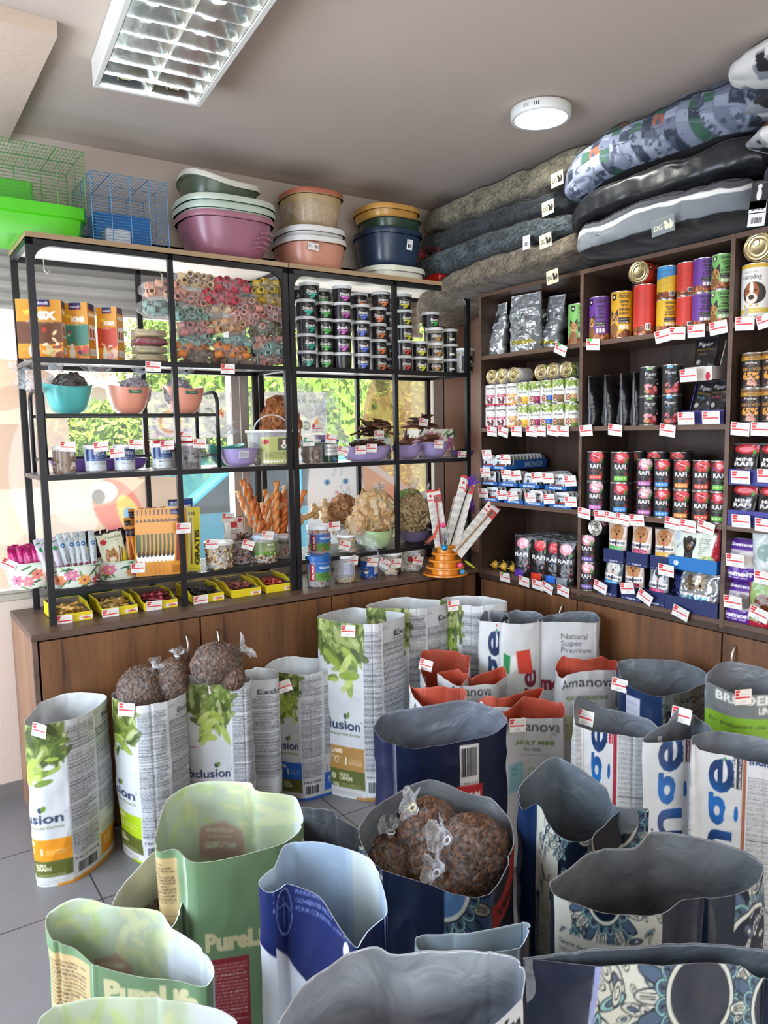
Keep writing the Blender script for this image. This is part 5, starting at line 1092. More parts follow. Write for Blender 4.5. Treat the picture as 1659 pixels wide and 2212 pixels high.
# --- basins on the arched stand
TEAL,PEACH,LILAC,MINT='#55b5b0','#e0977c','#a595c4','#b5d39c'
def basin(label,px,py,y,z,rx_,ry_,h,col,wave=.008,foot=.45,cat='basin',name='basin',badge=False,py0=900):
    t=bowl(name,label,cat,(qx(px,y,py),y,z),rx_,ry_,h,col,wave=wave,foot=foot,power=2.6)
    if badge:o=MB().box(-.028,0,0,.028,.002,.017).build('badge',mat('badge_green','#3f6a55',.4),t,bevel=.004);o.location=(.004,-ry_*.97,h*.74)
    if badge:
        cv=Cv(.05,.013,.001,'#3f6a55');cv.text('Practic',.025,.003,.007,'#d8e0c0',center=True,shear=.2);flat_print('badge_print',cv,.05,.013,Matrix.Translation((.004,-ry_*.97-.0006,h*.74+.002)),GLOSS,.0012,t)
    return t
SZ=Z2+.2408
basin('turquoise basin heaped with dark treats, left on the arched stand',148,870,-.235,SZ,.095,.1,.115,TEAL)
basin('peach basin with round badge, middle on the arched stand',277,870,-.235,SZ,.088,.1,.115,PEACH,badge=True)
basin('peach basin with round badge, right on the arched stand',397,870,-.235,SZ,.085,.1,.115,PEACH,badge=True)
treat_bag('open bag of dark dried chunks in the turquoise basin',(qx(150,-.24,830),-.24,SZ+.045),.07,.07,.06,'chunk',['#3f3230','#5a4840','#2f2726'],150,.8,knot=(-.4,0,1),fr=.09,knotcol='#dfe8ee')
for i,(px,a) in enumerate(((290,.062),(385,.06))):
    treat_bag('tied clear bag in the %s peach basin' % ('middle','right')[i],(qx(px,-.24,830),-.24,SZ+.03),a,.06,.062,'chunk',['#9a8f96','#7a7078','#b9b0b8'],130,.8,knot=(.3,0,1),fr=.05,film_m=FILMW,knotcol='#dfe8ee')
def wisp(label,px,py,y,L=.09,r=.012,d=(0,0,1)):
    p=at_y(px,py,y);t=thing('plastic_bag',label,'plastic bag',tuple(p));f=MB();frill(f,(0,0,0),d,r,L,26,px,.9);f.build('gathered_film',FILMW,t,True);return t
wisp('clear film hanging over the left end of the arched stand',105,850,-.2,.14,.015,(-.3,0,.8))
wisp('bright knot of film above the gap between the basins',215,820,-.14,.06,.01,(0,0,1))
# --- five tubs with tags below the stand
def a_vida(cv,w,h):cv.rect(0,0,w,h,'#c4ccd0');cv.rect(w*.1,h*.45,w*.9,h,'#2a4478');cv.text('VIDA',w*.48,h*.72,.014,'#dfe6ee',fit=.05,center=True,bold=.02);cv.text('NATURA',w*.48,h*.58,.006,'#dfe6ee',fit=.035,center=True);cv.line([(w*.2,h*.52),(w*.7,h*.52)],.002,'#dfe6ee');cv.fine(w*.15,h*.25,w*.85,h*.4,'#556',.005);cv.poly([(w*.62,0),(w,h*.5),(w,0)],'#e9ecee')
def a_star(cv,w,h):cv.rect(0,0,w,h,'#8b7a6a');cv.ell(w*.6,h*.8,.012,.011,'#f0ece6');cv.ell(w*.62,h*.3,.016,.012,'#e8e4de',.7);cv.poly([(w*.5,h*.1),(w*.8,h*.15),(w*.7,h*.45),(w*.6,h*.3)],'#efeae2')
VT=[(140,'frosted tub of brown treats with white figures, leftmost of five',a_star,['#7a5a44','#8f6e55']),(208,'blue and white labelled tub, second of five',a_vida,['#8a8078']),(271,'blue and white labelled tub, third of five',a_vida,['#8a8078']),(352,'blue and white labelled tub, fourth of five',a_vida,['#8a8078']),(412,'tub of grey heart treats, fifth of five, before the red tray',None,['#6f6864','#8b827c','#544e4b'])]
for i,(px,lb,art,cc) in enumerate(VT):
    tub(lb,(qx(px,-.385+.012,960),-.345,Z2),.0425,.112,cc,'ring' if i in (0,4) else 'chunk',.25,art=art,artw=.55,artb=(.08,.85),n=90,size=.8,fill=.7)
for i,(px,py) in enumerate(((146,965),(218,965),(294,960),(361,962),(431,958),(253,978),(401,942))):
    price_tag(px,py,'y',-.40,'red and white price tag %s' % ['on the leftmost of the five tubs','on the second tub below the arched stand','on the third tub below the arched stand','on the fourth tub below the arched stand','on the fifth tub beside the arched stand','between the second and third tubs','high on the red tray'][i],.06,.041,.06*(-1)**i,off=0)
bowl('serving_tray','flat purple tray with brown treats behind the five tubs','tray',(qx(215,-.2,980),-.19,Z2+.0),.2,.07,.05,'#6a4a9a',power=4,foot=.8)
def loose(n,cols,label,cat,cx,cy,cz,rx_,ry_,L,r,group,name,kind='stick',hz=.0,up=.4,seed=1,yaw=None):
    """single pieces laid on each other: each its own object"""
    rr=random.Random(seed);protos={};out=[]
    for i in range(n):
        c=cols[i % len(cols)]
        if c not in protos:
            m=MB()
            if kind == 'stick':m.tube([(-L/2,0,0),(-L/5,.12*L,.02*L),(L/5,-.05*L,.03*L),(L/2,.02*L,0)],[r*.7,r,r*1.05,r*.6],7)
            elif kind == 'ear':m.grid([[(L*(u-.5),L*.35*math.sin(PI*u)*(v-.5),L*.12*math.sin(PI*v)*math.sin(PI*u)) for v in [q/6 for q in range(7)]] for u in [q/8 for q in range(9)]])
            elif kind == 'bonechew':m.tube([(-L/2,0,0),(-L*.38,0,0),(-L*.2,0,0),(L*.2,0,.0),(L*.38,0,0),(L/2,0,0)],[r*.9,r*1.5,r*.8,r*.8,r*1.5,r*.9],8)
            o=m.build(name,mat('chew_'+c,c,.5,var=.25,vs=50),None,True)
            if kind == 'ear':sm_=o.modifiers.new('thick','SOLIDIFY');sm_.thickness=.004
            protos[c]=o.data;first=o;mods=kind == 'ear'
        else:
            o=first.copy();o.data=protos[c];COL.objects.link(o)
        q=i/n;a=rr.random()*2*PI;ra=math.sqrt(rr.random())*(1-q*.5)
        o.location=(cx+rx_*ra*math.cos(a),cy+ry_*ra*math.sin(a),cz+hz*q+r);o.rotation_euler=(rr.uniform(-1,1),rr.gauss(0,up),(rr.uniform(0,PI) if yaw is None else yaw+rr.gauss(0,.5)))
        tag(o,label,cat,group);out.append(o)
    return out
bowl('serving_tray','red oval tray above the fourth and fifth tubs','tray',(qx(385,-.2,960),-.17,Z2+.075),.115,.06,.05,'#c41f2a',power=3,foot=.85)
boxo_=MB().box(-.1,-.04,0,.1,.04,.0745).build('card_riser',mat('riser_grey','#b5b8bc',.6));boxo_.location=(qx(385,-.2,960),-.17,Z2);tag(boxo_,'small grey box lifting the red oval tray','box')
# right of the stand: teal basin, lilac bowl, big bucket
basin('teal basin half hidden behind the lilac bowl',487,985,-.22,Z2,.085,.085,.095,'#4fae9e',badge=False)
wisp('clear film standing in the teal basin beside the lilac bowl',480,945,-.22,.07,.012)
basin('lilac bowl with white paper label beside the clear bucket',515,985,-.33,Z2,.086,.082,.082,LILAC,0,.5,'bowl','bowl')
def paper(px,py,y,w,h,label,tilt=0):
    cv=Cv(w,h,.0012,'#d9dce4');cv.fine(.004,.004,w-.004,h-.004,'#556',.0045);p=at_y(px,py,y);o=flat_print('paper_label',cv,w,h,Matrix.Translation((0,0,-h/2)),PAPER,.0016);o.location=tuple(p);o.rotation_euler=(.25,tilt,.2);tag(o,label,'label');return o
paper(527,982,-.411,.055,.034,'white printed label stuck on the lilac bowl',-.05)
def a_bucket(cv,w,h):
    cv.rect(0,0,w,h,'#b9bd78');cv.ell(w*.12,h*.82,.013,.011,'#b0202c');cv.rect(w*.38,h*.5,w*.72,h*.95,'#5a6a52');cv.ell(w*.55,h*.72,.016,.02,'#efe9df');cv.ell(w*.55-.013,h*.78,.006,.011,'#6a4a34');cv.ell(w*.55+.013,h*.78,.006,.011,'#6a4a34');cv.ell(w*.55,h*.66,.004,.003,'#15100e')
    cv.fine(w*.1,h*.2,w*.6,h*.46,'#33362a',.006)
    for i in range(7):cv.ell(w*(.08+.07*i),h*.09,.006,.007,'#eeeedd');
    for i in range(4):cv.ell(w*.88,h*(.15+.13*i),.010,.008,'#5a5a44',.5)
t=tub('large clear lidded bucket with handle and green dog label',(qx(583,-.26,960),-.29,Z2),.1,.165,['#d8c9a0','#8a7a4a'],'chunk',.0,art=a_bucket,artw=.30,artb=(.04,.80),sq=5,n=60,fill=.3,name='treat_bucket',cat='bucket')
MB().tube([(.098*math.cos(a),-.0,.15+.085*math.sin(a)) for a in [i*PI/14 for i in range(15)]],.0035,6).build('handle',CLEARL,t,True)
treat_bag('clear bag of stacked tan twisted biscuits behind the bucket',(qx(608,-.13,900),-.12,Z2+.02),.085,.075,.15,'ring',['#a8683a','#bf7f4c','#8f5530'],190,2.1,knot=(.1,0,1),fr=.03)
wisp('cloud of clear film right of the black post',670,905,-.2,.14,.02,(.1,0,1));wisp('second cloud of clear film above the small tubs',700,940,-.15,.1,.02,(.6,0,.6))
basin('small lilac bowl high behind the small tubs',700,935,-.17,Z2+.09,.05,.05,.045,LILAC,0,.5,'bowl','bowl')
MBx=MB().box(-.05,-.05,0,.05,.05,.0895).build('card_riser',mat('riser_grey','#b5b8bc',.6));MBx.location=(qx(700,-.17,935),-.17,Z2);tag(MBx,'small grey box under the high lilac bowl','box')
def a_dnr(cv,w,h):cv.rect(0,0,w,h,'#2c4a3a');cv.rect(w*.1,h*.35,w*.95,h*.95,'#e6e8e2');cv.text("Dog 'n' Roll",w*.5,h*.72,.009,'#2a2a2a',fit=w*.7,center=True);cv.fine(w*.15,h*.45,w*.6,h*.65,'#556',.005);cv.ell(w*.5,h*.15,.009,.009,'#3a8ac0')
def a_dogs(cv,w,h):cv.rect(0,0,w,h,'#8d8078');cv.rect(0,h*.8,w,h,'#5a6a5a');dogface(cv,w*.5,h*.4,.045,'#a08a78','#5a4a40','#cfc4b8');cv.blotch(0,0,w,h*.3,['#9a8a7a','#6f6258'],20,.008)
tub('small square tub with green price tag left of the flat bowls',(qx(672,-.34,960),-.335,Z2),.038,.115,['#8a7a6a'],'chunk',.3,art=a_dogs,artw=.6,artb=(.02,.85),sq=5,n=40)
tub('small square tub with green and white label',(qx(713,-.33,960),-.32,Z2),.036,.112,['#8a7a6a'],'chunk',.3,art=a_dnr,artw=.6,artb=(.02,.85),sq=5,n=40,lid='#2f5a9a')
basin('long lilac bowl piled with dark dried sticks',790,985,-.33,Z2,.135,.085,.075,LILAC,0,.6,'bowl','bowl')
basin('small lilac bowl behind the black upright',878,985,-.30,Z2,.07,.08,.072,LILAC,0,.5,'bowl','bowl')
basin('round lilac bowl in front of the floral box',933,980,-.31,Z2,.088,.088,.085,LILAC,0,.45,'bowl','bowl')
basin('flat violet bowl with dark treats at the right end',998,985,-.32,Z2,.065,.07,.034,'#7a55a8',0,.6,'bowl','bowl')
tub('clear round tub holding dark bull sticks behind the long bowl',(qx(808,-.17,950),-.16,Z2),.10,.125,['#3a2418'],'chunk',0,lid=None,n=60,fill=.4,taper=.05)
DK=['#3a2318','#54341f','#2a1a12','#6b4428']
loose(26,DK,'dark brown dried chew stick lying in the long lilac bowl','chew stick',qx(790,-.33,960),-.33,Z2+.06,.10,.05,.13,.0055,'dried sticks in the long bowl','chew_stick',hz=.035,up=.15,seed=3,yaw=.1)
loose(26,DK,'dark brown dried bull stick in the round tub behind the long bowl','chew stick',qx(812,-.17,920),-.17,Z2+.12,.085,.05,.15,.007,'dried bull sticks in the round tub','bull_stick',hz=.075,up=.3,seed=4,yaw=.2)
def floral(cv,x0,y0,x1,y1,bg='#dfe0cf',pal=('#c9708a','#e09aa8','#e8856a','#b04a6a'),n=9,s=.028):
    cv.rect(x0,y0,x1,y1,bg)
    for i in range(n*4):x,y,a=x0+(x1-x0)*NR.rand(),y0+(y1-y0)*NR.rand(),NR.rand()*6;cv.ell(x,y,s*.8,s*.14,['#4f7a4a','#7fa06a','#2f5a3c'][i % 3],a)
    for i in range(n):
        x,y=x0+(x1-x0)*(i+.5)/n+.01*NR.randn(),y0+(y1-y0)*(.25+.5*NR.rand());c=pal[i % len(pal)]
        for k in range(6):a=k*PI/3+i;cv.ell(x+s*.5*math.cos(a),y+s*.5*math.sin(a),s*.42,s*.27,c,a,.95)
        for k in range(6):a=k*PI/3+i;cv.line([(x,y),(x+s*.6*math.cos(a),y+s*.6*math.sin(a))],.0012,'#f4e4e0',.6)
        cv.ell(x,y,s*.16,s*.16,'#f2d87a' if i % 2 else '#8a2a4a')
def floral_box():
    x0=qx(924,-.13,940);t=thing('floral_box','tall white box with pink peonies behind the lilac bowls','box',(x0,-.14,Z2));w,d,h=.255,.15,.155
    b=MB();b.box(-w/2,-d/2,0,w/2,d/2,.004);b.box(-w/2,-d/2,0,-w/2+.003,d/2,h);b.box(w/2-.003,-d/2,0,w/2,d/2,h);b.box(-w/2,-d/2,0,w/2,-d/2+.003,h);b.box(-w/2,d/2-.003,0,w/2,d/2,h);b.build('box',mat('floral_box_white','#e4e0d4',.5),t)
    cv=Cv(w,h,.0018);floral(cv,0,0,w,h,'#e6e3d6',('#b0688a','#c98aa6','#c98aa0','#d8a8a0'),5,.042);flat_print('front_print',cv,w,h,Matrix.Translation((0,-d/2-.001,0)),PAPER,.002,t)
    cv=Cv(d,h,.0022);floral(cv,0,0,d,h,'#e6e3d6',('#b0688a','#c98aa6'),3,.04);flat_print('side_print',cv,d,h,Matrix.Translation((-w/2-.001,0,0)) @ Matrix.Rotation(-PI/2,4,'Z'),PAPER,.003,t)
    return x0
fx=floral_box()
loose(16,['#4a2a1c','#5f3826','#33201a'],'dark dried ear sticking out of the peony box','dried ear',fx-.05,-.14,Z2+.155,.085,.05,.12,.01,'dried ears in the peony box','dried_ear','ear',hz=.06,up=.35,seed=6)
loose(7,['#6b3f2a','#5a3424'],'large brown dried ear in the round lilac bowl','dried ear',qx(930,-.31,950),-.30,Z2+.075,.05,.03,.14,.01,'large dried ears in the round bowl','dried_ear','ear',hz=.03,up=.4,seed=9)
loose(6,['#6b3f2a','#5a3424'],'brown dried ear in the small bowl behind the black upright','dried ear',qx(880,-.30,950),-.29,Z2+.06,.03,.03,.12,.01,'dried ears in the small bowl','dried_ear','ear',hz=.04,up=.5,seed=10)
loose(9,['#3a2420','#2a1a18'],'dark treat strip in the flat violet bowl','treat strip',qx(998,-.32,975),-.32,Z2+.024,.04,.03,.05,.006,'treat strips in the violet bowl','treat_strip',hz=.012,up=.1,seed=11)
for i,(px,py,g,lb) in enumerate(((667,954,True,'green and white price tag on the small square tub'),(715,948,0,'red and white price tag above the green and white label'),(741,974,0,'tilted red and white price tag left on the long lilac bowl'),(779,972,0,'red and white price tag middle on the long lilac bowl'),(803,968,0,'red and white price tag right on the long lilac bowl'),
                                     (819,939,0,'red and white price tag on the clear tub of bull sticks'),(915,912,0,'red and white price tag at the top of the peony box'),(948,960,0,'red and white price tag on the round lilac bowl'),(999,983,0,'red and white price tag on the flat violet bowl'),(685,925,0,'red and white price tag on the small high lilac bowl'))):
    price_tag(px,py,'y',{819:-.27,915:-.219,685:-.225,999:-.395}.get(px,-.42),lb,.062,.043,(0,.1,.25,0,.04,0,.12,.05,0,0)[i],green=bool(g),off=0)
# --- shelf three, left rack
def floral_tub(label,px,py,y,rx_,h,pal):
    x=qx(px,y,py);t=thing('floral_basket',label,'basket',(x,y,Z3));cv=Cv(.5,h,.0018);floral(cv,0,0,.5,h,'#dfe6d8',pal,12,.026)
    U,Vv=np.meshgrid(np.linspace(0,1,230),np.linspace(0,1,int(h/.0022)));a=-PI/2+(U-.5)*2*PI;k=.80+.2*Vv**.8;pw=3;s=(np.abs(np.cos(a))**pw+np.abs(np.sin(a))**pw)**(-1/pw)
    P=np.stack([rx_*s*k*np.cos(a),.085*s*k*np.sin(a),Vv*h],-1);sheet('shell',P,cv.at(U*.5,Vv*h),GLOSS,t);P2=P.copy();P2[...,:2] *= .975;sheet('lining',P2[:,::-1],cv.at(U*0+.02,Vv*h*0+.01)*0+.86,GLOSS,t)
    MB().tube([(rx_*1.0*((abs(math.cos(b))**3+abs(math.sin(b))**3)**(-1/3))*math.cos(b),.085*((abs(math.cos(b))**3+abs(math.sin(b))**3)**(-1/3))*math.sin(b),h) for b in [i*PI/20 for i in range(40)]],.0028,6,closed=True).build('rim',mat('basket_rim','#c9dcc4',.3),t,True)
    MB().lathe([(0,.002),(.75,.002)],20,fn=lambda X,Y,z,a_:(X*rx_,Y*.085,z)).build('base',WHITEP,t);return x
PK_=('#d8708a','#e88aa0','#e07a6a','#f0a8b4');OR_=('#e8855a','#d87aa0','#e89a4a','#c9506a')
f1=floral_tub('floral basket with magenta packs overhanging the left end of the rack',62,1240,-.24,.088,.105,PK_)
f2=floral_tub('floral basket holding silver stick packs behind the left post',158,1240,-.325,.105,.088,OR_)
f3=floral_tub('floral basket holding the yellow cat stick pack',252,1225,-.27,.095,.078,OR_)
def stickpack(key,w,h,art,label,loc,rot,group,m=GLOSS,cat='stick pack'):
    if key in CAN:return dup(CAN[key],label,loc,None,group,rot)
    t=thing('stick_pack',label,cat,loc,0,group,rot);cv=Cv(w,h,.0013);art(cv,w,h)
    nu,nv=max(6,int(w/.002)),max(8,int(h/.002));X,Z=np.meshgrid(np.linspace(-.5,.5,nu),np.linspace(0,1,nv));B=.006*(1-(2*X)**2)*np.sin(PI*np.clip(Z,.03,.97))
    sheet('wrapper',np.stack([X*w,-B,Z*h],-1),cv.at((X+.5)*w,Z*h),m,t);sheet('back',np.stack([X*w,B,Z*h],-1)[:,::-1],cv.at(X*0+.001,Z*h),m,t);CAN[key]=t;return t
def a_mag(cv,w,h):cv.rect(0,0,w,h,'#c81f7a');cv.ell(w*.5,h*.3,w*.3,w*.25,'#e8a8c8');cv.rect(0,h*.8,w,h,'#a8145f');cv.fine(.002,h*.5,w-.002,h*.7,'#f6d8e8',.005)
def a_sil(cv,w,h):cv.rect(0,0,w,h,'#b9c4c8');cv.ell(w*.5,h*.82,w*.36,w*.36,'#2a6a9a');cv.ell(w*.5,h*.82,w*.2,w*.08,'#e8f0f2');cv.rect(w*.2,h*.1,w*.8,h*.35,'#8a2a4a');cv.text('sticks',w*.7,h*.4,w*.35,'#5a6268',rot=PI/2)
def a_sil2(cv,w,h):cv.rect(0,0,w,h,'#c2bccb');cv.text('MILKY',w*.7,h*.15,w*.4,'#b02a8a',rot=PI/2,bold=.05);cv.ell(w*.5,h*.85,w*.36,w*.36,'#2f8a4a')
def a_ylw(cv,w,h):cv.rect(0,0,w,h,'#d8c82a');cv.text('3+1',w*.5,h*.86,w*.3,'#3a3210',center=True,bold=.05);cv.rect(w*.3,h*.3,w*.5,h*.8,'#6a2f24');cv.text('GRATIS',w*.92,h*.1,w*.32,'#3a3210',rot=PI/2,bold=.06)
for i in range(13):
    k=i % 7;stickpack('mag',.026,.13,a_mag,'magenta stick pack standing in the overhanging floral basket',(f1-.06+.0185*k,-.27+.05*(i//7),Z3+.035+.004*(i % 3)),(-.12+.06*(i//7),R.uniform(-.1,.1),.3+R.uniform(-.2,.2)),'magenta packs in the floral basket')
stickpack('ylws',.03,.13,a_ylw,'yellow three plus one pack at the edge of the magenta packs',(f1+.075,-.29,Z3+.03),(-.1,.05,.3),None)
for i in range(16):
    k=i % 8;stickpack('sil' if k > 2 else 'sil2',.026,.165,a_sil if k > 2 else a_sil2,'silver stick pack with %s standing in the middle floral basket' % ('blue roundel' if k > 2 else 'magenta lettering'),(f2-.088+.0235*k+.004*R.random(),-.35+.045*(i//8),Z3+.022+.012*(k > 2)+.016*(i//8)),(-.18+.1*(i//8),-.25+.08*k*.5+R.uniform(-.05,.05),.15),'silver packs with %s' % ('blue roundels' if k > 2 else 'magenta lettering'))
def a_good(cv,w,h):
    cv.rect(0,0,w,h,'#d8dcc0');cv.poly([(w*.5,0),(w,0),(w,h*.6)],'#d8cf3a');cv.ell(w*.2,h*.78,.013,.012,'#c0242c');cv.text('Goodies',w*.62,h*.84,.012,'#33402a',fit=w*.62,center=True);cv.fine(w*.3,h*.74,w*.9,h*.80,'#667',.005)
    cv.ell(w*.4,h*.38,w*.26,h*.17,'#b0804a');cv.poly([(w*.2,h*.48),(w*.26,h*.62),(w*.38,h*.52)],'#9a6a38');cv.poly([(w*.6,h*.48),(w*.54,h*.62),(w*.42,h*.52)],'#9a6a38');cv.ell(w*.4,h*.3,w*.14,h*.07,'#e8dccb')
    for s in (-1,1):cv.ell(w*(.4+s*.1),h*.42,.004,.004,'#1a1510')
    cv.text('SOFT STICK',w*.45,h*.1,.010,'#7a6a2a',fit=w*.7,center=True,bold=.04);cv.line([(w*.66,h*.15),(w*.78,h*.6)],.005,'#6a3a20');cv.line([(w*.75,h*.15),(w*.86,h*.55)],.005,'#7a4526')
pouch('good',.105,.165,.02,a_good,'white and yellow cat stick pack in the third floral basket',(f3-.005,-.30,Z3+.035),-.0,None,'stick pack',rot=(-.12,-.14,.1),crink=.002)
for i in range(4):stickpack('goods',.02,.12,lambda cv,w,h:(cv.rect(0,0,w,h,'#d2d6a0'),cv.fine(.002,.01,w-.002,h-.01,'#7a7a3a',.006)),'narrow pale yellow pack beside the cat stick pack',(f3-.075+.012*i if i < 2 else f3+.05+.014*(i-2),-.25,Z3+.025),(-.1,-.35 if i < 2 else .12,.1),'narrow yellow packs in the third basket')
def a_blk(cv,w,h):cv.rect(0,0,w,h,'#1b181c');cv.rect(0,h*.82,w,h,'#2a242c');cv.rect(w*.2,h*.3,w*.8,h*.45,'#5a2a6a');cv.text('RAFI',w*.5,h*.6,w*.22,'#ddd',center=True)
for i in range(12):stickpack('blk',.034,.16,a_blk,'black stick pack standing in the row behind the baskets',(qx(172+11*i,-.15,1170),-.15-.004*(i % 2),Z3+.03+.004*(i % 3)),(0,R.uniform(-.12,.12),.6+R.uniform(-.15,.15)),'black packs behind the baskets')
def a_rack_box(cv,w,h):cv.rect(0,0,w,h,'#2a2228')
carton('display_carton','low dark carton holding the black stick packs',(qx(235,-.2,1200),-.215,Z3),0,.30,.11,.1,.05,'#2a2228',a_rack_box,'#3a3238')
def a_beef(cv,w,h):
    cv.rect(0,0,w,h,'#d08a26');cv.rect(w*.15,h*.9,w*.85,h*.98,'#2a2358');cv.text('vitakraft',w*.5,h*.92,w*.10,'#eee',fit=w*.6,center=True);cv.text('BeefStick',w*.5,h*.80,w*.14,'#2a1a12',fit=w*.86,center=True,bold=.04);cv.text('4x',w*.72,h*.72,w*.2,'#2a1a12',center=True)
    cv.rect(w*.42,h*.2,w*.58,h*.7,'#7a2f20',.9);cv.rect(w*.7,h*.12,w*.82,h*.62,'#5a231a');cv.rect(w*.04,h*.35,w*.3,h*.62,'#2f4a34',.9);cv.ell(w*.2,h*.27,w*.14,h*.07,'#efe9df');cv.ell(w*.2,h*.32,w*.1,h*.04,'#1c1815');cv.rect(w*.2,h*.02,w*.7,h*.14,'#b06a1a')
for i in range(9):
    stickpack('beef',.082,.29,a_beef,'orange stick pack standing in the fanned row by the upright',(qx(314+8.2*i,-.37,1170)+0,-.35-.004*i,Z3+.003),(-.04,.03,-.12),'fanned orange stick packs')
def a_orb(cv,w,h):cv.rect(0,0,w,h,'#c97a28');cv.rect(0,h*.75,w,h*.92,'#2a2030');cv.fine(.002,h*.78,w-.002,h*.9,'#eee',.006);cv.rect(0,h*.93,w,h,'#e0a050');cv.rect(w*.2,h*.1,w*.8,h*.6,'#a85a1c')
for i in range(20):
    k=i % 7;r_=i//7;stickpack('orb',.032,.175+.0*r_,a_orb,'small orange stick pack standing in the dense bunch',(qx(282+14*k+3*r_,-.30+.055*r_,1130),-.30+.05*r_,Z3+.045+.032*r_),(-.1,R.uniform(-.12,.12),.3),'small orange packs in the bunch')
tub('open clear tub holding the small orange packs',(qx(322,-.24,1200),-.235,Z3),.085,.12,None,lid=None,taper=.1)
def a_choc(cv,w,h):cv.rect(0,0,cv.w,h,'#d9d2c6');cv.rect(0,h*.84,cv.w,h,'#2a4a8c');cv.text('TRIXIE',w*.25,h*.87,.012,'#f2f4f6',fit=w*.34,center=True,bold=.04);cv.text('Schoko',w*.5,h*.66,.012,'#6a4a3a',fit=w*.5,center=True);cv.text('Drops',w*.5,h*.5,.024,'#4a3226',fit=w*.7,center=True,bold=.03);cv.blotch(w*.5,h*.04,w*.95,h*.25,['#5a3a24','#7a5236','#9a7450'],22,.008);cv.fine(w*.1,h*.3,w*.45,h*.42,'#556',.006);cv.rect(w*.9,0,w,h,'#2a4a8c')
p_=at_y(385,1118,-.15);pouch('choc',.115,.165,.05,a_choc,'white pouch with blue top standing above the orange packs',(p_[0],-.19,Z3+.145),.05,None,'pouch')
carton('card_riser','small tan carton under the white blue-topped pouch',(p_[0],-.22,Z3),0,.12,.07,.1445,.1445,'#8a7458')
def a_grat(cv,w,h):cv.rect(0,0,w,h,'#d2c628');cv.text('3+1',w*.35,h*.88,.014,'#2a2610',center=True,bold=.05);cv.rect(w*.22,h*.12,w*.36,h*.84,'#6a2f24');cv.text('GRATIS',w*.9,h*.1,w*.34,'#3a3412',rot=PI/2,bold=.06,fit=h*.55);cv.rect(0,0,w,h*.05,'#b8ac20')
stickpack('grat',.058,.285,a_grat,'tall yellow three plus one pack right of the black upright',(qx(417,-.37,1180),-.372,Z3+.003),(-.03,.03,-.1),None);stickpack('brn',.04,.28,lambda cv,w,h:(cv.rect(0,0,w,h,'#a8642a'),cv.rect(w*.3,h*.05,w*.7,h*.9,'#5f281c')),'brown stick pack behind the black upright',(qx(398,-.34,1180),-.345,Z3+.003),(-.03,0,-.1),None)
price_tag(396,1141,'y',-.43,'red and white price tag hanging on the black upright',.066,.047,.03,off=0)
def a_tl(c,dog=True):
    def f(cv,w,h):cv.rect(0,0,w,h,c);cv.text('TRIXIE',w*.5,h*.72,.008,'#f4f4f4',center=True,bold=.04);cv.rect(0,0,w,h*.3,'#5a8a3a');(dogface(cv,w*.5,h*.42,.034,'#a5703a','#5a3a20','#e8dccb') if dog else cv.text('FLAGS',w*.5,h*.4,.012,'#e8e4c8',center=True));cv.fine(w*.75,h*.1,w*.98,h*.9,'#dde',.005)
    return f
tub('clear tub of yellow and brown bone biscuits, nearest the upright on shelf three',(qx(474,-.335,1190),-.33,Z3),.062,.12,['#c9a860','#8a5a34','#e0c886','#5a3a28'],'bone',0,n=200,fill=.85,size=1.05)
tub('clear tub of dark heart sticks with white ends on top',(qx(523,-.31,1190),-.30,Z3),.045,.125,['#6a4438','#8a6a60','#4a302a'],'ring',0,n=120,lid=None,fill=.8)
loose(12,['#5a3226','#7a4a3a','#3f241c'],'dark brown cured roll on top of the heart tub','chew roll',qx(520,-.3,1130),-.30,Z3+.105,.045,.03,.07,.005,'cured rolls on the heart tub','cured_roll',hz=.02,up=.5,seed=21)
tub('clear tub with green flags label, middle of shelf three',(qx(574,-.335,1180),-.33,Z3),.058,.13,['#7a5636','#c9b088','#5a3c26'],'bone',0,art=a_tl('#7a8a5a',False),artw=.5,artb=(.28,.78),n=160,fill=.3,lid='#b9cfe0')
tub('clear tub with puppy label beside the black posts',(qx(618,-.30,1180),-.30,Z3),.044,.115,['#9a4a4a','#b86a6a'],'chunk',0,art=a_dogs,artw=.5,artb=(.05,.8),n=80)
tub('small clear tub with blue tin label behind the orange packs',(qx(297,-.33,1200),-.1,Z3),.04,.08,['#8a7a6a'],'chunk',0,n=50)
def a_rolls(cv,w,h):cv.rect(0,0,cv.w,h,'#dcdcd8');cv.text('Denta Fun',w*.5,h*.5,.008,'#334',center=True);cv.text('Rolls',w*.4,h*.4,.008,'#334',center=True);cv.ell(w*.8,h*.3,.012,.018,'#8a6a50');cv.ell(w*.8,h*.88,.012,.01,'#b02a34');cv.rect(w*.3,h*.62,w*.65,h*.85,'#c04048')
p_=at_y(505,1150,-.17);pouch('rolls',.1,.13,.04,a_rolls,'white pouch with red label standing behind the biscuit tubs',(p_[0],-.17,Z3+.075),.1,None,'pouch')
carton('card_riser','small tan carton under the white pouch behind the biscuit tubs',(p_[0],-.2,Z3),0,.11,.06,.0745,.0745,'#8a7458')
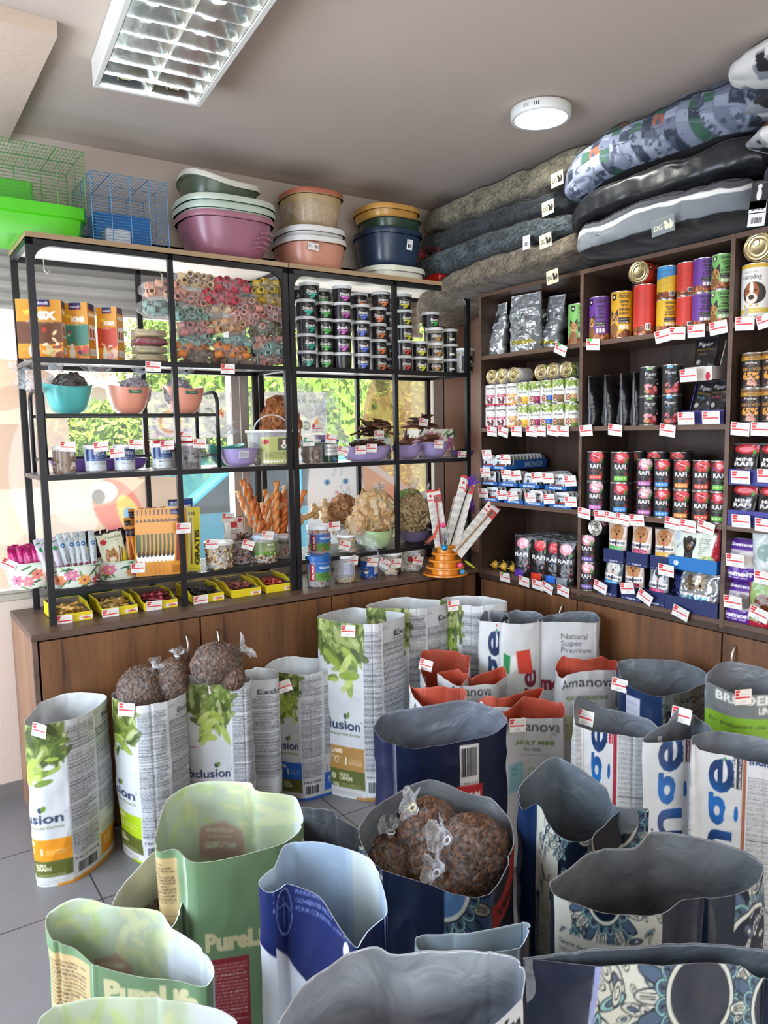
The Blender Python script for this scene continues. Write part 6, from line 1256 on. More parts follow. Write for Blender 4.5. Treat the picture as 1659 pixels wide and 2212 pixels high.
# bucket of twisted sticks
xb=qx(595,-.2,1180);tub('clear bucket holding tall orange twisted chew sticks',(xb,-.19,Z3),.07,.125,None,lid=None,taper=.12)
def twist(label,base,tip,col,r=.010,k=0):
    t_=Vector(tip);b_=Vector(base);L=(t_-b_).length;m=MB();d=(t_-b_).normalized();u=d.orthogonal().normalized();w=d.cross(u)
    o1=None;t=thing('twisted_stick',label,'chew stick',tuple(b_),0,'twisted sticks in the bucket')
    for s,cc,rr in ((0,col,r),(PI,'#e3c49a' if k % 3 else col,r*.8)):
        pts=[d*L*i/40+(u*math.cos(i*.62+s+k)+w*math.sin(i*.62+s+k))*r*.55 for i in range(41)];mm=MB();mm.tube(pts,[rr*(.9+.1*math.sin(i)) for i in range(41)],7);mm.build('strand',mat('twist_'+cc,cc,.45,var=.2,vs=40),t,True)
    return t
TW=[(523,1037),(534,1048),(512,1062),(546,1075),(574,1058),(583,1080),(597,1040),(603,1065),(616,1050),(622,1078),(590,1068),(629,1055),(657,1060),(640,1085),(566,1085)]
for i,(px,py) in enumerate(TW):
    tp=at_y(px,py,-.22+.04*(i % 3));bx=xb+(tp[0]-xb)*.18;twist('orange twisted chew stick fanning out of the clear bucket',(bx,-.19+.02*((i % 3)-1),Z3+.006),tuple(tp),['#d07a34','#bd6224','#dc8f4c','#a85420'][i % 4],.0115+.002*(i % 2),i)
for i,(px,py,ti,lb) in enumerate([(458,1175,.05,'on the bone biscuit tub'),(536,1177,.35,'tilted on the heart stick tub'),(578,1157,.12,'on the green flags tub'),(492,1118,.05,'on the white pouch behind the tubs'),(632,1140,.2,'on the twisted stick bucket'),(18,1220,.55,'hanging from the overhanging floral basket'),(298,1227,.05,'between the third basket and the orange packs')]):
    price_tag(px,py,'y',{18:-.32,492:-.21,632:-.27}.get(px,-.412),'red and white price tag '+lb,.06,.043,ti,off=0)
# --- shelf three, right rack
def bigbone(label,px,py,y,s,col,rz):
    p=at_y(px,py,y);t=MB();L=.05*s
    t.tube([(-L,0,0),(L,0,0)],.016*s,10)
    for sx in (-1,1):
        for sz in (-1,1):blob(t,.021*s,.019*s,.02*s,8,sx+sz,.1,cen=(sx*L*1.1,0,sz*.015*s))
    o=t.build('rawhide_bone',mat('rawhide_'+col,col,.5,var=.15,vs=30),None,True);o.location=tuple(p);o.rotation_euler=(0,R.uniform(-.4,.4),rz);tag(o,label,'rawhide bone');return o
tub('blue-lidded jar of dark sticks with red banner, on the countertop',(qx(683,-.36,1250),-.385,ZC),.058,.155,['#6a3a24','#8a5030','#4a2a1c'],'stick',0,lid='#1f5fa8',art=None,n=240,fill=.85,size=1.0,size_lid=.032)
def a_xxl(cv,w,h):cv.rect(0,0,w,h,'#3f6f9a');cv.rect(0,h*.6,w,h,'#2a66b0');cv.rect(0,0,w,h*.45,'#5a8a3f');cv.rect(w*.05,0,w*.25,h*.95,'#8a1f2a');cv.text('XXL PACK',w*.2,h*.08,.011,'#f4f0ec',rot=PI/2,fit=h*.8,bold=.04);cv.text('TRIXIE',w*.56,h*.68,.010,'#f4f6f8',fit=w*.4,center=True,bold=.04);cv.ell(w*.56,h*.3,w*.22,h*.16,'#4a7a32');cv.ell(w*.92,h*.45,w*.09,h*.2,'#b5bcc0');cv.ell(w*.75,h*.35,w*.05,h*.12,'#a87a4a')
tub('clear jar of orange chicken strips with red banner, on shelf three',(qx(689,-.31,1150),-.31,Z3),.056,.15,['#b5582c','#c97040','#9a4622'],'stick',-.1,lid='#dfe6ea',art=a_xxl,artw=.42,artb=(.16,.72),n=200,fill=.86,size=1.2,size_lid=.02)
o=[q for q in COL.objects if q.get('label') == 'blue-lidded jar of dark sticks with red banner, on the countertop'][0]
cv=Cv(.15,.085,.0016);a_xxl(cv,.15,.085);U,Vv=np.meshgrid(np.linspace(0,1,80),np.linspace(0,1,45));a=-PI/2+(U-.5)*2.6-.1;sheet('wrap_label',np.stack([.0605*np.cos(a),.0605*np.sin(a),.035+Vv*.085],-1),cv.at(U*.15,Vv*.085),GLOSS,o)
tub('clear jar with one large pressed bone, on the countertop',(qx(742,-.36,1240),-.37,ZC),.054,.135,['#a88a5a'],'chunk',0,n=40,fill=.12,art=lambda cv,w,h:(cv.rect(0,0,w,h,'#c9cfd6'),cv.fine(.003,.003,w-.003,h-.003,'#334a8a',.006)),artw=.2,artb=(.3,.75),lid='#f0f2f4')
bigbone('tan pressed bone standing in the clear jar on the countertop',762,1240,-.385,.9,'#a8824e',0).rotation_euler=(0,PI/2-.15,0)
def a_bl(cv,w,h):cv.rect(0,0,w,h,'#1f4f9a');cv.ell(w*.35,h*.4,.013,.014,'#d8d2c8');cv.ell(w*.35,h*.46,.013,.007,'#4a3a30');cv.rect(w*.55,h*.2,w*.9,h*.9,'#dfe4ea');cv.fine(w*.57,h*.25,w*.88,h*.85,'#334',.005)
tub('blue wrapped tub with dog picture, on the countertop',(qx(796,-.35,1225),-.355,ZC),.046,.125,['#c9a060'],'bone',-.2,art=a_bl,artw=.75,artb=(.03,.72),n=40,fill=.9)
def a_gol(cv,w,h):cv.rect(0,0,w,h,'#b0303a');cv.rect(0,0,w,h*.5,'#c9c2b8');cv.ell(w*.5,h*.45,.016,.018,'#2a2524');cv.text('Golos',w*.5,h*.8,.008,'#f4ece0',center=True)
tub('round tub of pale chew rings with red label, left of two on the countertop',(qx(845,-.35,1205),-.35,ZC),.055,.115,['#c9b088','#e0cba6','#a88a60'],'disc',0,art=a_gol,artw=.3,artb=(.15,.65),n=120,fill=.8,size=1.2)
tub('round tub of white chew bones with red label, right of two on the countertop',(qx(893,-.35,1195),-.33,ZC),.055,.12,['#d9d6c8','#c2bfb0','#ece9dc'],'bone',0,art=a_gol,artw=.3,artb=(.2,.7),n=90,fill=.75,size=1.5)
tub('short clear tub below the spilling film, beside the orange strip jar',(qx(752,-.34,1170),-.33,Z3),.046,.09,['#c2a674','#8a6a44'],'disc',0,n=90,fill=.8)
for i,(px,py,s,rz) in enumerate([(664,1115,1.0,.2),(700,1110,.9,1.2),(722,1118,1.0,.1),(708,1090,.8,.6),(690,1098,.7,2)]):bigbone('pale knotted rawhide bone behind the orange strip jar, %s' % ('by the black post','standing','nearest the biscuit bags','topmost','small')[i],px,py,-.13,s,['#c9a878','#d2b58a'][i % 2],rz)
basin('light green basin heaped with bags of biscuits',810,1175,-.315,Z3,.098,.09,.1,MINT,.006,.5,badge=False)
basin('dull lilac bowl under the bag of ring treats',895,1160,-.27,Z3,.085,.085,.065,'#85759c',0,.5,'bowl','bowl')
BIS=['#c9a878','#d9bc90','#b08a58','#c9a07a','#c2ae8a']
treat_bag('large clear bag of assorted biscuits heaped on the green basin',(qx(812,-.31,1100),-.30,Z3+.075),.115,.085,.11,'pillow',BIS,210,1.6,knot=(.2,0,1),fr=.035)
treat_bag('clear bag of round biscuits drooping left over the green basin',(qx(770,-.33,1130),-.335,Z3+.085),.05,.045,.05,'disc',BIS,90,1.3,knot=(-1,0,-.5),fr=.06)
treat_bag('clear bag of brown pillow biscuits behind the green basin, left',(qx(742,-.14,1060),-.13,Z3+.06),.075,.07,.1,'ring',['#a87a50','#b88a5e','#8f6440'],170,1.6,knot=(.2,0,1),fr=.05)
treat_bag('clear bag of brown biscuits behind the green basin, by the post',(qx(825,-.12,1040),-.10,Z3+.08),.07,.06,.09,'pillow',['#a87a50','#b88a5e','#8f6440'],130,1.5,knot=(0,0,1),fr=.04)
treat_bag('clear bag of ring treats heaped on the dull lilac bowl',(qx(893,-.27,1110),-.26,Z3+.045),.082,.075,.1,'ring',['#b09a72','#c4b088','#8f7a54'],220,1.5,knot=(.6,0,.6),fr=.07)
treat_bag('clear bag of green and tan treats on top of the ring treats',(qx(892,-.20,1050),-.16,Z3+.17),.07,.055,.05,'ring',['#6a9a4a','#7fae5a','#b09a72','#a89468'],130,1.4,knot=(.3,0,1),fr=.06)
wisp('clear film spilling over the tub with pointed end',795,1150,-.36,.08,.016,(-.6,0,-.5))
for i,(px,py,ti,lb) in enumerate([(745,1178,.3,'tilted on the short clear tub'),(722,1137,0,'above the orange strip jar'),(761,1211,.05,'on the pressed bone jar'),(805,1214,.15,'on the blue wrapped tub'),(831,1217,.5,'steeply tilted between the countertop tubs'),(855,1217,.05,'on the pale ring tub'),(903,1211,.2,'on the white bone tub')]):
    price_tag(px,py,'y',-.42 if py > 1190 else -.385,'red and white price tag '+lb,.066,.047,ti,off=0)
# --- yellow cartons with chews on the countertop
def a_yel(cv,w,h):cv.rect(0,0,w,h,'#e3cc1e');cv.ell(w*.70,h*.34,.010,.009,'#efeae0');cv.ell(w*.96,h*.40,.008,.009,'#efeae0');cv.rect(w*.68,h*.22,w*.96,h*.55,'#efeae0');cv.text('Calibra',w*.82,h*.26,.008,'#c0243a',fit=w*.24,center=True,shear=.2,bold=.04)
YB=[(162,1345,['#c9a050','#d8b56a','#b88a3c'],'beige',0),(262,1330,['#cfae66','#b8924a','#e0c47e'],'pale yellow',0),(350,1313,['#8a2f38','#a8404a','#742630'],'dark red',1),(453,1297,['#1f1d1f','#2e2a2c'],'black',0),(535,1282,['#9a5c4c','#84473c','#b07260'],'brown-red',0),(608,1273,['#b5433c','#9a3530','#cc5a4c'],'coral',0)]
for i,(px,py,cc,d,hi) in enumerate(YB):
    w=.145 if i != 2 else .145;x=float(at_y(px,py,-.395)[0]);carton('chew_carton','yellow display carton of %s chews, %s from the left on the countertop' % (d,ordn(i)),(x,-.385,ZC),0,w,.23,.06,.036,'#e3cc1e',a_yel,'#7d7266','yellow chew cartons',slope=.15)
    loose(24 if hi else 22,cc,'%s bone-shaped chew lying in the %s yellow carton' % (d,ordn(i)),'chew',x,-.28,ZC+.012,.045,.06,.075,.0055,'%s chews in the %s carton' % (d,ordn(i)),'bone_chew','bonechew',hz=.045 if hi else .03,up=.15,seed=30+i)
for i,(px,py) in enumerate([(138,1341),(239,1326),(333,1309),(434,1297)]):price_tag(px,py,'y',-.395,'red and white price tag on the %s yellow carton' % ordn(i),.068,.046,.04*(-1)**i,off=0)
gb=boxo('card_box',0,0,0,.24,.02,.075,mat('dark_green_card','#1f3f2a',.5));gb.location=(qx(120,-.12,1290),-.10,ZC);tag(gb,'dark green card box lying behind the first yellow carton','box')
# --- orange tiered cat toy with wand toys
def tower():
    c=at_z(974,1247,ZC);t=thing('cat_track_tower','orange four-tier cat ball tower holding the wand toys','cat toy',(c[0]+.02,c[1]+.07,ZC));OR=mat('orange_plastic','#e58f1c',.3,coat=.3,subs=.1)
    z=.004
    for i,(r,h) in enumerate(((.115,.036),(.1,.036),(.084,.036),(.066,.034))):
        MB().lathe([(r*.45,.002),(r*.97,0),(r,.003),(r*.99,.009),(r*.9,.006),(r*.62,.005),(r*.60,h-.004),(r*.66,h),(r*.86,h),(r*.86,h-.002),(r*.45,h-.002),(r*.45,.002)],48,M=Matrix.Translation((0,0,z))).build('tier',OR,t,'auto');z += h
    MB().lathe([(.05,0),(.056,.002),(.053,.012),(.04,.012),(.04,0),(.05,0)],40,M=Matrix.Translation((0,0,z))).build('top_ring',OR,t,'auto')
    for (px,r,zz,col,nm) in ((-.055,.017,.022,'#3aa0d8','blue'),(-.048,.016,.055,'#f0608a','pink')):
        mb=MB();blob(mb,.015,.015,.015,10,1,0);o=mb.build('ball',mat('ball_'+col,col,.35),t,True);a=-2.2+(0 if nm == 'blue' else -.05);o.location=((.092 if nm == 'blue' else .08)*math.cos(-1.0),(.092 if nm == 'blue' else .08)*math.sin(-1.0),zz);o['label']=nm+' ball'
    f=MB();f.tube([(.09,-.05,.07),(.098,-.06,.06),(.12,-.08,.04),(.135,-.09,.03)],[.004,.009,.005,.001],6);f.build('feather_tail',mat('lime_feather','#b5b83a',.9),t,True)
    return t,z
tw_,tz=tower();TX,TY=tw_.location.x,tw_.location.y
def a_wand(cv,w,h):
    cv.rect(0,0,w,h,'#dddad2')
    for i in range(6):y=h*(.15+.12*i);cv.poly([(0,y),(w*.4,y+.02),(w*.7,y-.005),(w,y+.03),(w,y+.012),(w*.5,y-.015),(0,y-.012)],'#b5b5b0',.7);cv.ell(w*R.random(),y+.01,.002,.001,'#333')
    cv.rect(w*.45,h*.80,w,h*.93,'#c93a34');cv.ell(w*.68,h*.86,.014,.013,'#8a8078');cv.poly([(w*.56,h*.88),(w*.58,h*.93),(w*.66,h*.9)],'#8a8078');cv.poly([(w*.8,h*.88),(w*.78,h*.93),(w*.7,h*.9)],'#8a8078');cv.ell(w*.63,h*.865,.002,.002,'#1a1a10');cv.ell(w*.73,h*.865,.002,.002,'#1a1a10')
    cv.text('Nobby',w*.24,h*.84,.010,'#c0242c',fit=w*.4,center=True,shear=.25,bold=.03);cv.ell(w*.25,h*.93,.007,.007,'#c0242c')
def wand(label,px0,py0,px1,py1,y0,y1,w,rod,tail,tcol,ball=None,flip=False):
    a=at_y(px0,py0,y0);b=at_y(px1,py1,y1);d=Vector(b)-Vector(a);L=d.length
    zax=d.normalized();xax=Vector((math.cos(-.35),math.sin(-.35),0));xax=(xax-zax*xax.dot(zax)).normalized();yax=zax.cross(xax)
    M=Matrix(((xax.x,yax.x,zax.x,a[0]),(xax.y,yax.y,zax.y,a[1]),(xax.z,yax.z,zax.z,a[2]),(0,0,0,1)))
    t=thing('cat_wand_toy',label,'cat toy',(0,0,0));t.matrix_world=M;cv=Cv(w,L,.0015);a_wand(cv,w,L);flat_print('backing_card',cv,w,L,None,PAPER,.002,t,.0015)
    e=MB();e.prism([(-w/2,L-.002),(w/2,L-.002),(w/2,L+.012),(w*.32,L+.004),(w*.1,L+.004),(-w*.05,L+.012),(-w*.3,L+.014),(-w/2,L+.006)],0,.0015);e.build('ear_top',mat('card_red','#c93a34',.5) if not flip else mat('card_grey','#dddad2',.5),t)
    MB().tube([(-w*.1,-.006,-.005),(w*.1,-.006,L*.9)],.0032,8).build('rod',mat('rod_'+rod,rod,.4),t,True)
    if tail:
        mb=MB()
        for i in range(5):mb.tube([(w*.1,-.008,L*.9),(w*.15+.012*i-.02,-.02,L*.98+.01*(i % 2)),(w*.2+.02*i-.04,-.03,L*1.12-.02*abs(i-2))],[.002,.006,.0008],5)
        mb.build('feathers',mat('feather_'+tcol,tcol,.9),t,True)
    if ball:mb=MB();blob(mb,.014,.014,.014,9,2,0,cen=(w*.25,-.02,L*.38));mb.build('ball',mat('ball_'+ball,ball,.5),t,True)
    return t
ty=TY
wand('cat wand on grey card with red rod and pink ball, leftmost of four',955,1180,936,1062,ty-.02,ty,.074,'#b3242a',False,'','#f0508a')
wand('short grey wand card behind the black rod, with blue tinsel',966,1190,995,1075,ty+.01,ty+.02,.07,'#6f7a80',False,'')
wand('tall cat wand card with black rod and purple feathers',975,1180,1012,1035,ty-.03,ty-.02,.085,'#1c1c1f',True,'#5a2f9a')
wand('cat wand card with wooden rod leaning right against the shelving',985,1195,1068,1092,ty-.05,ty-.06,.078,'#a8763f',False,'')
mb=MB();blob(mb,.016,.016,.014,12,3,.0,1,.5);o=mb.build('tinsel_ball',mat('tinsel_blue','#2a9ad0',.3,.5),None,True);o.location=tuple(at_y(960,1183,ty-.065));tag(o,'blue tinsel ball lying on the top tier of the orange tower','cat toy')
mb=MB()
for i in range(8):mb.tube([(0,0,0),(.004*(i-4),-.004,.05),(.007*(i-4),.0,.09-.006*abs(i-4)),(.006*(i-4),.0,.012)],.001,4)
o=mb.build('feather_teaser',mat('teaser_silver','#7d8a92',.3,.7),None,True);o.location=tuple(at_y(962,1182,ty-.06));tag(o,'silver wire teaser standing on the tower beside the blue ball','cat toy')
mb=MB()
for i in range(6):mb.tube([(0,0,0),(-.02-.006*i,-.004*i,-.03-.01*i),(-.05-.01*i,0,-.09-.012*(i % 3))],[.003,.004,.0008],5)
o=mb.build('feather_teaser',mat('feather_rust','#c05a44',.9),None,True);o.location=tuple(at_y(950,1125,ty-.06));tag(o,'rust-red feathers drooping left of the orange tower','cat toy')
mb=MB()
for i in range(14):mb.tube([(0,0,0),(.01*math.sin(i*2),.01*math.cos(i*2),-.04),(.016*math.sin(i*1.3),.015*math.cos(i*1.7),-.085)],[.002,.003,.001],4)
o=mb.build('tinsel_tassel',mat('tinsel_purple','#5f2a9a',.3,.4),None,True);o.location=tuple(at_y(1020,1075,ty+.0));tag(o,'purple tinsel tassel hanging behind the wand cards','cat toy')
# ================================================================== open paper and foil sacks on the floor
def catmull(ctrl,us,q=.5):
    """periodic interpolation of ctrl = [(u, vec)], period 4"""
    n=len(ctrl);out=[]
    U=[c[0] for c in ctrl];Pn=[np.array(c[1],float) for c in ctrl]
    for u in us:
        u=u % 4.0;k=max([i for i in range(n) if U[i] <= u+1e-9],default=-1)
        if k == -1:k=n-1;u += 4
        k1=(k+1) % n;u0=U[k];u1=U[k1]+(4 if k1 <= k else 0)
        if u < u0-1e-6:u += 4
        t=(u-u0)/max(1e-6,u1-u0);p0,p1,p2,p3=Pn[(k-1) % n],Pn[k],Pn[k1],Pn[(k+2) % n]
        m1=(p2-p0)*q;m2=(p3-p1)*q;L=np.linalg.norm(p2-p1)+1e-9
        for m in (m1,m2):
            l=np.linalg.norm(m)
            if l > L:m *= L/l
        h=t*t*(3-2*t);out.append((2*t**3-3*t*t+1)*p1+(t**3-2*t*t+t)*m1+(-2*t**3+3*t*t)*p2+(t**3-t*t)*m2)
    return np.array(out)
def sack(label,loop,wf,wg,art,lin='#8e949b',px=.0034,base=.93,shift=(0,0),crump=.0035,q=.45,ghost=0,rough=None,mouter=None,mlin=None,seed=None,group=None,fold=.0,cat='food sack',hpow=1.0,zbase=0.0,wave=.004,linart=None):
    """loop: (px, py, z, u) rim points, u: 0-1 front, 1-2 right gusset, 2-3 back, 3-4 left gusset"""
    seed=len(USED) if seed is None else seed
    W_=2*wf+2*wg;pts=sorted([(u,at_z(x,y,z)) for x,y,z,u in loop]);H=max(p[1][2] for p in pts)
    us=[]
    for a,b,w in ((0,1,wf),(1,2,wg),(2,3,wf),(3,4,wg)):k=max(6,int(w/px));us += list(np.linspace(a,b,k,endpoint=False))
    us=np.array(us+[4.0]);rim=catmull(pts,us,q);cx=np.where(us < 1,us*wf,np.where(us < 2,wf+(us-1)*wg,np.where(us < 3,wf+wg+(us-2)*wf,2*wf+wg+(us-3)*wg)))
    cen=rim[:-1].mean(0);nv=int(H/px)+1;v=np.linspace(0,1,nv)[:,None]
    B=rim.copy();B[:,:2]=cen[:2]+(rim[:,:2]-cen[:2])*base+np.array(shift);B[:,2]=zbase
    t=v**hpow;P=B[None]*(1-t[...,None])+rim[None]*t[...,None];P[...,2]=zbase+v*(rim[None,:,2]-zbase)
    # outward normal from the ring
    du=np.gradient(P,axis=1);du[:,0]=du[:,-1]=(P[:,1]-P[:,-2])*.5;dv=np.gradient(P,axis=0);n=np.cross(du,dv);n /= np.linalg.norm(n,axis=2,keepdims=True)+1e-12
    Q=np.stack([P[...,0],P[...,1],P[...,2]*.8],-1)
    d=crump*(fnoise(Q,9,seed,2)+.7*(1-2*np.abs(fnoise(Q,13,seed+5,2))))
    for k_ in (0,1,1.5,2,3,3.5,4):d=d+(-.004 if k_ % 1 else .002)*np.exp(-((us-k_)/.035)**2)[None]*(.3+.7*v)
    if fold:d=d-fold*np.exp(-((us-1.5)/.12)**2)[None]*(.3+.7*v)
    d=d*(.35+.65*np.minimum(1,v*6));d[:,-1]=d[:,0]
    bul=.5*(wg)*.12*np.sin(PI*np.clip(v,0,1))*(1-v*.5);d=d+bul
    P=P+n*d[...,None];P[0,:,2]=zbase+.0005;P[...,2]=np.maximum(P[...,2],zbase+.0005)
    wz=fnoise(np.stack([us*2.3,us*0,us*0],-1),1.0,seed,3);wz[-1]=wz[0];P[...,2] += (wave*1.3*wz)[None]*v**6
    cv=Cv(W_,H,px*.8,'#e2e2e0');art(cv,wf,wg,H);C=cv.at(cx[None]+0*v,v*rim[None,:,2])
    th=thing('food_sack',label,cat,(float(cen[0]),float(cen[1]),0),0,group);off=np.array([float(cen[0]),float(cen[1]),0]);P=P-off
    sheet('paper_body',P,C,mouter or PAPER,th)
    I=P-n*.0022;I=I[::2][:,::2] if nv % 2 else I[::2][:,::2]
    sel_u=np.unique(np.append(np.arange(0,P.shape[1],2),P.shape[1]-1));sel_v=np.unique(np.append(np.arange(0,nv,2),nv-1));I=(P-n*.0022)[sel_v][:,sel_u];I=np.vstack([I,P[-1:,sel_u]])
    lc=np.array(Cv.c(lin),float);Ci=np.tile(lc,I.shape[:2]+(1,)).reshape(I.shape)
    nz=fnoise(I+off,14,seed+2,3)[...,None];Ci=Ci*(1+.10*nz)
    if ghost:Ci[:-1]=Ci[:-1]*(1-ghost)+C[sel_v][:,sel_u]*ghost
    if linart:lv=Cv(W_,H,px,lin);linart(lv,wf,wg,H);Cl=lv.at(cx[sel_u][None]+0*v[sel_v],(v[sel_v])*rim[None,sel_u,2]);Ci[:-1]=Cl*(1+.06*nz[:-1])
    Ci[-1]=Ci[-2]*.5+.45
    sheet('lining',I[:,::-1],Ci[:,::-1],mlin or mat('sack_lining',attr=True,rough=.5,var=.05),th)
    ring=[tuple(x) for x in B[:-1:3]-off];mb=MB();mb.add([(x*.97,y*.97,zbase+.0015) for x,y,z in ring],[tuple(range(len(ring)))]);mb.build('sack_bottom',mat('sack_bottom','#8a8a88',.7),th)
    th['cen']=(float(cen[0]),float(cen[1]),float(H));return th
FOILL=mat('foil_lining',attr=True,rough=.36,metal=.35,var=.12,vs=9,bump=.55,bs=11,bd=.02,dist=.8)
DARKL=mat('dark_foil_lining',attr=True,rough=.4,metal=.1,var=.16,vs=9,bump=.5,bs=13,bd=.02,dist=.8)
SATIN=mat('satin_print',attr=True,rough=.42,var=.02,spec=.3)
# --- olive-branch series -------------------------------------------------
def a_exc(flav,sub,col,dark='#5c6428',strip=None,H0=None,kg='7 kg e 15,4 lb'):
    def f(cv,wf,wg,H):
        s=wf/.30;cv.rect(0,0,cv.w,H,'#ced1d3');W=cv.w
        # olive leaves at the head of the front and of the back
        for x0 in (0,wf+wg):
            cl=lambda x,y,x0=x0:y > H-(.20-.13*abs((x-x0)/wf-.62)*1.5)*s
            cv.poly([(x0,H),(x0,H-.06*s),(x0+wf*.35,H-.13*s),(x0+wf*.62,H-.17*s),(x0+wf*.86,H-.12*s),(x0+wf,H-.10*s),(x0+wf,H)] if x0 == 0 else [(x0,H)]*3,'#74803c');
            if x0 == 0:
                cv.leaves(x0,H-.17*s,x0+wf,H+.02,150,L=.075*s,clip=cl,pal=('#4f6224','#6c7f34','#94a058','#38481c','#b3ba84','#5b6f2c'));cv.leaves(x0+wf*.45,H-.22*s,x0+wf*.85,H-.12*s,12,L=.09*s)
        y=H*.40;cv.text('Exclusion',wf*.5,y,.034*s,'#1c2a4a',fit=.25*s,center=True,bold=.02);cv.text('Mediterraneo monoprotein Formula',wf*.5,y-.022*s,.010*s,'#5a6a2a',fit=.25*s,center=True,bold=.01);cv.text('®',wf*.93,y+.028*s,.008*s,'#33405a')
        cv.ell(wf*.66,y+.048*s,.007*s,.010*s,'#2a3a5a',.3);cv.ell(wf*.70,y+.052*s,.008*s,.012*s,'#6a8a2a',-.4);cv.rect(wf*.2,H*.6,wf*.36,H*.605,'#b02a34')
        yb,yt=H*.165,H*.30
        cv.rect(wf*.34,yb,wf,yt,col);cv.text(flav,wf*.42,yt-.026*s,.015*s,'#f6ead0',bold=.04);cv.text(sub,wf*.42,yt-.044*s,.010*s,'#f6ead0',al=.7);cv.text('1',wf*.62,yb+.022*s,.026*s,'#f6ead0',bold=.03);cv.ell(wf*.50,yb+.034*s,.011*s,.011*s,'#f6ead0',rin=.75);cv.fine(wf*.70,yb+.02*s,wf*.94,yb+.046*s,'#f6ead0',.007,.7)
        cv.rect(wf*.3,H*.06,wf,yb,dark);cv.text('NOBLE',wf*.54,yb-.022*s,.010*s,'#e8e6c8',bold=.04);cv.text('GRAIN',wf*.54,yb-.038*s,.014*s,'#e8e6c8',bold=.04);cv.ell(wf*.44,yb-.028*s,.012*s,.012*s,'#dcdcb8');cv.ell(wf*.44,yb-.028*s,.003*s,.008*s,dark);cv.text('NO',wf*.42,yb-.066*s,.014*s,'#e8e6c8',bold=.04);cv.fine(wf*.56,yb-.066*s,wf*.9,yb-.048*s,'#e8e6c8',.007,.7)
        for r_,k in ((.03,'#b83a2e'),(.022,'#e8c8a8'),(.014,'#7a2a20')):cv.ell(wf*.25,H*.27,r_*s,r_*s,k)
        cv.blotch(wf*.08,H*.14,wf*.32,H*.24,['#3a6a2a','#2a4a6a','#8aa04a'],14,.015)
        cv.rect(0,0,wf,H*.05,'#d6d6d0');cv.fine(wf*.35,H*.01,wf*.9,H*.045,'#8a8a88',.007)
        # text panels on both gussets and the back
        for a,b in ((wf+.006,wf+wg-.004),(wf+wg+.008,wf+wg+wf*.48),(2*wf+wg+.01,W-.008),(wf+wg+wf*.52,2*wf+wg-.01)):
            top=H-.03*s;n=5;hh=(top-H*.16)/n
            for i in range(n):cv.line([(a,top-i*hh),(b,top-i*hh)],.0016,'#3c3f44');cv.fine(a,top-(i+1)*hh+.006,b,top-i*hh-.003,'#30333a',.0046,.95)
        b0=wf+wg;cv.rect(b0+.004,H-.075*s,b0+wf*.6,H-.028*s,'#ced1d3');cv.text('Exclusion',b0+wf*.16,H-.058*s,.020*s,'#2a2d33',fit=.16*s,bold=.02);cv.text('Mediterraneo',b0+wf*.16,H-.071*s,.007*s,'#2a2d33');cv.ell(b0+.02,H-.022*s,.012,.006,'#7a8086',rin=.7)
        cv.rect(b0+.004,0,b0+wf,H*.34,'#ced1d3');cv.fine(b0+.045*s,H*.30,b0+wf*.42,H*.36,'#3c3f44',.006,.7)
        for i in range(3):cv.ell(b0+.02*s,H*(.245-.018*i),.003*s,.003*s,'#2a2a2a');cv.line([(b0+.03*s,H*(.245-.018*i)),(b0+wf*.3,H*(.245-.018*i))],.0016,'#555')
        cv.rect(b0+.006,H*.05,b0+wf*.36,H*.19,col);cv.ell(b0+wf*.15,H*.135,.02*s,.02*s,'#f2e6cc',rin=.88);cv.text('MONO',b0+wf*.15,H*.137,.008*s,'#f2e6cc',center=True,bold=.04);cv.text('PROTEIN',b0+wf*.15,H*.122,.005*s,'#f2e6cc',center=True)
        cv.rect(b0+wf*.40,H*.05,b0+wf*.9,H*.19,col);cv.text('Ex',b0+wf*.43,H*.14,.016*s,'#2a1a10',bold=.04)
        cv.rect(wf+.002,0,wf+wg,H*.158,'#ced1d3');cv.text(kg,wf+wg*.08,H*.135,.0085*s,'#1f2126',fit=wg*.86,bold=.02);cv.barcode(wf+wg*.12,H*.03,wf+wg*.88,H*.12,'#e2e4e5')
        if strip:cv.rect(wf,0,W,H*.022,strip);cv.rect(wf*.8,0,W,H*.016,strip)
    return f
sack('tall white sack with olive leaves and amber beef panel, leftmost',[(55,1565,.60,.5),(138,1559,.60,1),(198,1533,.60,2),(229,1503,.60,2.45),(144,1499,.605,3),(91,1518,.60,3.9)],.30,.125,a_exc('BEEF','Manzo','#e0921c',strip='#e0921c'),'#c9cecf',shift=(-.0,0),base=.98,seed=3)
sack('white sack with olive leaves and lime chicken panel, holding kibble bags',[(243,1503,.62,.55),(292,1524,.62,1),(355,1516,.62,1.95),(401,1494,.62,2.45),(350,1478,.62,3),(262,1488,.62,3.9)],.30,.125,a_exc('CHICKEN','Pollo','#a9c41f',strip='#a9c41f'),'#c9cecf',seed=4)
sack('white sack with olive leaves and orange panel, two kibble bags on top',[(400,1478,.63,.15),(498,1476,.63,1),(534,1473,.63,1.7),(538,1462,.63,2.2),(480,1448,.63,3),(405,1460,.63,3.9)],.30,.125,a_exc('RABBIT','Coniglio','#e0611c',strip='#e0611c'),'#c9cecf',seed=5)
sack('white text-covered sack with brown mono protein panel at its foot',[(527,1470,.60,2.0),(595,1468,.60,2.4),(596,1450,.60,2.8),(560,1442,.60,3.2),(527,1450,.60,1.0),(524,1462,.60,1.6)],.30,.125,a_exc('DUCK','Anatra','#9a6c35'),'#c9cecf',seed=6)
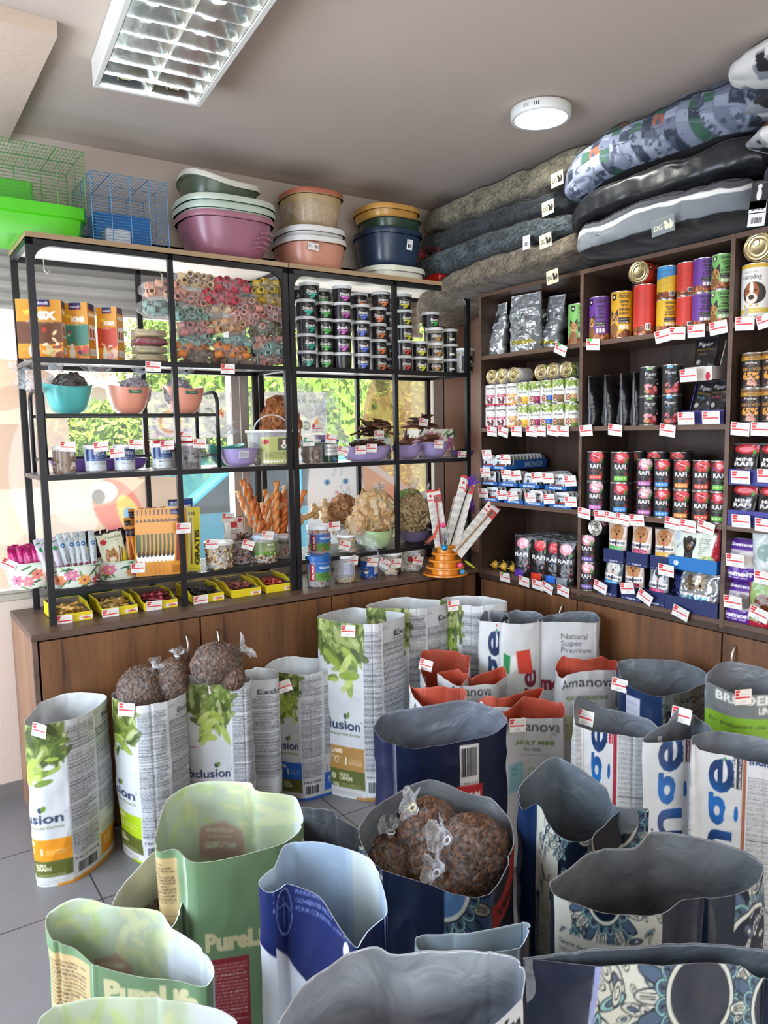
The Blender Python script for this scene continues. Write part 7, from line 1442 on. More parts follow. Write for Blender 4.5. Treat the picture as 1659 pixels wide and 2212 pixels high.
sack('white sack with olive leaves and blue tuna panel',[(572,1447,.57,.1),(646,1457,.57,1),(690,1451,.57,1.95),(734,1434,.58,2.4),(655,1418,.58,3),(600,1424,.575,3.9)],.30,.125,a_exc('TUNA','Tonno','#2a66c4',strip='#2a66c4'),'#c9cecf',seed=7)
sack('large white sack with olive leaves and tan lamb panel',[(690,1337,.79,.2),(783,1348,.79,1),(824,1346,.79,2.0),(871,1326,.79,2.4),(772,1312,.79,3),(715,1322,.79,3.9)],.37,.15,a_exc('LAMB','Agnello','#b08445',strip='#b08445',kg='12 kg e 26,4 lb'),'#c9cecf',px=.0036,seed=8)
sack('large white olive-leaf sack behind the lamb sack, against the cabinets',[(793,1310,.80,.3),(881,1316,.80,1),(920,1313,.80,2.0),(966,1300,.80,2.4),(885,1291,.80,3),(826,1297,.80,3.9)],.37,.15,a_exc('PORK','Maiale','#b86a7a'),'#c9cecf',px=.004,seed=9)
sack('large white olive-leaf sack in the far corner by the cabinets',[(950,1297,.80,.3),(998,1306,.80,1),(1042,1308,.80,2.0),(1095,1300,.80,2.5),(1040,1290,.80,3),(975,1288,.80,3.9)],.37,.15,a_exc('FISH','Pesce','#4a8ab0'),'#c9cecf',px=.004,seed=10)
# --- tied kibble bags
KB=['#5f3f2a','#734e34','#4c3120'];FILMK=film('thin_film','#ffffff',.06,.14)
def kib(px,py,z,a,b,c,label,knot=(0,0,1),n=520,size=1.15,fr=.03,kc='#dfe8ee',knotcol=None,cols=KB):
    p=at_z(px,py,z);return treat_bag(label,(p[0],p[1],z-c),a,b,c,'kibble',cols,n,size,knot=knot,fr=fr,cat='kibble bag',name='kibble_bag',knotcol=knotcol or kc,contents='kibble',film_m=FILMK,bp=.07)
kib(305,1492,.635,.085,.08,.095,'tied kibble bag standing in the lime-panel sack, left',(.5,-.2,.8))
kib(372,1470,.66,.06,.07,.085,'tied kibble bag standing in the lime-panel sack, right',(.3,0,.9),380)
kib(468,1432,.72,.1,.075,.08,'large tied kibble bag lying on the orange-panel sack',(.9,0,.35))
kib(503,1462,.665,.045,.05,.05,'small tied kibble bag at the right of the orange-panel sack',(-.4,0,.8),240)
# --- big serif white sacks with rust lining ---------------------------------
RUST='#b04a34'
def a_ama(sub,sub2,c2='#5c6a4a',teal=False):
    def f(cv,wf,wg,H):
        cv.rect(0,0,cv.w,H,'#cbcdcd');cv.text('Amanova',wf*.5,H-.085,.038,'#1d1f24',fit=wf*.82,center=True);cv.text('natural',wf*.78,H-.098,.007,'#555');cv.text(sub,wf*.5,H-.135,.015,'#5c7a3a',fit=wf*.62,center=True,bold=.03);cv.text(sub2,wf*.5,H-.158,.012,'#444a4a',center=True)
        cv.line([(wf*.25,H-.172),(wf*.75,H-.172)],.001,'#888');cv.rect(wf*.04,H-.31,wf*.34,H-.20,'#b9bf96' if not teal else '#8fc0c8');cv.text('Fresh',wf*.08,H-.225,.013,'#4a5a2a' if not teal else '#2a6a74');cv.text('Rabbit' if not teal else 'Pork',wf*.08,H-.245,.013,'#4a5a2a' if not teal else '#2a6a74');cv.ell(wf*.5,H-.24,.02,.02,'#7a9a5a',rin=.8)
        cv.fine(wf*.42,H*.15,wf*.9,H*.35,'#777',.006)
        for a,b in ((wf+.01,wf+wg-.008),(2*wf+wg+.01,cv.w-.01)):cv.fine(a,.05,b,H-.06,'#5a5e62',.0055,.7)
        cv.text('Amanova',wf+wg+wf*.5,H-.085,.038,'#1d1f24',fit=wf*.82,center=True);cv.fine(wf+wg+.02,.1,2*wf+wg-.02,H-.2,'#777',.006,.6)
    return f
def am(label,loop,art,**k):return sack(label,loop,.34,.14,art,RUST,mlin=mat('rust_lining',attr=True,rough=.55,var=.06),px=.004,q=.35,wave=.010,crump=.005,**k)
am('white serif-lettered sack with rust lining, farthest of the group in the middle',[(912,1450,.56,3.6),(925,1490,.55,0.1),(990,1488,.55,.9),(1012,1450,.58,1.4),(1008,1412,.60,2),(915,1408,.60,3.1)],a_ama('ADULT','Divine Lamb'),seed=21)
am('white sack with ragged rust-lined rim, second from the back',[(946,1452,.58,3.8),(985,1476,.56,.2),(1060,1480,.56,.9),(1092,1462,.57,1.3),(1085,1438,.60,1.9),(1020,1462,.57,2.4),(985,1445,.58,3.2)],a_ama('ADULT','Exquisite Turkey'),seed=22)
am('white serif-lettered sack beside the large navy sack, left of the group',[(885,1478,.60,3.7),(906,1520,.56,.35),(985,1530,.55,1),(1004,1500,.58,1.5),(985,1486,.60,2.2),(910,1484,.60,3.1)],a_ama('ADULT','Delicate Lamb'),seed=23)
am('white sack with rust lining between the flag sack and the navy sack',[(1035,1505,.58,3.8),(1062,1525,.56,.2),(1150,1520,.56,.95),(1172,1490,.58,1.5),(1130,1497,.59,2.3),(1070,1502,.60,3.1)],a_ama('ADULT','Fresh Pork',teal=True),seed=24)
am('white sack with teal pork panel and folded rust rim, nearest of the group',[(1070,1552,.57,3.7),(1095,1560,.56,0.02),(1126,1552,.56,.3),(1216,1548,.57,1),(1212,1515,.60,1.7),(1130,1510,.60,3.0)],a_ama('ADULT MINI','Divine Rabbit',teal=True),seed=25)
am('white serif-lettered sack with rabbit panel and rust lining, right of the flag sack',[(1200,1440,.60,3.8),(1216,1458,.60,.1),(1330,1450,.61,1),(1334,1428,.62,1.6),(1300,1424,.63,2.2),(1215,1423,.63,3.1)],a_ama('ADULT DIGESTIVE','Divine Rabbit'),seed=26)
# --- white sacks with upright lettering -------------------------------------
BL=['#16315e','#1d4a94','#1f66b4','#2a86d0']
def vlogo(cv,x,y0,y1,h,cols,t='monge'):
    cv.text(t,x,y0,h,cols[0],rot=PI/2,fit=(y1-y0),bold=.02)
    # printed gradient of the lettering: its hue changes across the letters
    sub=cv._sub(x-h*1.6,y0,x+h*.5,y1)
    if sub is None:return
    i0,i1,j0,j1,X,Y=sub;v=cv.a[j0:j1,i0:i1];m=np.abs(v-Cv.c(cols[0])).sum(2) < .02;g=.5+.5*np.sin(Y*26+X*9)
    c1,c2=Cv.c(cols[1]),Cv.c(cols[-1]);v[m]=((1-g)[...,None]*Cv.c(cols[0])*1.0+g[...,None]*(c1*.5+c2*.5))[m]
def a_mon(line='SPECIALITY LINE',lc='#2a2a30',cols=BL,side='#7a2a40',big='monge'):
    def f(cv,wf,wg,H):
        cv.rect(0,0,cv.w,H,'#cdcfcf');vlogo(cv,wf*.80,H*.03,H*.93,wf*.62,cols)
        cv.text('Mini < 10kg',wf*.84,H-.13,.014,'#33363c',rot=PI/2,bold=.01);cv.rect(wf*.87,H-.13,wf*.98,H-.02,lc);cv.text(line,wf*.96,H-.128,.011,'#f2f2f2',rot=PI/2,fit=.10,bold=.03)
        cv.ell(wf*.66,H-.05,.006,.006,'#2f8a4a');cv.ell(wf*.66,H-.03,.006,.006,'#c0303a')
        for i in range(5):a=2.2+i*.38;cv.ell(wf*.42+.062*math.cos(a),H*.46+.062*math.sin(a),.005,.005,cols[0])
        for x0,x1 in ((wf,wf+wg),(2*wf+wg,cv.w)):
            cv.rect(x0,0,x0+.018,H,side);cv.text('monge',x0+.03,H-.05,.026,'#1f3a6a',fit=wg*.7,bold=.04);cv.fine(x0+.026,.06,x1-.01,H-.085,'#4a4d52',.0052,.75);cv.line([(x0+.026,H*.6),(x1-.01,H*.6)],.003,'#333');cv.line([(x0+.026,H*.3),(x1-.01,H*.3)],.003,'#333')
        cv.rect(wf+wg,0,2*wf+wg,H,'#d4d5d6');vlogo(cv,wf+wg+wf*.8,H*.03,H*.93,wf*.62,cols)
    return f
LG='#79828c'
def a_flag(cv,wf,wg,H):
    a_mon('SPECIALITY LINE','#2a8ab0',['#1c2233','#2a1a28','#7a1f34','#8a2a40'])(cv,wf,wg,H)
    cv.rect(wf,0,cv.w,H,'#d9dad9');
    cv.poly([(wf-.015,H*.66),(wf-.015,H*.80),(wf+.01,H*.77),(wf+.01,H*.64)],'#2f8a4f');cv.poly([(wf+.03,H*.64),(wf+.06,H*.66),(wf+.10,H*.82),(wf+.05,H*.79)],'#c8402f');cv.text('All breeders',wf*1.9,H*.3,.02,'#3a3a3e',rot=PI/2)
sack('white sack with upright dark lettering and light blue badge, at the corner cabinets',[(1037,1340,.76,0),(1090,1343,.76,1),(1102,1332,.76,1.6),(1086,1322,.77,2.2),(1055,1318,.775,3),(1040,1328,.77,3.7)],.22,.13,a_mon('SPECIALITY LINE','#3f9ac4',['#14264a','#1c2e58','#24406e'],'#1f4a5c'),LG,mlin=DARKL,px=.004,seed=31)
def a_nsp(cv,wf,wg,H):
    cv.rect(0,0,cv.w,H,'#c6c8c8');cv.text('monge',wf*.5,H*.60,.055,'#7a2030',fit=wf*.92,center=True,bold=.06);cv.text('Natural',wf*.42,H-.085,.024,'#4a4a4e');cv.text('Super',wf*.42,H-.115,.024,'#4a4a4e');cv.text('Premium',wf*.42,H-.145,.024,'#4a4a4e');cv.rect(0,H*.28,wf,H*.40,'#7a2434');cv.fine(wf*.1,.1,wf*.9,H*.25,'#666',.007)
    cv.fine(wf+.01,.1,wf+wg-.01,H-.1,'#666',.006)
def a_fl(cv,wf,wg,H):
    cv.rect(0,0,cv.w,H,'#cccecd');vlogo(cv,wf*.88,H*.1,H*.72,wf*.40,['#4a1524','#7a1f34','#94304a','#6a1a2c']);cv.poly([(wf*.10,H*.70),(wf*.10,H*.82),(wf*.30,H*.80),(wf*.26,H*.70)],'#2f8a4f');cv.poly([(wf*.30,H*.80),(wf*.30,H*.70),(wf*.62,H*.76),(wf*.62,H*.82)],'#e6e6e2');cv.poly([(wf*.42,H*.83),(wf*.48,H*.70),(wf*.8,H*.70),(wf*.72,H*.84)],'#c8402f');cv.text('For breeders',wf*.98,H*.35,.018,'#3a3a3e',rot=PI/2);cv.fine(wf+.01,.1,cv.w-.01,H-.1,'#777',.006)
sack('white sack with wine lettering beside the flag sack, reading Natural Super Premium',[(1164,1343,.76,0),(1287,1343,.76,1),(1290,1330,.76,1.5),(1270,1322,.77,2.1),(1215,1325,.77,2.9),(1188,1326,.77,3.5)],.27,.14,a_nsp,LG,mlin=DARKL,px=.004,seed=33)
sack('white sack with green and red flag stripes and upright wine lettering',[(1083,1347,.76,0),(1163,1345,.76,1),(1172,1328,.76,1.6),(1150,1320,.77,2.2),(1115,1318,.77,3),(1090,1328,.76,3.7)],.21,.13,a_fl,LG,mlin=DARKL,px=.004,seed=32)
sack('white sack with crimson edge stripe and blue upright lettering, left of three',[(1240,1560,.67,3.5),(1262,1572,.65,.1),(1325,1588,.64,1),(1402,1592,.64,1.95),(1428,1585,.65,2.4),(1400,1552,.66,2.8),(1300,1525,.68,3.1),(1246,1503,.74,3.3)],.24,.17,a_mon('DAILY LINE','#a01c30',BL,'#9a1f34'),LG,mlin=DARKL,px=.003,seed=34)
sack('white sack with upright blue lettering and navy-lined rim, middle of three',[(1392,1600,.66,0),(1492,1597,.66,1),(1540,1585,.67,1.6),(1500,1545,.68,2.4),(1468,1527,.72,2.8),(1440,1560,.68,3.5)],.245,.15,a_mon('SPECIALITY LINE','#5a2a2e',BL,'#8a1f34'),LG,mlin=DARKL,px=.003,seed=35)
sack('white sack with upright blue lettering and brown edge stripe, right of three',[(1496,1605,.68,3.95),(1510,1617,.66,.12),(1606,1640,.65,1),(1690,1650,.65,2),(1720,1625,.66,2.5),(1650,1592,.67,3),(1560,1580,.68,3.4),(1500,1590,.69,3.8)],.25,.2,a_mon('SPECIALITY LINE','#33343a',BL,'#9a5a40'),LG,mlin=DARKL,px=.003,seed=36)
# --- lime sack for professional use -----------------------------------------
def a_br(cv,wf,wg,H):
    cv.rect(0,0,cv.w,H,'#7fae2c');cv.rect(0,H-.13,cv.w,H,'#6f7474');cv.rect(0,H-.02,cv.w,H,'#3f6a2a');cv.text('BREEDER',wf*.5,H-.085,.028,'#e4e6e0',fit=wf*.66,center=True,bold=.04);cv.text('LINE',wf*.66,H-.115,.022,'#e4e6e0',bold=.04)
    cv.text('For professional use only',wf*.5,H-.165,.013,'#2a3418',fit=wf*.82,center=True);cv.text('e18 kg',wf*.5,H-.225,.026,'#f0f2e0',fit=wf*.42,center=True,bold=.05);cv.text('39,7 lb',wf*.56,H-.245,.011,'#f0f2e0',center=True)
    for x0 in (wf,2*wf+wg):cv.rect(x0,0,x0+wg,H,'#6f9a2a')
sack('lime green sack with grey band for professional use, at the right edge',[(1525,1470,.75,.0),(1590,1498,.74,.4),(1700,1500,.74,1),(1720,1470,.76,1.8),(1640,1440,.78,2.5),(1565,1432,.79,3),(1528,1452,.78,3.7)],.40,.14,a_br,'#7d838a',mlin=DARKL,px=.004,seed=37)
# --- navy sacks with ornamental rosettes ------------------------------------
NAVY,CREAM,STEEL,AQUA,INK='#0b1626','#bfc2b6','#46596f','#7fabab','#0a0f18'
def rosette(cv,cx,cy,R0,a0=0,a1=2*PI,core=NAVY):
    n=18
    for k in range(n):
        a=2*PI*k/n
        for L,wd,c in ((1.55,.17,INK),(1.52,.14,[STEEL,CREAM][k % 2])):
            x,y=cx+R0*1.25*math.cos(a),cy+R0*1.25*math.sin(a);cv.ell(x,y,R0*(L-1.15),R0*wd,c,a)
        x,y=cx+R0*1.27*math.cos(a),cy+R0*1.27*math.sin(a)
        if k % 2:
            for o in (-.05,0,.05):cv.line([(cx+R0*1.12*math.cos(a+o),cy+R0*1.12*math.sin(a+o)),(cx+R0*1.5*math.cos(a+o*.7),cy+R0*1.5*math.sin(a+o*.7))],R0*.02,INK)
    n=16
    for k in range(n):
        a=2*PI*(k+.5)/n;x,y=cx+R0*.92*math.cos(a),cy+R0*.92*math.sin(a)
        cv.ell(x,y,R0*.24,R0*.20,INK,a);cv.ell(x,y,R0*.22,R0*.18,AQUA,a);cv.ell(x,y,R0*.16,R0*.13,INK,a);cv.ell(x,y,R0*.145,R0*.115,STEEL,a)
        for o in (-.35,0,.35):cv.line([(x-R0*.05*math.cos(a),y-R0*.05*math.sin(a)),(x+R0*.11*math.cos(a+o),y+R0*.11*math.sin(a+o))],R0*.02,INK)
    cv.ell(cx,cy,R0*.86,R0*.86,INK);cv.ell(cx,cy,R0*.83,R0*.83,CREAM);cv.ell(cx,cy,R0*.72,R0*.72,core)
def ornament(cv,x0,y0,x1,y1,seed=1,s=.05):
    rr=random.Random(seed)
    for i in range(int((x1-x0)*(y1-y0)/(s*s)*2.2)):
        x,y,a,l=rr.uniform(x0,x1),rr.uniform(y0,y1),rr.uniform(0,PI),s*rr.uniform(.5,1.1)
        for k,c in ((1.0,INK),(.86,[STEEL,AQUA,CREAM,CREAM][i % 4]),(.5,INK),(.38,[CREAM,STEEL][i % 2])):cv.ell(x,y,l*.5*k,l*.2*k,c,a)
def a_man(rc=None,textz=None,words=True,navyfrom=.0,word='NUTRITIONAL',low=.45):
    def f(cv,wf,wg,H):
        cv.rect(0,0,cv.w,H,NAVY)
        cv.rect(0,0,wf,H,CREAM);ornament(cv,0,H*low,wf,H,3);ornament(cv,wf*.05,H*(low-.06),wf*.95,H*low,5,.03)
        for (a,b,r_) in (rc or [(wf*.62,H-.04,.085)]):rosette(cv,a,b,r_)
        cv.rect(0,0,wf,H*(low-.10),CREAM);cv.poly([(wf*.7,0),(wf,0),(wf,H*.4),(wf*.8,H*(low-.07)),(wf*.7,H*(low-.12))],NAVY)
        if words:
            yt=H-.125 if low > .6 else H*(low-.17);cv.rect(0,0,wf*.98,yt+.02,CREAM);cv.fine(wf*.05,H*.12,wf*.62,yt-.075,'#2c3440',.010,.8)
            for i,t in enumerate(('Caring for the planet and all her natural','richness, her custodians for the','our communities interdependent','together with your well-being')):cv.text(t,wf*.04,yt-.0165*i,.009,'#2a303a',fit=wf*.72,rot=-.06)
            cv.text(word,wf*.72,H*.2,.012,'#e8eae4',rot=PI/2,bold=.04)
        rosette(cv,wf+wg+wf*.1,H*.80,.085);ornament(cv,wf+wg,H*.45,wf+wg+wf*.25,H,8,.04)
        cv.rect(wf+wg*.15,0,wf+wg*.9,H,NAVY);cv.rect(2*wf+wg,0,cv.w,H,NAVY)
    return f
def a_blueb(cv,wf,wg,H):
    cv.rect(0,0,cv.w,H,NAVY);cv.rect(0,0,wf,H,'#1c335c');cv.rect(wf*.12,H-.19,wf*.52,H-.085,'#cdd3e2');
    for i,t in enumerate(('MONOPROT','DE CARNE','AMITY')):cv.text(t,wf*.15,H-.115-.024*i,.012,'#8a93b4',fit=wf*.3,rot=-.05,shear=.2,al=.8)
    cv.rect(wf,0,wf+wg,H,'#7d838a');ornament(cv,wf+.01,H*.72,wf+wg,H*.95,12,.03);cv.rect(wf+wg*.12,H-.24,wf+wg*.3,H-.12,'#1a1f2a');cv.text('NUTRITIONAL',wf+wg*.2,H-.235,.008,'#e8e8e0',rot=PI/2,fit=.11);cv.text('PHILOSOPHY',wf+wg*.28,H-.235,.008,'#e8e8e0',rot=PI/2,fit=.11)
    ornament(cv,2*wf+wg,H*.5,cv.w,H,13,.03)
sack('navy sack with white handwritten note and rosette side behind the white lettered sacks',[(1337,1450,.66,0),(1352,1480,.64,.1),(1430,1505,.63,1),(1530,1470,.64,2.2),(1518,1445,.66,2.6),(1460,1428,.68,3),(1370,1424,.69,3.5),(1335,1430,.68,3.9)],.26,.2,a_blueb,'#7d868f',mlin=DARKL,mouter=SATIN,px=.0036,seed=41)
# large navy sack with barcode
def a_pres(cv,wf,wg,H):
    cv.rect(0,0,cv.w,H,'#131b35');cv.barcode(wf*.58,H-.225,wf*.80,H-.09,'#dcdcd6');cv.text('3 269878 381407',wf*.59,H-.222,.008,'#22242a',fit=wf*.2);cv.rect(wf*.50,H-.285,wf*.86,H-.225,'#b3242c');cv.text('MEDIUM',wf*.52,H-.272,.022,'#ece8e4',fit=wf*.3,bold=.06);cv.rect(wf*.5,H-.33,wf*.86,H-.29,'#d8d4cc')
    x=2*wf+wg;cv.rect(x,0,cv.w,H,'#1b2040');cv.poly([(x+wg*.1,0),(x+wg,0),(x+wg,H*.28),(x+wg*.1,H*.52)],'#c8404a');cv.text('PRESTIGE',x+wg*.22,H*.36,.026,'#ecece8',rot=-.75,bold=.02);cv.text('PRESTIGE',x-.0,H*.52,.024,'#ecece8',rot=-.6)
    cv.text('PRESTIGE',.0,H*.36,.022,'#ecece8',fit=.12)
sack('large dark navy sack with barcode and red medium label',[(808,1570,.64,3.6),(830,1598,.62,3.92),(905,1616,.60,.12),(1050,1590,.61,.92),(1095,1560,.63,1.15),(1078,1535,.66,1.8),(1000,1513,.68,2.2),(900,1528,.67,2.8),(835,1540,.66,3.1)],.38,.15,a_pres,'#6f7784',mlin=DARKL,mouter=SATIN,px=.0034,seed=42)
# sack with kibble bags, rosette on the front right
def a_kb(cv,wf,wg,H):
    cv.rect(0,0,cv.w,H,'#0e1930');x=wf*.62;cv.rect(x,0,wf*1.04,H,'#49678c');rosette(cv,x-.01,H-.10,.10,core='#4a6c94');cv.rect(wf*.1,0,x,H,'#0e1930');cv.text('amity',x+.09,H-.09,.03,'#0e1930',rot=PI/2)
    cv.rect(wf*1.04,0,cv.w,H,'#1b2436');cv.poly([(wf+.01,H-.15),(wf+wg*.9,H-.05),(wf+wg*.9,H-.11),(wf+.01,H-.21)],'#b3362e');cv.text('HIGH',wf+.03,H-.18,.018,'#1a1a22',rot=.5,bold=.05)
    x=2*wf+wg;ornament(cv,x,H*.3,cv.w,H,15,.035);rosette(cv,x+wg*.55,H-.05,.05)
sack('navy sack holding five tied kibble bags, blue rosette on its front',[(775,1790,.66,3.55),(800,1858,.63,3.9),(832,1876,.62,.02),(955,1925,.60,.6),(1045,1930,.60,.95),(1100,1868,.62,1.4),(1107,1790,.64,1.9),(1062,1726,.68,2.2),(1010,1715,.68,2.6),(925,1686,.71,3),(835,1730,.68,3.3)],.36,.17,a_kb,'#6a6f74',mlin=DARKL,mouter=SATIN,px=.0028,seed=43,base=.85)
kib(925,1800,.60,.075,.07,.085,'tied kibble bag with yellow knot standing at the back of the navy sack',(-.55,-.0,.85),520,1.5,.025,knotcol='#e6dfa0')
kib(1022,1855,.57,.09,.085,.105,'largest tied kibble bag with white twisted top in the navy sack',(-.75,0,.6),700,1.6,.045,knotcol='#e6e8f2')
kib(925,1875,.54,.058,.06,.07,'tied kibble bag with yellow knot in the middle of the navy sack',(.1,-.1,1),380,1.4,.03,knotcol='#e6dfa0')
kib(845,1865,.53,.07,.07,.07,'tied kibble bag at the left wall of the navy sack',(0,0,1),380,1.4,.04)
kib(975,1925,.52,.07,.055,.06,'tied kibble bag lowest against the front of the navy sack',(-.5,0,.8),380,1.4,.03)
# small dark opened sack behind the green ones
sack('small grey-lined dark sack between the green sack and the kibble sack',[(640,1765,.50,3.7),(655,1812,.47,.1),(700,1842,.46,.6),(775,1850,.46,1.1),(800,1815,.48,1.7),(732,1765,.52,2.3),(725,1752,.53,2.6),(650,1742,.53,3.2)],.28,.15,lambda cv,wf,wg,H:(cv.rect(0,0,cv.w,H,'#16181f'),ornament(cv,wf*.6,H*.5,wf+wg,H,18,.04)),'#5a5d62',mlin=DARKL,mouter=SATIN,px=.0036,seed=44)
# tall rosette sack with high back flap
def a_tall(cv,wf,wg,H):
    cv.rect(0,0,cv.w,H,'#0c1526');cv.rect(0,0,wf*.50,H,CREAM);ornament(cv,wf*.12,H*.66,wf*.6,H,22,.045);cv.rect(0,H*.0,wf*.42,H*.66,CREAM)
    cv.rect(wf*.05,H*.44,wf*.17,H*.66,'#14243c');cv.text('NUTRITIONAL',wf*.10,H*.45,.0105,'#e8eae4',rot=PI/2,fit=H*.19,bold=.04);cv.text('PHILOSOPHY',wf*.155,H*.45,.0105,'#e8eae4',rot=PI/2,fit=H*.19,bold=.04)
    for i in range(6):cv.text(['Together we care','for the planet, her','natural richness','custodians and our','communities','well being'][i],wf*(.24+.045*i),H*.42,.0085,'#3a424c',rot=PI/2,fit=H*.2)
    cv.poly([(0,0),(wf*.5,0),(wf*.5,H*.36),(wf*.3,H*.33),(0,H*.44)],'#0c1526');ornament(cv,wf*.45,H*.62,wf*1.1,H,24,.05);rosette(cv,wf+wg*.35,H-.10,.085);cv.rect(2*wf+wg,0,cv.w,H,'#142c54')
sack('tall navy and cream rosette sack with a high grey back flap',[(1122,1700,.72,3.35),(1128,1748,.69,3.75),(1160,1738,.71,.0),(1180,1778,.68,.3),(1222,1815,.66,.6),(1272,1818,.66,.9),(1300,1790,.67,1.2),(1345,1752,.69,1.5),(1398,1748,.69,2),(1330,1740,.70,2.3),(1305,1700,.72,2.5),(1240,1655,.75,2.8),(1190,1638,.76,3.1)],.34,.17,a_tall,'#5e6870',mlin=DARKL,mouter=SATIN,px=.0028,seed=45,base=.9,wave=.002)
sack('rosette sack with wide grey opening at the right, text on its front',[(1190,1902,.74,3.85),(1210,1940,.73,.05),(1330,1975,.72,.6),(1430,1970,.72,1.02),(1480,1940,.72,1.25),(1590,1935,.72,1.9),(1642,1900,.73,2.15),(1650,1868,.74,2.4),(1600,1835,.75,2.6),(1415,1795,.77,3.1),(1370,1828,.75,3.25),(1290,1835,.75,3.5)],.30,.24,a_man([(.15,.75,.062)],low=.88),'#62676b',mlin=DARKL,mouter=SATIN,px=.0026,seed=46,base=.88,wave=.002)
def a_brm(cv,wf,wg,H):
    cv.rect(0,0,cv.w,H,CREAM);ornament(cv,wf*.30,H*.40,wf,H,31,.085);ornament(cv,wf*.30,H*.40,wf,H,33,.05);rosette(cv,wf*.82,H-.06,.085);cv.poly([(0,0),(0,H),(wf*.34,H),(wf*.2,H*.55),(wf*.1,0)],'#0c1830');cv.poly([(wf*.34,H),(wf*.37,H),(wf*.22,H*.55),(wf*.2,H*.5)],'#8d98c8')
    rosette(cv,wf+wg*.7,H-.08,.08);cv.rect(2*wf+wg,0,cv.w,H,'#0c1830')
sack('rosette sack nearest the camera at the lower right, navy side',[(1128,2070,.79,0),(1270,2085,.79,.3),(1420,2086,.79,.62),(1590,2080,.79,1.0),(1640,2110,.77,1.4),(1720,2120,.77,2),(1700,2060,.79,2.6),(1450,2040,.80,3.1),(1240,2055,.80,3.5)],.46,.16,a_brm,'#454e58',mlin=DARKL,mouter=SATIN,px=.0025,seed=47,wave=.001)
# silver-lined sack at the bottom and a pale one behind
def a_cent(cv,wf,wg,H):
    cv.rect(0,0,cv.w,H,'#b9bdc2');cv.rect(0,H-.2,cv.w,H,'#cfd2d6');cv.text('centúno',wf*.62,H-.075,.032,'#15171c',fit=wf*.34,bold=.06,shear=.1);cv.text('monoprotein Dog Food',wf*.68,H-.098,.009,'#4a4d55',fit=wf*.26);cv.rect(wf*.70,H-.30,wf*1.1,H-.11,'#9a6a44');cv.rect(wf,0,wf+wg,H,'#23262c')
sack('pale blue-grey sack with plain rim behind the silver-lined sack',[(898,2040,.72,3.9),(912,2052,.715,.05),(1050,2058,.71,.6),(1122,2045,.715,1),(1142,2000,.74,1.6),(1125,1995,.74,2.1),(1040,2012,.73,2.6),(905,2022,.725,3.5)],.36,.13,lambda cv,wf,wg,H:(cv.rect(0,0,cv.w,H,'#8ea2ac'),cv.rect(wf,0,wf+wg,H,'#2a3038'),cv.text('BRITISH',wf+wg*.7,H*.6,.03,'#8fa0aa',rot=PI/2,bold=.03)),'#8b9da8',px=.0034,seed=48,wave=.001)
sack('silver-lined sack nearest the camera with black lettering at its right',[(598,2225,.80,3.6),(620,2290,.78,3.9),(760,2300,.77,.2),(1000,2255,.775,.6),(1120,2165,.79,.95),(1135,2105,.80,1.3),(1112,2068,.81,1.7),(1040,2052,.82,2.1),(935,2054,.82,2.5),(845,2062,.815,2.8),(810,2050,.82,2.95),(745,2065,.82,3.15),(660,2130,.81,3.4)],.44,.17,a_cent,'#a5adb8',mlin=FOILL,mouter=FOILP,px=.003,seed=49,wave=.0015,crump=.006)
# blue and white sack
def a_12(cv,wf,wg,H):
    cv.rect(0,0,cv.w,H,'#131f54');P=[(0,0)]+[(x,H*.80+.055*math.sin(x*13+2.4)-.02) for x in np.linspace(0,cv.w,60)]+[(cv.w,0)];cv.poly(P,'#cfd3de')
    for i,t in enumerate(('MAINTAIN FRESHNESS','CONSERVAR FRESCO','POUR CONSERVER LA FRAICHEUR')):cv.text(t,wf*.22,H-.045-.016*i,.009,'#8f9cc8',fit=(.12,.11,.19)[i]);cv.text(t,cv.w-wg*.2+.03,H-.045-.016*i,.009,'#8f9cc8')
    cv.ell(.035,H-.08,.03,.045,'#8f9cc8',rin=.94);cv.line([(.01,H-.07),(.035,H-.065),(.06,H-.08)],.0016,'#8f9cc8');cv.line([(.03,H-.05),(.03,H-.11)],.0016,'#8f9cc8');cv.rect(wf*.42,H-.0,wf*.42,H,'#fff');cv.ell(wf*.72,H-.10,.013,.02,'#dfe4f0');cv.text('12',wf*.76,H-.15,.022,'#dfe4f0',bold=.04);cv.text('kg',wf*.76,H-.17,.012,'#dfe4f0')
def l_12(cv,wf,wg,H):
    b=wf+wg;cv.rect(0,0,cv.w,H,'#a3b8c9');cv.rect(b+wf*.0,0,b+wf*.45,H,'#bcc8c8');cv.rect(b+wf*.5,H-.22,b+wf*1.1,H,'#94aac2')
    for x in (b+wf*.6,b+wf*.85):cv.ell(x,H-.07,.032,.032,'#aabccb');cv.ell(x,H-.07,.0305,.0305,'#94aac2');cv.line([(x-.02,H-.08),(x,H-.06),(x+.02,H-.08)],.0016,'#aabccb');cv.line([(x-.02,H-.08),(x-.02,H-.1)],.0016,'#aabccb')
    cv.text('CONSERVER',b+wf*.35,H-.09,.008,'#aabccb',center=True);cv.text('FRAICHEUR',b+wf*.35,H-.102,.008,'#aabccb',center=True)
sack('blue and white sack with pale blue lining and drooping front rim',[(560,1905,.78,3.75),(575,1928,.77,3.92),(602,1922,.775,.05),(622,1910,.78,.15),(690,1940,.77,.4),(735,2010,.745,.65),(770,2048,.73,.85),(790,2020,.745,1.02),(828,1985,.755,1.2),(838,1980,.76,1.5),(822,1900,.785,1.9),(790,1850,.80,2.3),(700,1820,.81,2.7),(620,1826,.80,3.1),(595,1868,.79,3.45)],.34,.16,a_12,'#a3b8c9',mouter=SATIN,px=.0026,seed=50,wave=.001,linart=l_12,crump=.002)
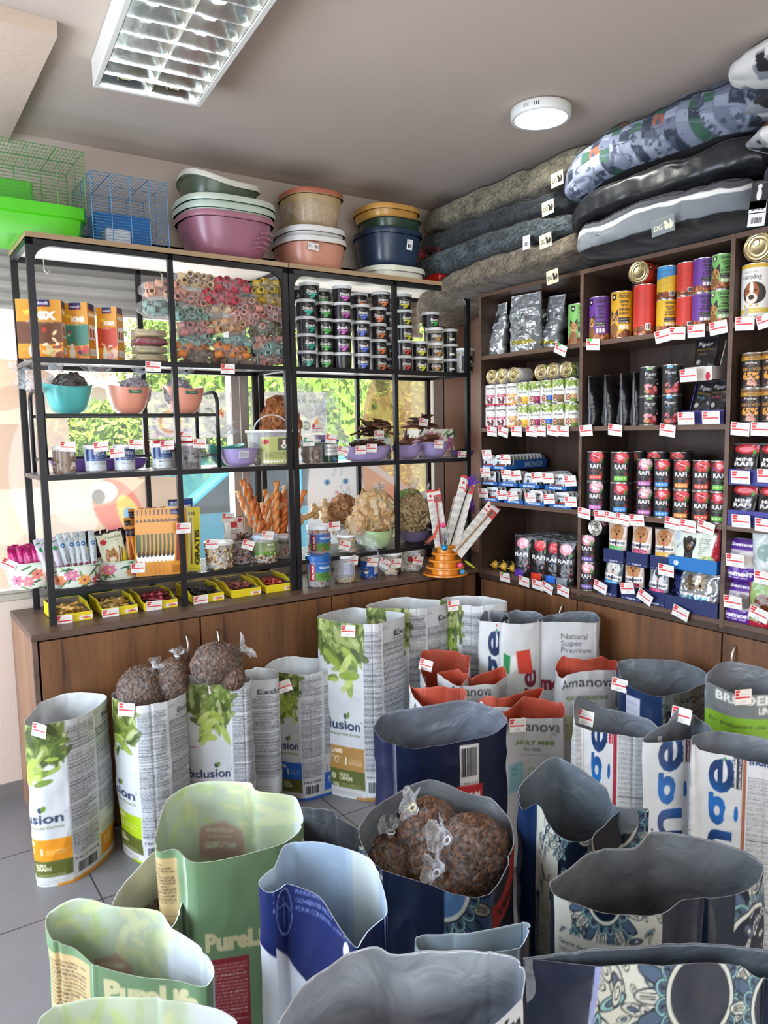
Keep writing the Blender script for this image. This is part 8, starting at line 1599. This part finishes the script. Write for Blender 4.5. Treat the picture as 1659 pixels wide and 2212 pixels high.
# --- green sacks -------------------------------------------------------------
GR,GRD,TAN='#6c8a64','#5c8552','#c2a878'
def a_pl(flav='SARDINE',fc='#1d5f82',red='#8f2430'):
    def f(cv,wf,wg,H):
        cv.rect(0,0,cv.w,H,GR);cv.poly([(0,0),(0,H*.4),(wf*.5,H*.1),(wf,0)],'#dfe2d8')
        y=H-.272 if red else H-.128
        cv.text('PureLife',wf*.10,y,.038,'#cfc79a',fit=wf*.80,bold=.06);cv.rect(wf*.08,y-.24,wf*.56 if red else wf*.7,y-.022,red or fc)
        cv.fine(wf*.12,y-.23,wf*.53 if red else wf*.66,y-.03,'#e8dccb',.0085,.75);cv.rect(wf*.72,y-.055,wf*1.08,y-.005,fc);cv.text(flav,wf*.76,y-.04,.020,'#e8ece8',fit=wf*.27,bold=.05)
        g=2*wf+wg;cv.rect(g+wg*.25,H*.02,g+wg*.95,H-.07,TAN);cv.fine(g+wg*.3,H*.05,g+wg*.9,H-.08,'#3c3420',.0075,.85);cv.rect(g+wg*.28,H*.42,g+wg*.92,H*.50,'#b99a62');cv.rect(g+wg*.28,H*.72,g+wg*.92,H*.76,TAN)
        g=wf;cv.rect(g+wg*.1,H*.02,g+wg*.85,H-.07,'#c9cfc6');cv.fine(g+wg*.15,H*.05,g+wg*.8,H-.08,'#5c605a',.0075,.7)
        b=wf+wg;cv.ell(b+wf*.8,H*.66,.035,.035,'#dfe2d8')
    return f
def l_pl(cv,wf,wg,H):       # the print shows through the pale inside of the paper
    b=wf+wg;cv.rect(0,0,cv.w,H,'#aebda6');cv.rect(b,0,b+wf,H,'#b4c3ab');cv.rect(wf,0,wf+wg,H,'#c6ced4');cv.rect(wf+wg*.1,.1,wf+wg*.8,H-.11,'#b9bec0');cv.fine(wf+wg*.15,.1,wf+wg*.75,H-.12,'#a2a8a8',.008,.7)
    cv.leaves(b+wf*.02,H-.22,b+wf*.40,H-.01,40,L=.07,pal=('#b2c19a','#c3cba0','#abbd98','#ccd3aa'));cv.leaves(b+wf*.5,H-.12,b+wf*.95,H,14,L=.06,pal=('#b3c88c','#c2d09c','#a9c08a'))
    cv.poly([(b+wf*.28,H-.20),(b+wf*.30,H-.13),(b+wf*.42,H-.105),(b+wf*.62,H-.125),(b+wf*.64,H-.20),(b+wf*.45,H-.215)],'#b39a8c')
    cv.text('INGRÉDIENTS',b+wf*.46,H-.135,.0085,'#d6dccb',center=True,bold=.03);cv.text("D'ORIGINE",b+wf*.46,H-.152,.0085,'#d6dccb',center=True,bold=.03);cv.text('NATURELLE',b+wf*.46,H-.178,.015,'#d6dccb',fit=.085,center=True,bold=.06)
PLM=mat('green_paper',attr=True,rough=.5,var=.03)
sack('tall light green sack with red text panel and wide pale opening',[(336,1800,.69,3.35),(341,1838,.68,3.6),(380,1835,.685,3.95),(425,1862,.67,.04),(520,1848,.675,.5),(615,1820,.69,.98),(650,1790,.70,1.4),(652,1755,.71,1.8),(632,1720,.72,2.02),(555,1708,.73,2.12),(540,1690,.735,2.2),(430,1690,.73,2.6),(365,1725,.715,2.95)],.38,.16,a_pl('PORK','#8a2a34'),'#b3c8a8',mouter=PLM,px=.0028,seed=51,wave=.001,linart=l_pl,base=.9,crump=.002)
sack('small green and tan sack with bright white side behind the tall green one',[(243,1960,.56,3.2),(300,1990,.55,3.95),(355,2010,.54,.3),(385,1985,.55,.9),(392,1905,.58,1.6),(345,1850,.61,2.1),(332,1840,.62,2.3),(280,1895,.59,2.8)],.24,.14,a_pl('FISH','#1d5f82',None),'#c9d2c6',mouter=PLM,px=.0034,seed=52,wave=.001,base=.9)
kib(352,1985,.44,.07,.07,.06,'tied kibble bag with dark film down inside the small green sack',(.2,.2,1),260,1.4,.05,cols=['#4a3a2c','#5a4838'])
sack('green sack with sardine label at the lower left, dog head showing inside',[(102,1980,.70,3.05),(112,2030,.68,3.4),(160,2050,.67,3.75),(205,2085,.66,.02),(290,2108,.65,.35),(380,2118,.65,.7),(440,2130,.65,.95),(462,2098,.66,1.2),(430,2045,.68,1.6),(370,2005,.695,1.95),(340,1968,.71,2.05),(250,1958,.715,2.4),(165,1940,.725,2.75)],.36,.15,a_pl('SARDINE','#1d5f82',None),'#b3c8a8',mouter=PLM,px=.0026,seed=53,wave=.001,linart=lambda cv,wf,wg,H:(l_pl(cv,wf,wg,H),cv.ell(wf+wg+wf*.86,H-.16,.036,.036,'#d9dccb'),cv.ell(wf+wg+wf*.88,H-.155,.018,.016,'#8fa884'),cv.ell(wf+wg+wf*.83,H-.16,.012,.008,'#8fa884'),cv.rect(wf+wg+wf*.84,H-.20,wf+wg+wf*.92,H-.165,'#8fa884')),base=.9,crump=.002)
sack('pale green sack cut by the lower frame edge at the left',[(82,2205,.77,3.2),(100,2260,.75,3.8),(260,2320,.73,.3),(480,2290,.74,.9),(515,2215,.76,1.5),(470,2180,.775,1.9),(352,2158,.785,2.1),(340,2152,.785,2.18),(240,2152,.785,2.6),(130,2168,.78,2.95)],.36,.15,a_pl('PORK','#8a2a34'),'#b3c8a8',mouter=PLM,px=.003,seed=54,wave=.001,linart=l_pl,crump=.002)
# --- price tags stuck on the sacks
def stuck(px,py,z,label,rz=0.0,tilt=0,w=.06,h=.05,lean=.05):
    p=at_z(px,py,z);d=CP-p;d /= np.linalg.norm(d);p=p+d*.022
    o=price_tag(px,py,'y',p[1],label,w,h,tilt,off=0,lean=lean);o.location=tuple(p);o.rotation_euler=(Matrix.Rotation(rz,4,'Z') @ Matrix.Rotation(-lean,4,'X') @ Matrix.Rotation(tilt,4,'Y')).to_euler();return o
for px,py,z,rz,ti,lb in ((85,1578,.58,-.9,.15,'on the leaf picture of the amber beef sack'),(273,1533,.60,-.6,.1,'at the rim of the lime chicken sack'),(467,1484,.61,-.35,-.03,'at the rim of the orange-panel sack'),(614,1483,.54,-.5,-.3,'tilted on the leaf picture of the blue tuna sack'),(752,1363,.76,-.45,.1,'on the leaf picture of the tan lamb sack'),(980,1308,.79,-.3,-.05,'on the olive-leaf sack in the far corner'),
                              (920,1437,.57,-.9,.2,'at the left rim of the farthest rust-lined sack'),(1118,1567,.56,-.5,0,'at the rim of the nearest rust-lined sack'),(1338,1480,.63,-1.2,.1,'at the left rim of the navy sack with the note'),(1263,1550,.66,-1.2,.1,'on the left of the crimson-striped sack'),(1472,1545,.69,-1.2,.1,'upright at the rim of the middle blue-lettered sack'),(1605,1506,.738,-.4,0,'on the grey band of the lime sack')):
    stuck(px,py,z,'red and white price tag '+lb,rz,ti)
# ================================================================== things stored above the racks and shelving
TOPZ=ZT+.0005
def lerp_arc(P,n):return P
def cage(label,x0,x1,y0,y1,z0,h,wire,tray,traym,sx=.012,house=None):
    t=thing('wire_cage',label,'pet cage',((x0+x1)/2,(y0+y1)/2,z0));w,d=(x1-x0)/2,(y1-y0)/2;wm=mat('wire_'+wire,wire,.35,.2)
    if tray:
        b=MB();tt=tray;b.lathe([(0,.001),(.9,.001),(.96,.6*tt),(.96,tt*.62),(1.02,tt*.66),(1.02,tt),(1.0,tt),(1.0,tt*.7),(.93,tt*.6),(.88,.006),(0,.006)],40,fn=lambda X,Y,z,a:((abs(math.cos(a))**7+abs(math.sin(a))**7)**(-1/7)*X*w,(abs(math.cos(a))**7+abs(math.sin(a))**7)**(-1/7)*Y*d,z));b.build('tray',mat('tray_'+traym,traym,.3,coat=.2),t,'auto')
    g=MB();z_=tray or .005;n=int((h-z_)/sx);r=.0012;w2,d2=w*.97,d*.97
    for i in range(n+1):
        z=z_+i*(h-z_)/n;g.tube([(-w2,-d2,z),(w2,-d2,z),(w2,d2,z),(-w2,d2,z)],r,4,closed=True)
    for i in range(int(2*w2/sx)):x=-w2+(i+.5)*2*w2/int(2*w2/sx);g.tube([(x,-d2,h),(x,d2,h)],r,4)
    for i in range(5):x=-w2+2*w2*i/4;g.tube([(x,-d2,z_),(x,-d2,h),(x,d2,h),(x,d2,z_)],r*1.5,4)
    for i in range(3):y=-d2+2*d2*i/2;g.tube([(-w2,y,z_),(-w2,y,h),(w2,y,h),(w2,y,z_)],r*1.5,4)
    g.build('wire_bars',wm,t)
    if house:
        b=MB();b.box(-w*.5,-d*.4,z_,w*.15,d*.3,z_+h*.3);b.build('hutch',mat('hutch_'+house,house,.35,alpha=.85),t,bevel=.01)
    return t
cage('bright green small-animal cage with solid tray at the left end above the rack',-2.34,qx(192,-.36,470),-.36,-.04,TOPZ,.34,'#5f9a5a',.125,'#4fc41c',.013,'#58c832')
cage('blue wire cage on the rack top between the green cage and the basins',qx(197,-.38,470)+.002,qx(368,-.38,500),-.38,-.05,TOPZ,.27,'#5a8fb8',0,'',.012,'#dfe6ee')
b_=[q for q in COL.objects if q.get('label','').startswith('blue wire cage')][0];MB().box(-.10,.02,.02,.14,.14,.17).build('loose_tray',mat('tray_blue','#2a6fb5',.3),b_,bevel=.01)
cage('red wire cage behind the cushions in the corner',qx(925,-.25,540),qx(985,-.2,540),-.34,-.04,TOPZ,.21,'#c92a22',.09,'#e0301f',.014)
def nest(name,label,cat,px,pyb,y,rx_,ry_,h,col,z=None,rot=None,rimc=None,power=3,foot=.62,wave=0,rz=0):
    x=qx(px,y,pyb);z=TOPZ if z is None else z;t=bowl(name,label,cat,(x,y,z),rx_,ry_,h,col,rz,lip=.012,power=power,foot=foot,rot=rot,wave=wave)
    if rimc:
        k=lambda a:(abs(math.cos(a))**power+abs(math.sin(a))**power)**(-1/power);P=[]
        for rr,dz in ((1.0,.0),(1.05,.0),(1.07,.01),(1.05,.026),(.98,.03),(.97,.022),(1.0,.015)):P.append([(k(a)*rr*rx_*math.cos(a),k(a)*rr*ry_*math.sin(a),h+dz+wave*math.cos(2*a)) for a in [i*2*PI/56 for i in range(56)]])
        P.append(P[0]);m=MB();m.grid(P,0,True);m.build('rim',mat('rim_'+rimc,rimc,.35),t,'auto')
    return t
nest('litter_tray','mauve oval litter basin with ribbed side, lowest of the left stack','litter tray',487,550,-.23,.20,.17,.165,'#9c6578',rimc='#a5707f')
m=MB()
for i in range(4):m.tube([(.06+.012*i+.07*q/6*1.0-.0,-.168-.0,.045+.022*i+.012*math.sin(PI*q/6)) for q in range(7)],.0035,5)
o=m.build('raised_rib',mat('plastic_#9c6578','#9c6578',.35),[q for q in COL.objects if q.get('label','').startswith('mauve oval')][0],True)
nest('litter_tray','mint basin rim nested on the mauve basin','litter tray',486,520,-.23,.205,.175,.018,'#a9bfae',TOPZ+.180,rimc='#b9c9b8',foot=.96)
nest('litter_tray','second mint rim nested above the first','litter tray',486,500,-.23,.205,.175,.018,'#8fae9f',TOPZ+.213,rimc='#c2cdbd',foot=.96)
nest('litter_tray','dark green litter box with white wavy rim, topmost and tilted','litter tray',470,470,-.21,.165,.15,.08,'#4a5a48',TOPZ+.246,rimc='#d6d5c8',wave=.018,foot=.8,rot=(0,.10,0))
nest('litter_tray','peach litter tray with white rim in the middle stack','litter tray',668,570,-.225,.155,.16,.12,'#c68b74',rimc='#d9d9d6',foot=.8)
nest('litter_tray','white rim part lying on the peach litter tray','litter tray',668,540,-.225,.15,.155,.02,'#cfcfcd',TOPZ+.148,rimc='#dcdcda',foot=.9)
t=nest('basin','beige basin with terracotta rim wrapped in clear film','basin',672,520,-.22,.135,.14,.15,'#b59a6c',TOPZ+.196,rimc='#b5684f',foot=.7)
f=MB();blob(f,.155,.16,.1,16,4,.1,1,.07,cen=(0,0,.08));f.build('film',FILM,t,True)
nest('litter_tray','cream wavy rim lying flat under the navy basin','litter tray',838,592,-.24,.165,.16,.03,'#cfcfbf',rimc='#d2d2c2',wave=.0,foot=.95)
t=nest('litter_tray','navy basin with white barcode sticker in the right stack','litter tray',838,580,-.23,.155,.15,.16,'#26374f',TOPZ+.06,foot=.78,rimc='#24344a')
cv=Cv(.035,.05,.0012);cv.fine(.003,.032,.032,.048,'#555',.005);cv.barcode(.004,.004,.031,.03);o=flat_print('barcode_sticker',cv,.035,.05,Matrix.Translation((.03,-.150,.085)) @ Matrix.Rotation(.18,4,'X'),PAPER,.0016,t)
nest('litter_tray','dark green ribbed basin nested in the navy one','litter tray',842,540,-.22,.14,.14,.05,'#2f4536',TOPZ+.252,foot=.9)
nest('litter_tray','ochre rim ring on top of the right stack','litter tray',835,520,-.22,.148,.145,.035,'#c08f45',TOPZ+.305,rimc='#c9964a',foot=.93)
for px,py,y,tl in ((677,540,-.39,.05),):
    cv=Cv(.06,.032,.0012,'#e6e2de');cv.fine(.003,.004,.03,.028,'#555',.004);cv.barcode(.034,.006,.056,.027,num=False);o=flat_print('paper_label',cv,.06,.032,None,PAPER,.0016);o.location=tuple(at_y(px,py,-.392));o.rotation_euler=(0,tl,0);tag(o,'white barcode label stuck on the peach litter tray','label')
# --- pet cushions
def cushion(label,xr,yr_,zr,colf,m=CLOTH,seed=0,droop=(0,0),slope=0,puff=.018,seam='#26241f',e1=.42,e2=.35,res=160,sealh=.0):
    cx,cy_,cz=sum(xr)/2,sum(yr_)/2,sum(zr)/2;a,b,c=(xr[1]-xr[0])/2,abs(yr_[1]-yr_[0])/2,(zr[1]-zr[0])/2
    sg=lambda v,e:np.sign(v)*np.abs(v)**e
    def even(q,n,e,p,r):
        x,y=p*sg(np.cos(q),e),r*sg(np.sin(q),e);s=np.append(0,np.cumsum(np.hypot(np.diff(x),np.diff(y))));return np.interp(np.linspace(0,s[-1],n),s,q)
    th,ph=np.meshgrid(even(np.linspace(-PI/2,PI/2,4000),res//2,e1,a*.7,c),even(np.linspace(0,2*PI,8000),res*2+1,e2,a,b),indexing='ij')
    ct=sg(np.cos(th),e1);X=a*ct*sg(np.cos(ph),e2);Y=b*ct*sg(np.sin(ph),e2);Z=c*sg(np.sin(th),e1);P=np.stack([X,Y,Z],-1)
    w=fnoise(P,6,seed,3)+.5*(1-2*np.abs(fnoise(P,9,seed+3,2)));P[...,2] += puff*w*np.where(Z > 0,1.0,.5);P[...,0] += .5*puff*w;P[...,1] += .4*puff*np.roll(w,9,1)*0
    ty=Y/b;P[...,2] += slope*ty+droop[0]*np.maximum(0,ty)**3+droop[1]*np.maximum(0,-ty)**3;t=thing('pet_cushion',label,'pet cushion',(cx,cy_,cz))
    P[:,-1]=P[:,0];C=colf(X,Y,Z,P);sheet('cover',P,C,m,t)
    r=np.linspace(0,2*PI,120,endpoint=False);k=int(np.argmin(np.abs(th[:,0]-.5)));ring=[tuple(P[k,int(i*(res*2)/120)]*np.array([1.005,1.004,1])) for i in range(120)];MB().tube(ring,.0035,5,closed=True).build('seam_piping',mat('seam_'+seam,seam,.8),t,True);return t
def weave(c1,c2,seed):
    c1,c2=Cv.c(c1),Cv.c(c2)
    def f(X,Y,Z,P):n=np.clip(.5+.5*NR.randn(*X.shape)*.6+.3*fnoise(P,20,seed,2),0,1)[...,None];return c1*(1-n)+c2*n
    return f
def patch(px,py,xpl,label,w=.07,h=.06,bgc='#d9cfb0',ink='#2a2620'):
    cv=Cv(w,h,.0012,bgc);cv.text('DG',w*.10,h*.32,h*.3,ink,fit=w*.38,bold=.02);cv.ell(w*.66,h*.42,w*.10,h*.2,ink);cv.ell(w*.60,h*.66,w*.08,h*.1,ink);cv.ell(w*.84,h*.42,w*.07,h*.22,ink,-.2);cv.poly([(w*.78,h*.6),(w*.80,h*.85),(w*.86,h*.62)],ink);cv.line([(w*.9,h*.3),(w*.95,h*.6)],.002,ink)
    o=flat_print('sewn_patch',cv,w,h,Matrix.Translation((0,0,-h/2)),PAPER,.0015,None,.001);o.location=tuple(at_x(px,py,xpl));o.rotation_euler=(Matrix.Rotation(-PI/2,4,'Z') @ Matrix.Rotation(-.08,4,'Y')).to_euler();tag(o,label,'label');return o
FX=-.17
cushion('brown tweed pet cushion drooping at the bottom of the left stack',(-.16,.32),(-.07,-1.24),(2.31,2.425),weave('#4a4238','#8a7e6c',1),seed=2,droop=(-.13,.02),slope=-.01)
cushion('charcoal tweed pet cushion with barcode label, third from the top',(-.17,.32),(-.06,-1.23),(2.43,2.55),weave('#1f2426','#5a6468',2),seed=3,droop=(-.05,0))
cushion('black pet cushion, second from the top of the left stack',(-.13,.32),(-.10,-1.20),(2.55,2.665),weave('#15181b','#3a4044',3),seed=4)
cushion('olive brown tweed pet cushion on top of the left stack',(-.12,.32),(-.12,-1.33),(2.668,2.80),weave('#4a463c','#8f8872',4),seed=5,droop=(0,.02))
for px,py,xp,lb in ((1203,387,-.145,'topmost cushion'),(1183,449,-.155,'black cushion'),(1178,520,-.19,'charcoal cushion'),(1193,598,-.158,'lowest drooping cushion')):patch(px,py,xp,'cream patch with dog logo on the '+lb)
cv=Cv(.045,.06,.0012,'#e6e6ea');cv.barcode(.005,.008,.04,.035);cv.fine(.006,.04,.03,.055,'#555',.006);o=flat_print('paper_label',cv,.045,.06,Matrix.Translation((0,0,-.03)),PAPER,.0016);o.location=tuple(at_x(1137,524,-.19));o.rotation_euler=(0,0,-PI/2);tag(o,'white barcode paper label on the charcoal cushion','label')
def twotone(X,Y,Z,P):
    C=np.tile(Cv.c('#70757a'),X.shape+(1,)).reshape(X.shape+(3,));C[Z > .030]=Cv.c('#3f4348');C[Z < -.045]=Cv.c('#15161a');C[(Z > .022) & (Z < .034)]=Cv.c('#d6d6d2');return C
t=cushion('grey pet cushion with white piping and dark base over the middle bay',(-.16,.32),(-1.26,-2.06),(2.315,2.475),twotone,seed=7,seam='#1a1a1c',slope=0.0,res=180)
cushion('shiny black nylon pet cushion between grey and patterned cushions',(-.15,.32),(-1.22,-2.08),(2.478,2.60),weave('#17191b','#23272a',6),mat('black_nylon',attr=True,rough=.35,bump=.2,bs=18),seed=8,puff=.02,droop=(-.04,0))
def comics(X,Y,Z,P):
    u=(Y*1.0+X*.5)*20;v=(X*1.0-Y*.25+Z)*22;iu=np.floor(u).astype(int);iv=np.floor(v+.37*(iu % 3)).astype(int);pal=np.array([Cv.c(c) for c in ('#6b7386','#7d8596','#737b8e','#1c2636','#86482c','#2a5040','#687086','#868ea2','#767e92','#5c6478')])
    k=((iu*7919+iv*104729) ^ (iu*iv*31)) % len(pal);C=pal[k].copy();n=fnoise(P,45,5,2);C[n > .42]=Cv.c('#3a4254');C[((u % 1) < .06) | ((v % 1) < .06)]=Cv.c('#5d6578');C[Z < -.095]=Cv.c('#17191c');return C
cushion('puffy pet cushion with blue-grey, green and rust patchwork print',(-.17,.32),(-1.18,-2.14),(2.60,2.835),comics,mat('printed_cotton',attr=True,rough=.8),seed=9,e1=.7,droop=(-.09,0),slope=.0,seam='#101214',res=260)
def camo(seed,c=('#c9c9c6','#7f838c','#1b1c1f')):
    cc=[Cv.c(x) for x in c]
    def f(X,Y,Z,P):
        n=fnoise(P,15,seed,2);m=fnoise(P,13,seed+9,2);C=np.tile(cc[0],X.shape+(1,)).reshape(X.shape+(3,));C[n > .12]=cc[1];C[m > .22]=cc[2];return C
    return f
CT=mat('camo_cotton',attr=True,rough=.85)
cushion('grey camouflage pet cushion, topmost at the right frame edge',(-.26,.25),(-1.99,-2.75),(2.70,2.85),camo(1),CT,seed=11,res=180,e1=.9)
cushion('cow-spotted grey pet cushion in the middle of the right stack',(-.20,.30),(-2.02,-2.8),(2.62,2.715),camo(4),CT,seed=12,res=180,e1=.9)
cushion('black and white spotted pet cushion low in the right stack',(-.20,.30),(-2.03,-2.8),(2.50,2.62),camo(7,('#d2d2ce','#9a9ca0','#18191c')),CT,seed=13,res=180,e1=.9)
cushion('dark denim pet cushion lowest in the right stack',(-.18,.30),(-2.09,-2.8),(2.315,2.50),weave('#10151f','#232c3d',9),seed=14)
patch(1432,488,-.185,'pale embroidered dog logo on the grey cushion',.10,.06,'#757a7f','#d3d8b5')
for px,py,w,h,lb,dk in ((1640,420,.06,.09,'black hang tag with white figure at the right cushions',1),(1637,447,.06,.04,'white barcode hang tag below the black one',0),(1634,474,.06,.045,'white barcode label lowest on the hanging tags',0)):
    cv=Cv(w,h,.0012,'#18191b' if dk else '#dcdcde');(cv.ell(w*.5,h*.5,.009,.02,'#d8d8d8'),cv.ell(w*.5,h*.78,.008,.008,'#d8d8d8'),cv.fine(.01,.075,.05,.085,'#bbb',.005)) if dk else cv.barcode(.006,.004,w-.006,h*.7)
    o=flat_print('hang_tag',cv,w,h,Matrix.Translation((0,0,-h/2)),PAPER,.0016,None,.001);o.location=tuple(at_x(px,py,-.20));o.rotation_euler=(Matrix.Rotation(-PI/2,4,'Z') @ Matrix.Rotation(.12,4,'Y')).to_euler();tag(o,lb,'hang tag')

# ================================================================== window sheets and the street outside
def wsheet(name,label,outline,zb,art,alpha=.6,y=.020,px_=.006):
    pts=[at_y(a,b,y) for a,b in outline];xs=[p[0] for p in pts];zs=[p[2] for p in pts];X=np.linspace(xs[0],xs[-1],int((xs[-1]-xs[0])/px_));T=np.interp(X,xs,zs);V=np.linspace(0,1,int((max(zs)-zb)/px_))[:,None]
    P=np.stack([X[None]+0*V,y+0*V+0*X[None],zb+V*(T[None]-zb)],-1);w,h=X[-1]-X[0],max(zs)-zb;cv=Cv(w,h,px_*.9);art(cv,w,h);o=sheet(name,P,cv.at(P[...,0]-X[0],P[...,2]-zb),thin_translucent('film_'+str(alpha),alpha));tag(o,label,'window film');return o
def a_beige(cv,w,h):
    cv.rect(0,0,w,h,'#c3a48c');cv.ell(w-.55,h*.45,.2,.35,'#d2bcaa');cv.ell(w-1.0,h*.7,.1,.2,'#a88f7e');x,z=w-.30,.315
    cv.ell(x,z,.10,.15,'#c86a5a',.5);cv.ell(x-.06,z+.08,.06,.05,'#d8d4cc');cv.ell(x-.085,z+.06,.03,.035,'#5a5a60');cv.ell(x+.06,z-.05,.05,.12,'#d8b85a',.4);cv.ell(x+.1,z-.1,.04,.12,'#6a9ac0',.6)
wsheet('window_film','beige translucent window film with pale dog and faint parrot, left',[(-900,700),(0,775),(60,780),(115,810),(142,870),(150,950),(158,1025),(388,1030)],.945,a_beige,.86)
def a_dogw(cv,w,h):
    cv.rect(0,0,w,h,'#c9977a');cv.ell(w*.3,h*.72,.13,.17,'#a87850');cv.ell(w*.26,h*.93,.05,.07,'#6a4a3a');cv.ell(w*.24,h*.58,.07,.09,'#3a2c28');cv.ell(w*.38,h*.80,.018,.015,'#4a342a');cv.ell(w*.385,h*.81,.005,.004,'#c9a98a');cv.ell(w*.16,h*.80,.02,.02,'#2a1e1a');cv.ell(w*.5,h*.2,.2,.16,'#d08a6a');cv.rect(w*.62,0,w,h,'#e3c2a6')
wsheet('window_film','translucent window film of a german shepherd at the right window end',[(782,930),(788,870),(800,825),(830,812),(868,818),(885,806),(948,806)],.945,a_dogw,.78)
def a_catw(cv,w,h):
    cv.rect(0,0,w,h,'#d3cdca');
    for s in (-1,1):cv.ell(w*(.5+s*.16),h*.78,.02,.016,'#5a8ab5');cv.ell(w*(.5+s*.16),h*.78,.006,.013,'#20242a')
    cv.ell(w*.5,h*.66,.012,.009,'#c08a88');cv.line([(w*.5,h*.95),(w*.44,h*.85)],.006,'#a8a09c');cv.line([(w*.6,h*.95),(w*.58,h*.85)],.006,'#a8a09c')
wsheet('window_film','translucent window film of a blue-eyed white cat',[(664,1075),(668,1010),(700,1000),(735,1008),(772,998),(788,1060)],.945,a_catw,.72,.018)
for i,(x0,x1,ht,hb,lb) in enumerate(((318,498,846,948,'left of the window post'),(540,704,846,1000,'right of the window post'))):
    def a_sv(cv,w,h):cv.rect(0,0,w,h,'#d9cfd4');cv.ell(w*.25,h*.35,.09,.09,'#a8a0b8',rin=.8);cv.ell(w*.25,h*.35,.055,.055,'#c98a6a',rin=.75);cv.text('Service Partner of',w*.92,h*.84,.022,'#5a5560',mirror=True,fit=w*.62);cv.text('G-U',w*.78,h*.45,.045,'#6a6a74',mirror=True,bold=.03);cv.poly([(w*.9,h*.62),(w*.86,h*.62),(w*.8,h*.5),(w*.8,h*.42),(w*.85,h*.5),(w*.9,h*.42)],'#c8404a')
    z=float(at_y(x0,hb,.02)[2]);wsheet('window_sign','pale service partner sheet on the glass '+lb,[(x0,ht),(x1,ht+1)],z,a_sv,.75,.016)
# street: hedge, trees, tiled house, parked cars
struct(boxo('street_ground',-14,.6,-.12,16,20,-.08,mat('sunlit_paving','#b5b0a6',.9)))
def leafmass(name,label,c,r,n,cols,kind=None,trunk=False):
    t=thing(name,label,'tree' if trunk else 'hedge',c);mb=MB();rr=random.Random(int(c[0]*100)+n)
    for i in range(n):
        d=Vector((rr.gauss(0,1),rr.gauss(0,1),rr.gauss(0,1))).normalized();k=rr.uniform(.75,1.05)*(1+.2*mnoise.noise(d*3));p=Vector((d.x*r[0]*k,d.y*r[1]*k,d.z*r[2]*k));s=rr.uniform(.035,.065);u=Vector((rr.gauss(0,1),rr.gauss(0,1),rr.gauss(0,1))).normalized();w=u.orthogonal().normalized()
        mb.add([p-u*s,p+w*s*.5,p+u*s,p-w*s*.5],[(0,1,2,3)],rr.randrange(len(cols)))
    blob(mb,r[0]*.8,r[1]*.8,r[2]*.8,12,3,.25);o=mb.build('foliage',[mat('leaf_'+x,x,.6,var=.3) for x in cols],t);o['kind']='stuff'
    if trunk:MB().tube([(0,0,-c[2]-.1),(.05,0,-c[2]*.5),(0,0,0)],[.12,.09,.06],10).build('trunk',mat('bark','#6a5444',.9),t,True)
GC=['#7a9a3a','#a3b84a','#5d7a2c','#b9c85a']
leafmass('garden_tree','leafy green tree outside left of the window post',tuple(at_y(455,850,5.0)),(1.0,.9,1.5),6500,GC,trunk=True)
leafmass('garden_tree','bright leafy tree outside behind the service sheet',tuple(at_y(690,850,6.0)),(1.7,1.0,2.0),8500,GC,trunk=True)
leafmass('garden_tree','leafy tree outside beside the shepherd film',tuple(at_y(880,870,6.5)),(1.4,1.0,1.9),6000,GC,trunk=True)
leafmass('garden_shrub','low shrub outside below the tiled roof',tuple(at_y(290,935,4.5)),(.9,.5,.32),3000,GC)
def house():
    c=at_y(120,1000,9.5);t=thing('tiled_house','sunlit house with beige tiled roof across the street','house',(c[0],9.5,-.1));MB().box(-4,0,0,3.6,4,2.5).build('wall',mat('house_white','#e9e4da',.8),t)
    m=MB();rows=[];NT=14
    for j in range(NT*2+1):
        f=j/(NT*2);rows.append([(-4.4+8.4*i/90,-.4+2.6*f,2.45+1.9*f+.03*math.cos(i*1.4)+(.035 if j % 2 else 0)) for i in range(91)])
    m.grid(rows);m.build('roof',mat('roof_tile','#cda58c',.7,var=.15,vs=5),t)
    MB().box(-1.2,-.02,.9,-.2,0,1.9).build('window',mat('dark_pane','#3a4450',.2),t)
house()
def car(label,px,py,Y,col,rz=0):
    c=at_y(px,py,Y);t=thing('parked_car',label,'car',(c[0],Y,-.08),rz);prof=[(-2.1,.35),(-2.15,.7),(-1.9,.92),(-1.2,1.0),(-.65,1.42),(.75,1.45),(1.45,1.02),(2.05,.9),(2.12,.45),(2.0,.28),(-2.0,.28)]
    MB().prism(prof,-.8,.8).build('body',mat('car_'+col,col,.2,.3,coat=.6),t,bevel=.05);g=[(-1.08,1.0),(-.6,1.36),(.0,1.38),(.0,1.0)];h=[(.06,1.0),(.06,1.38),(.7,1.38),(1.28,1.02)]
    for q in (g,h):MB().prism(q,-.806,-.79).build('side_window',mat('car_glass','#1f2a30',.1),t)
    for x in (-1.35,1.35):MB().lathe([(0,-.12),(.3,-.12),(.32,-.06),(.32,.06),(.3,.1),(0,.1)],24,M=Matrix.Translation((x,-.74,.32)) @ Matrix.Rotation(PI/2,4,'X')).build('wheel',mat('tyre','#1c1c1e',.7),t,'auto')
car('teal parked car outside behind the twisted sticks',560,1060,3.4,'#2f8296');car('pale blue parked car farther along the street',760,1000,8.2,'#8fb8cc',.05)
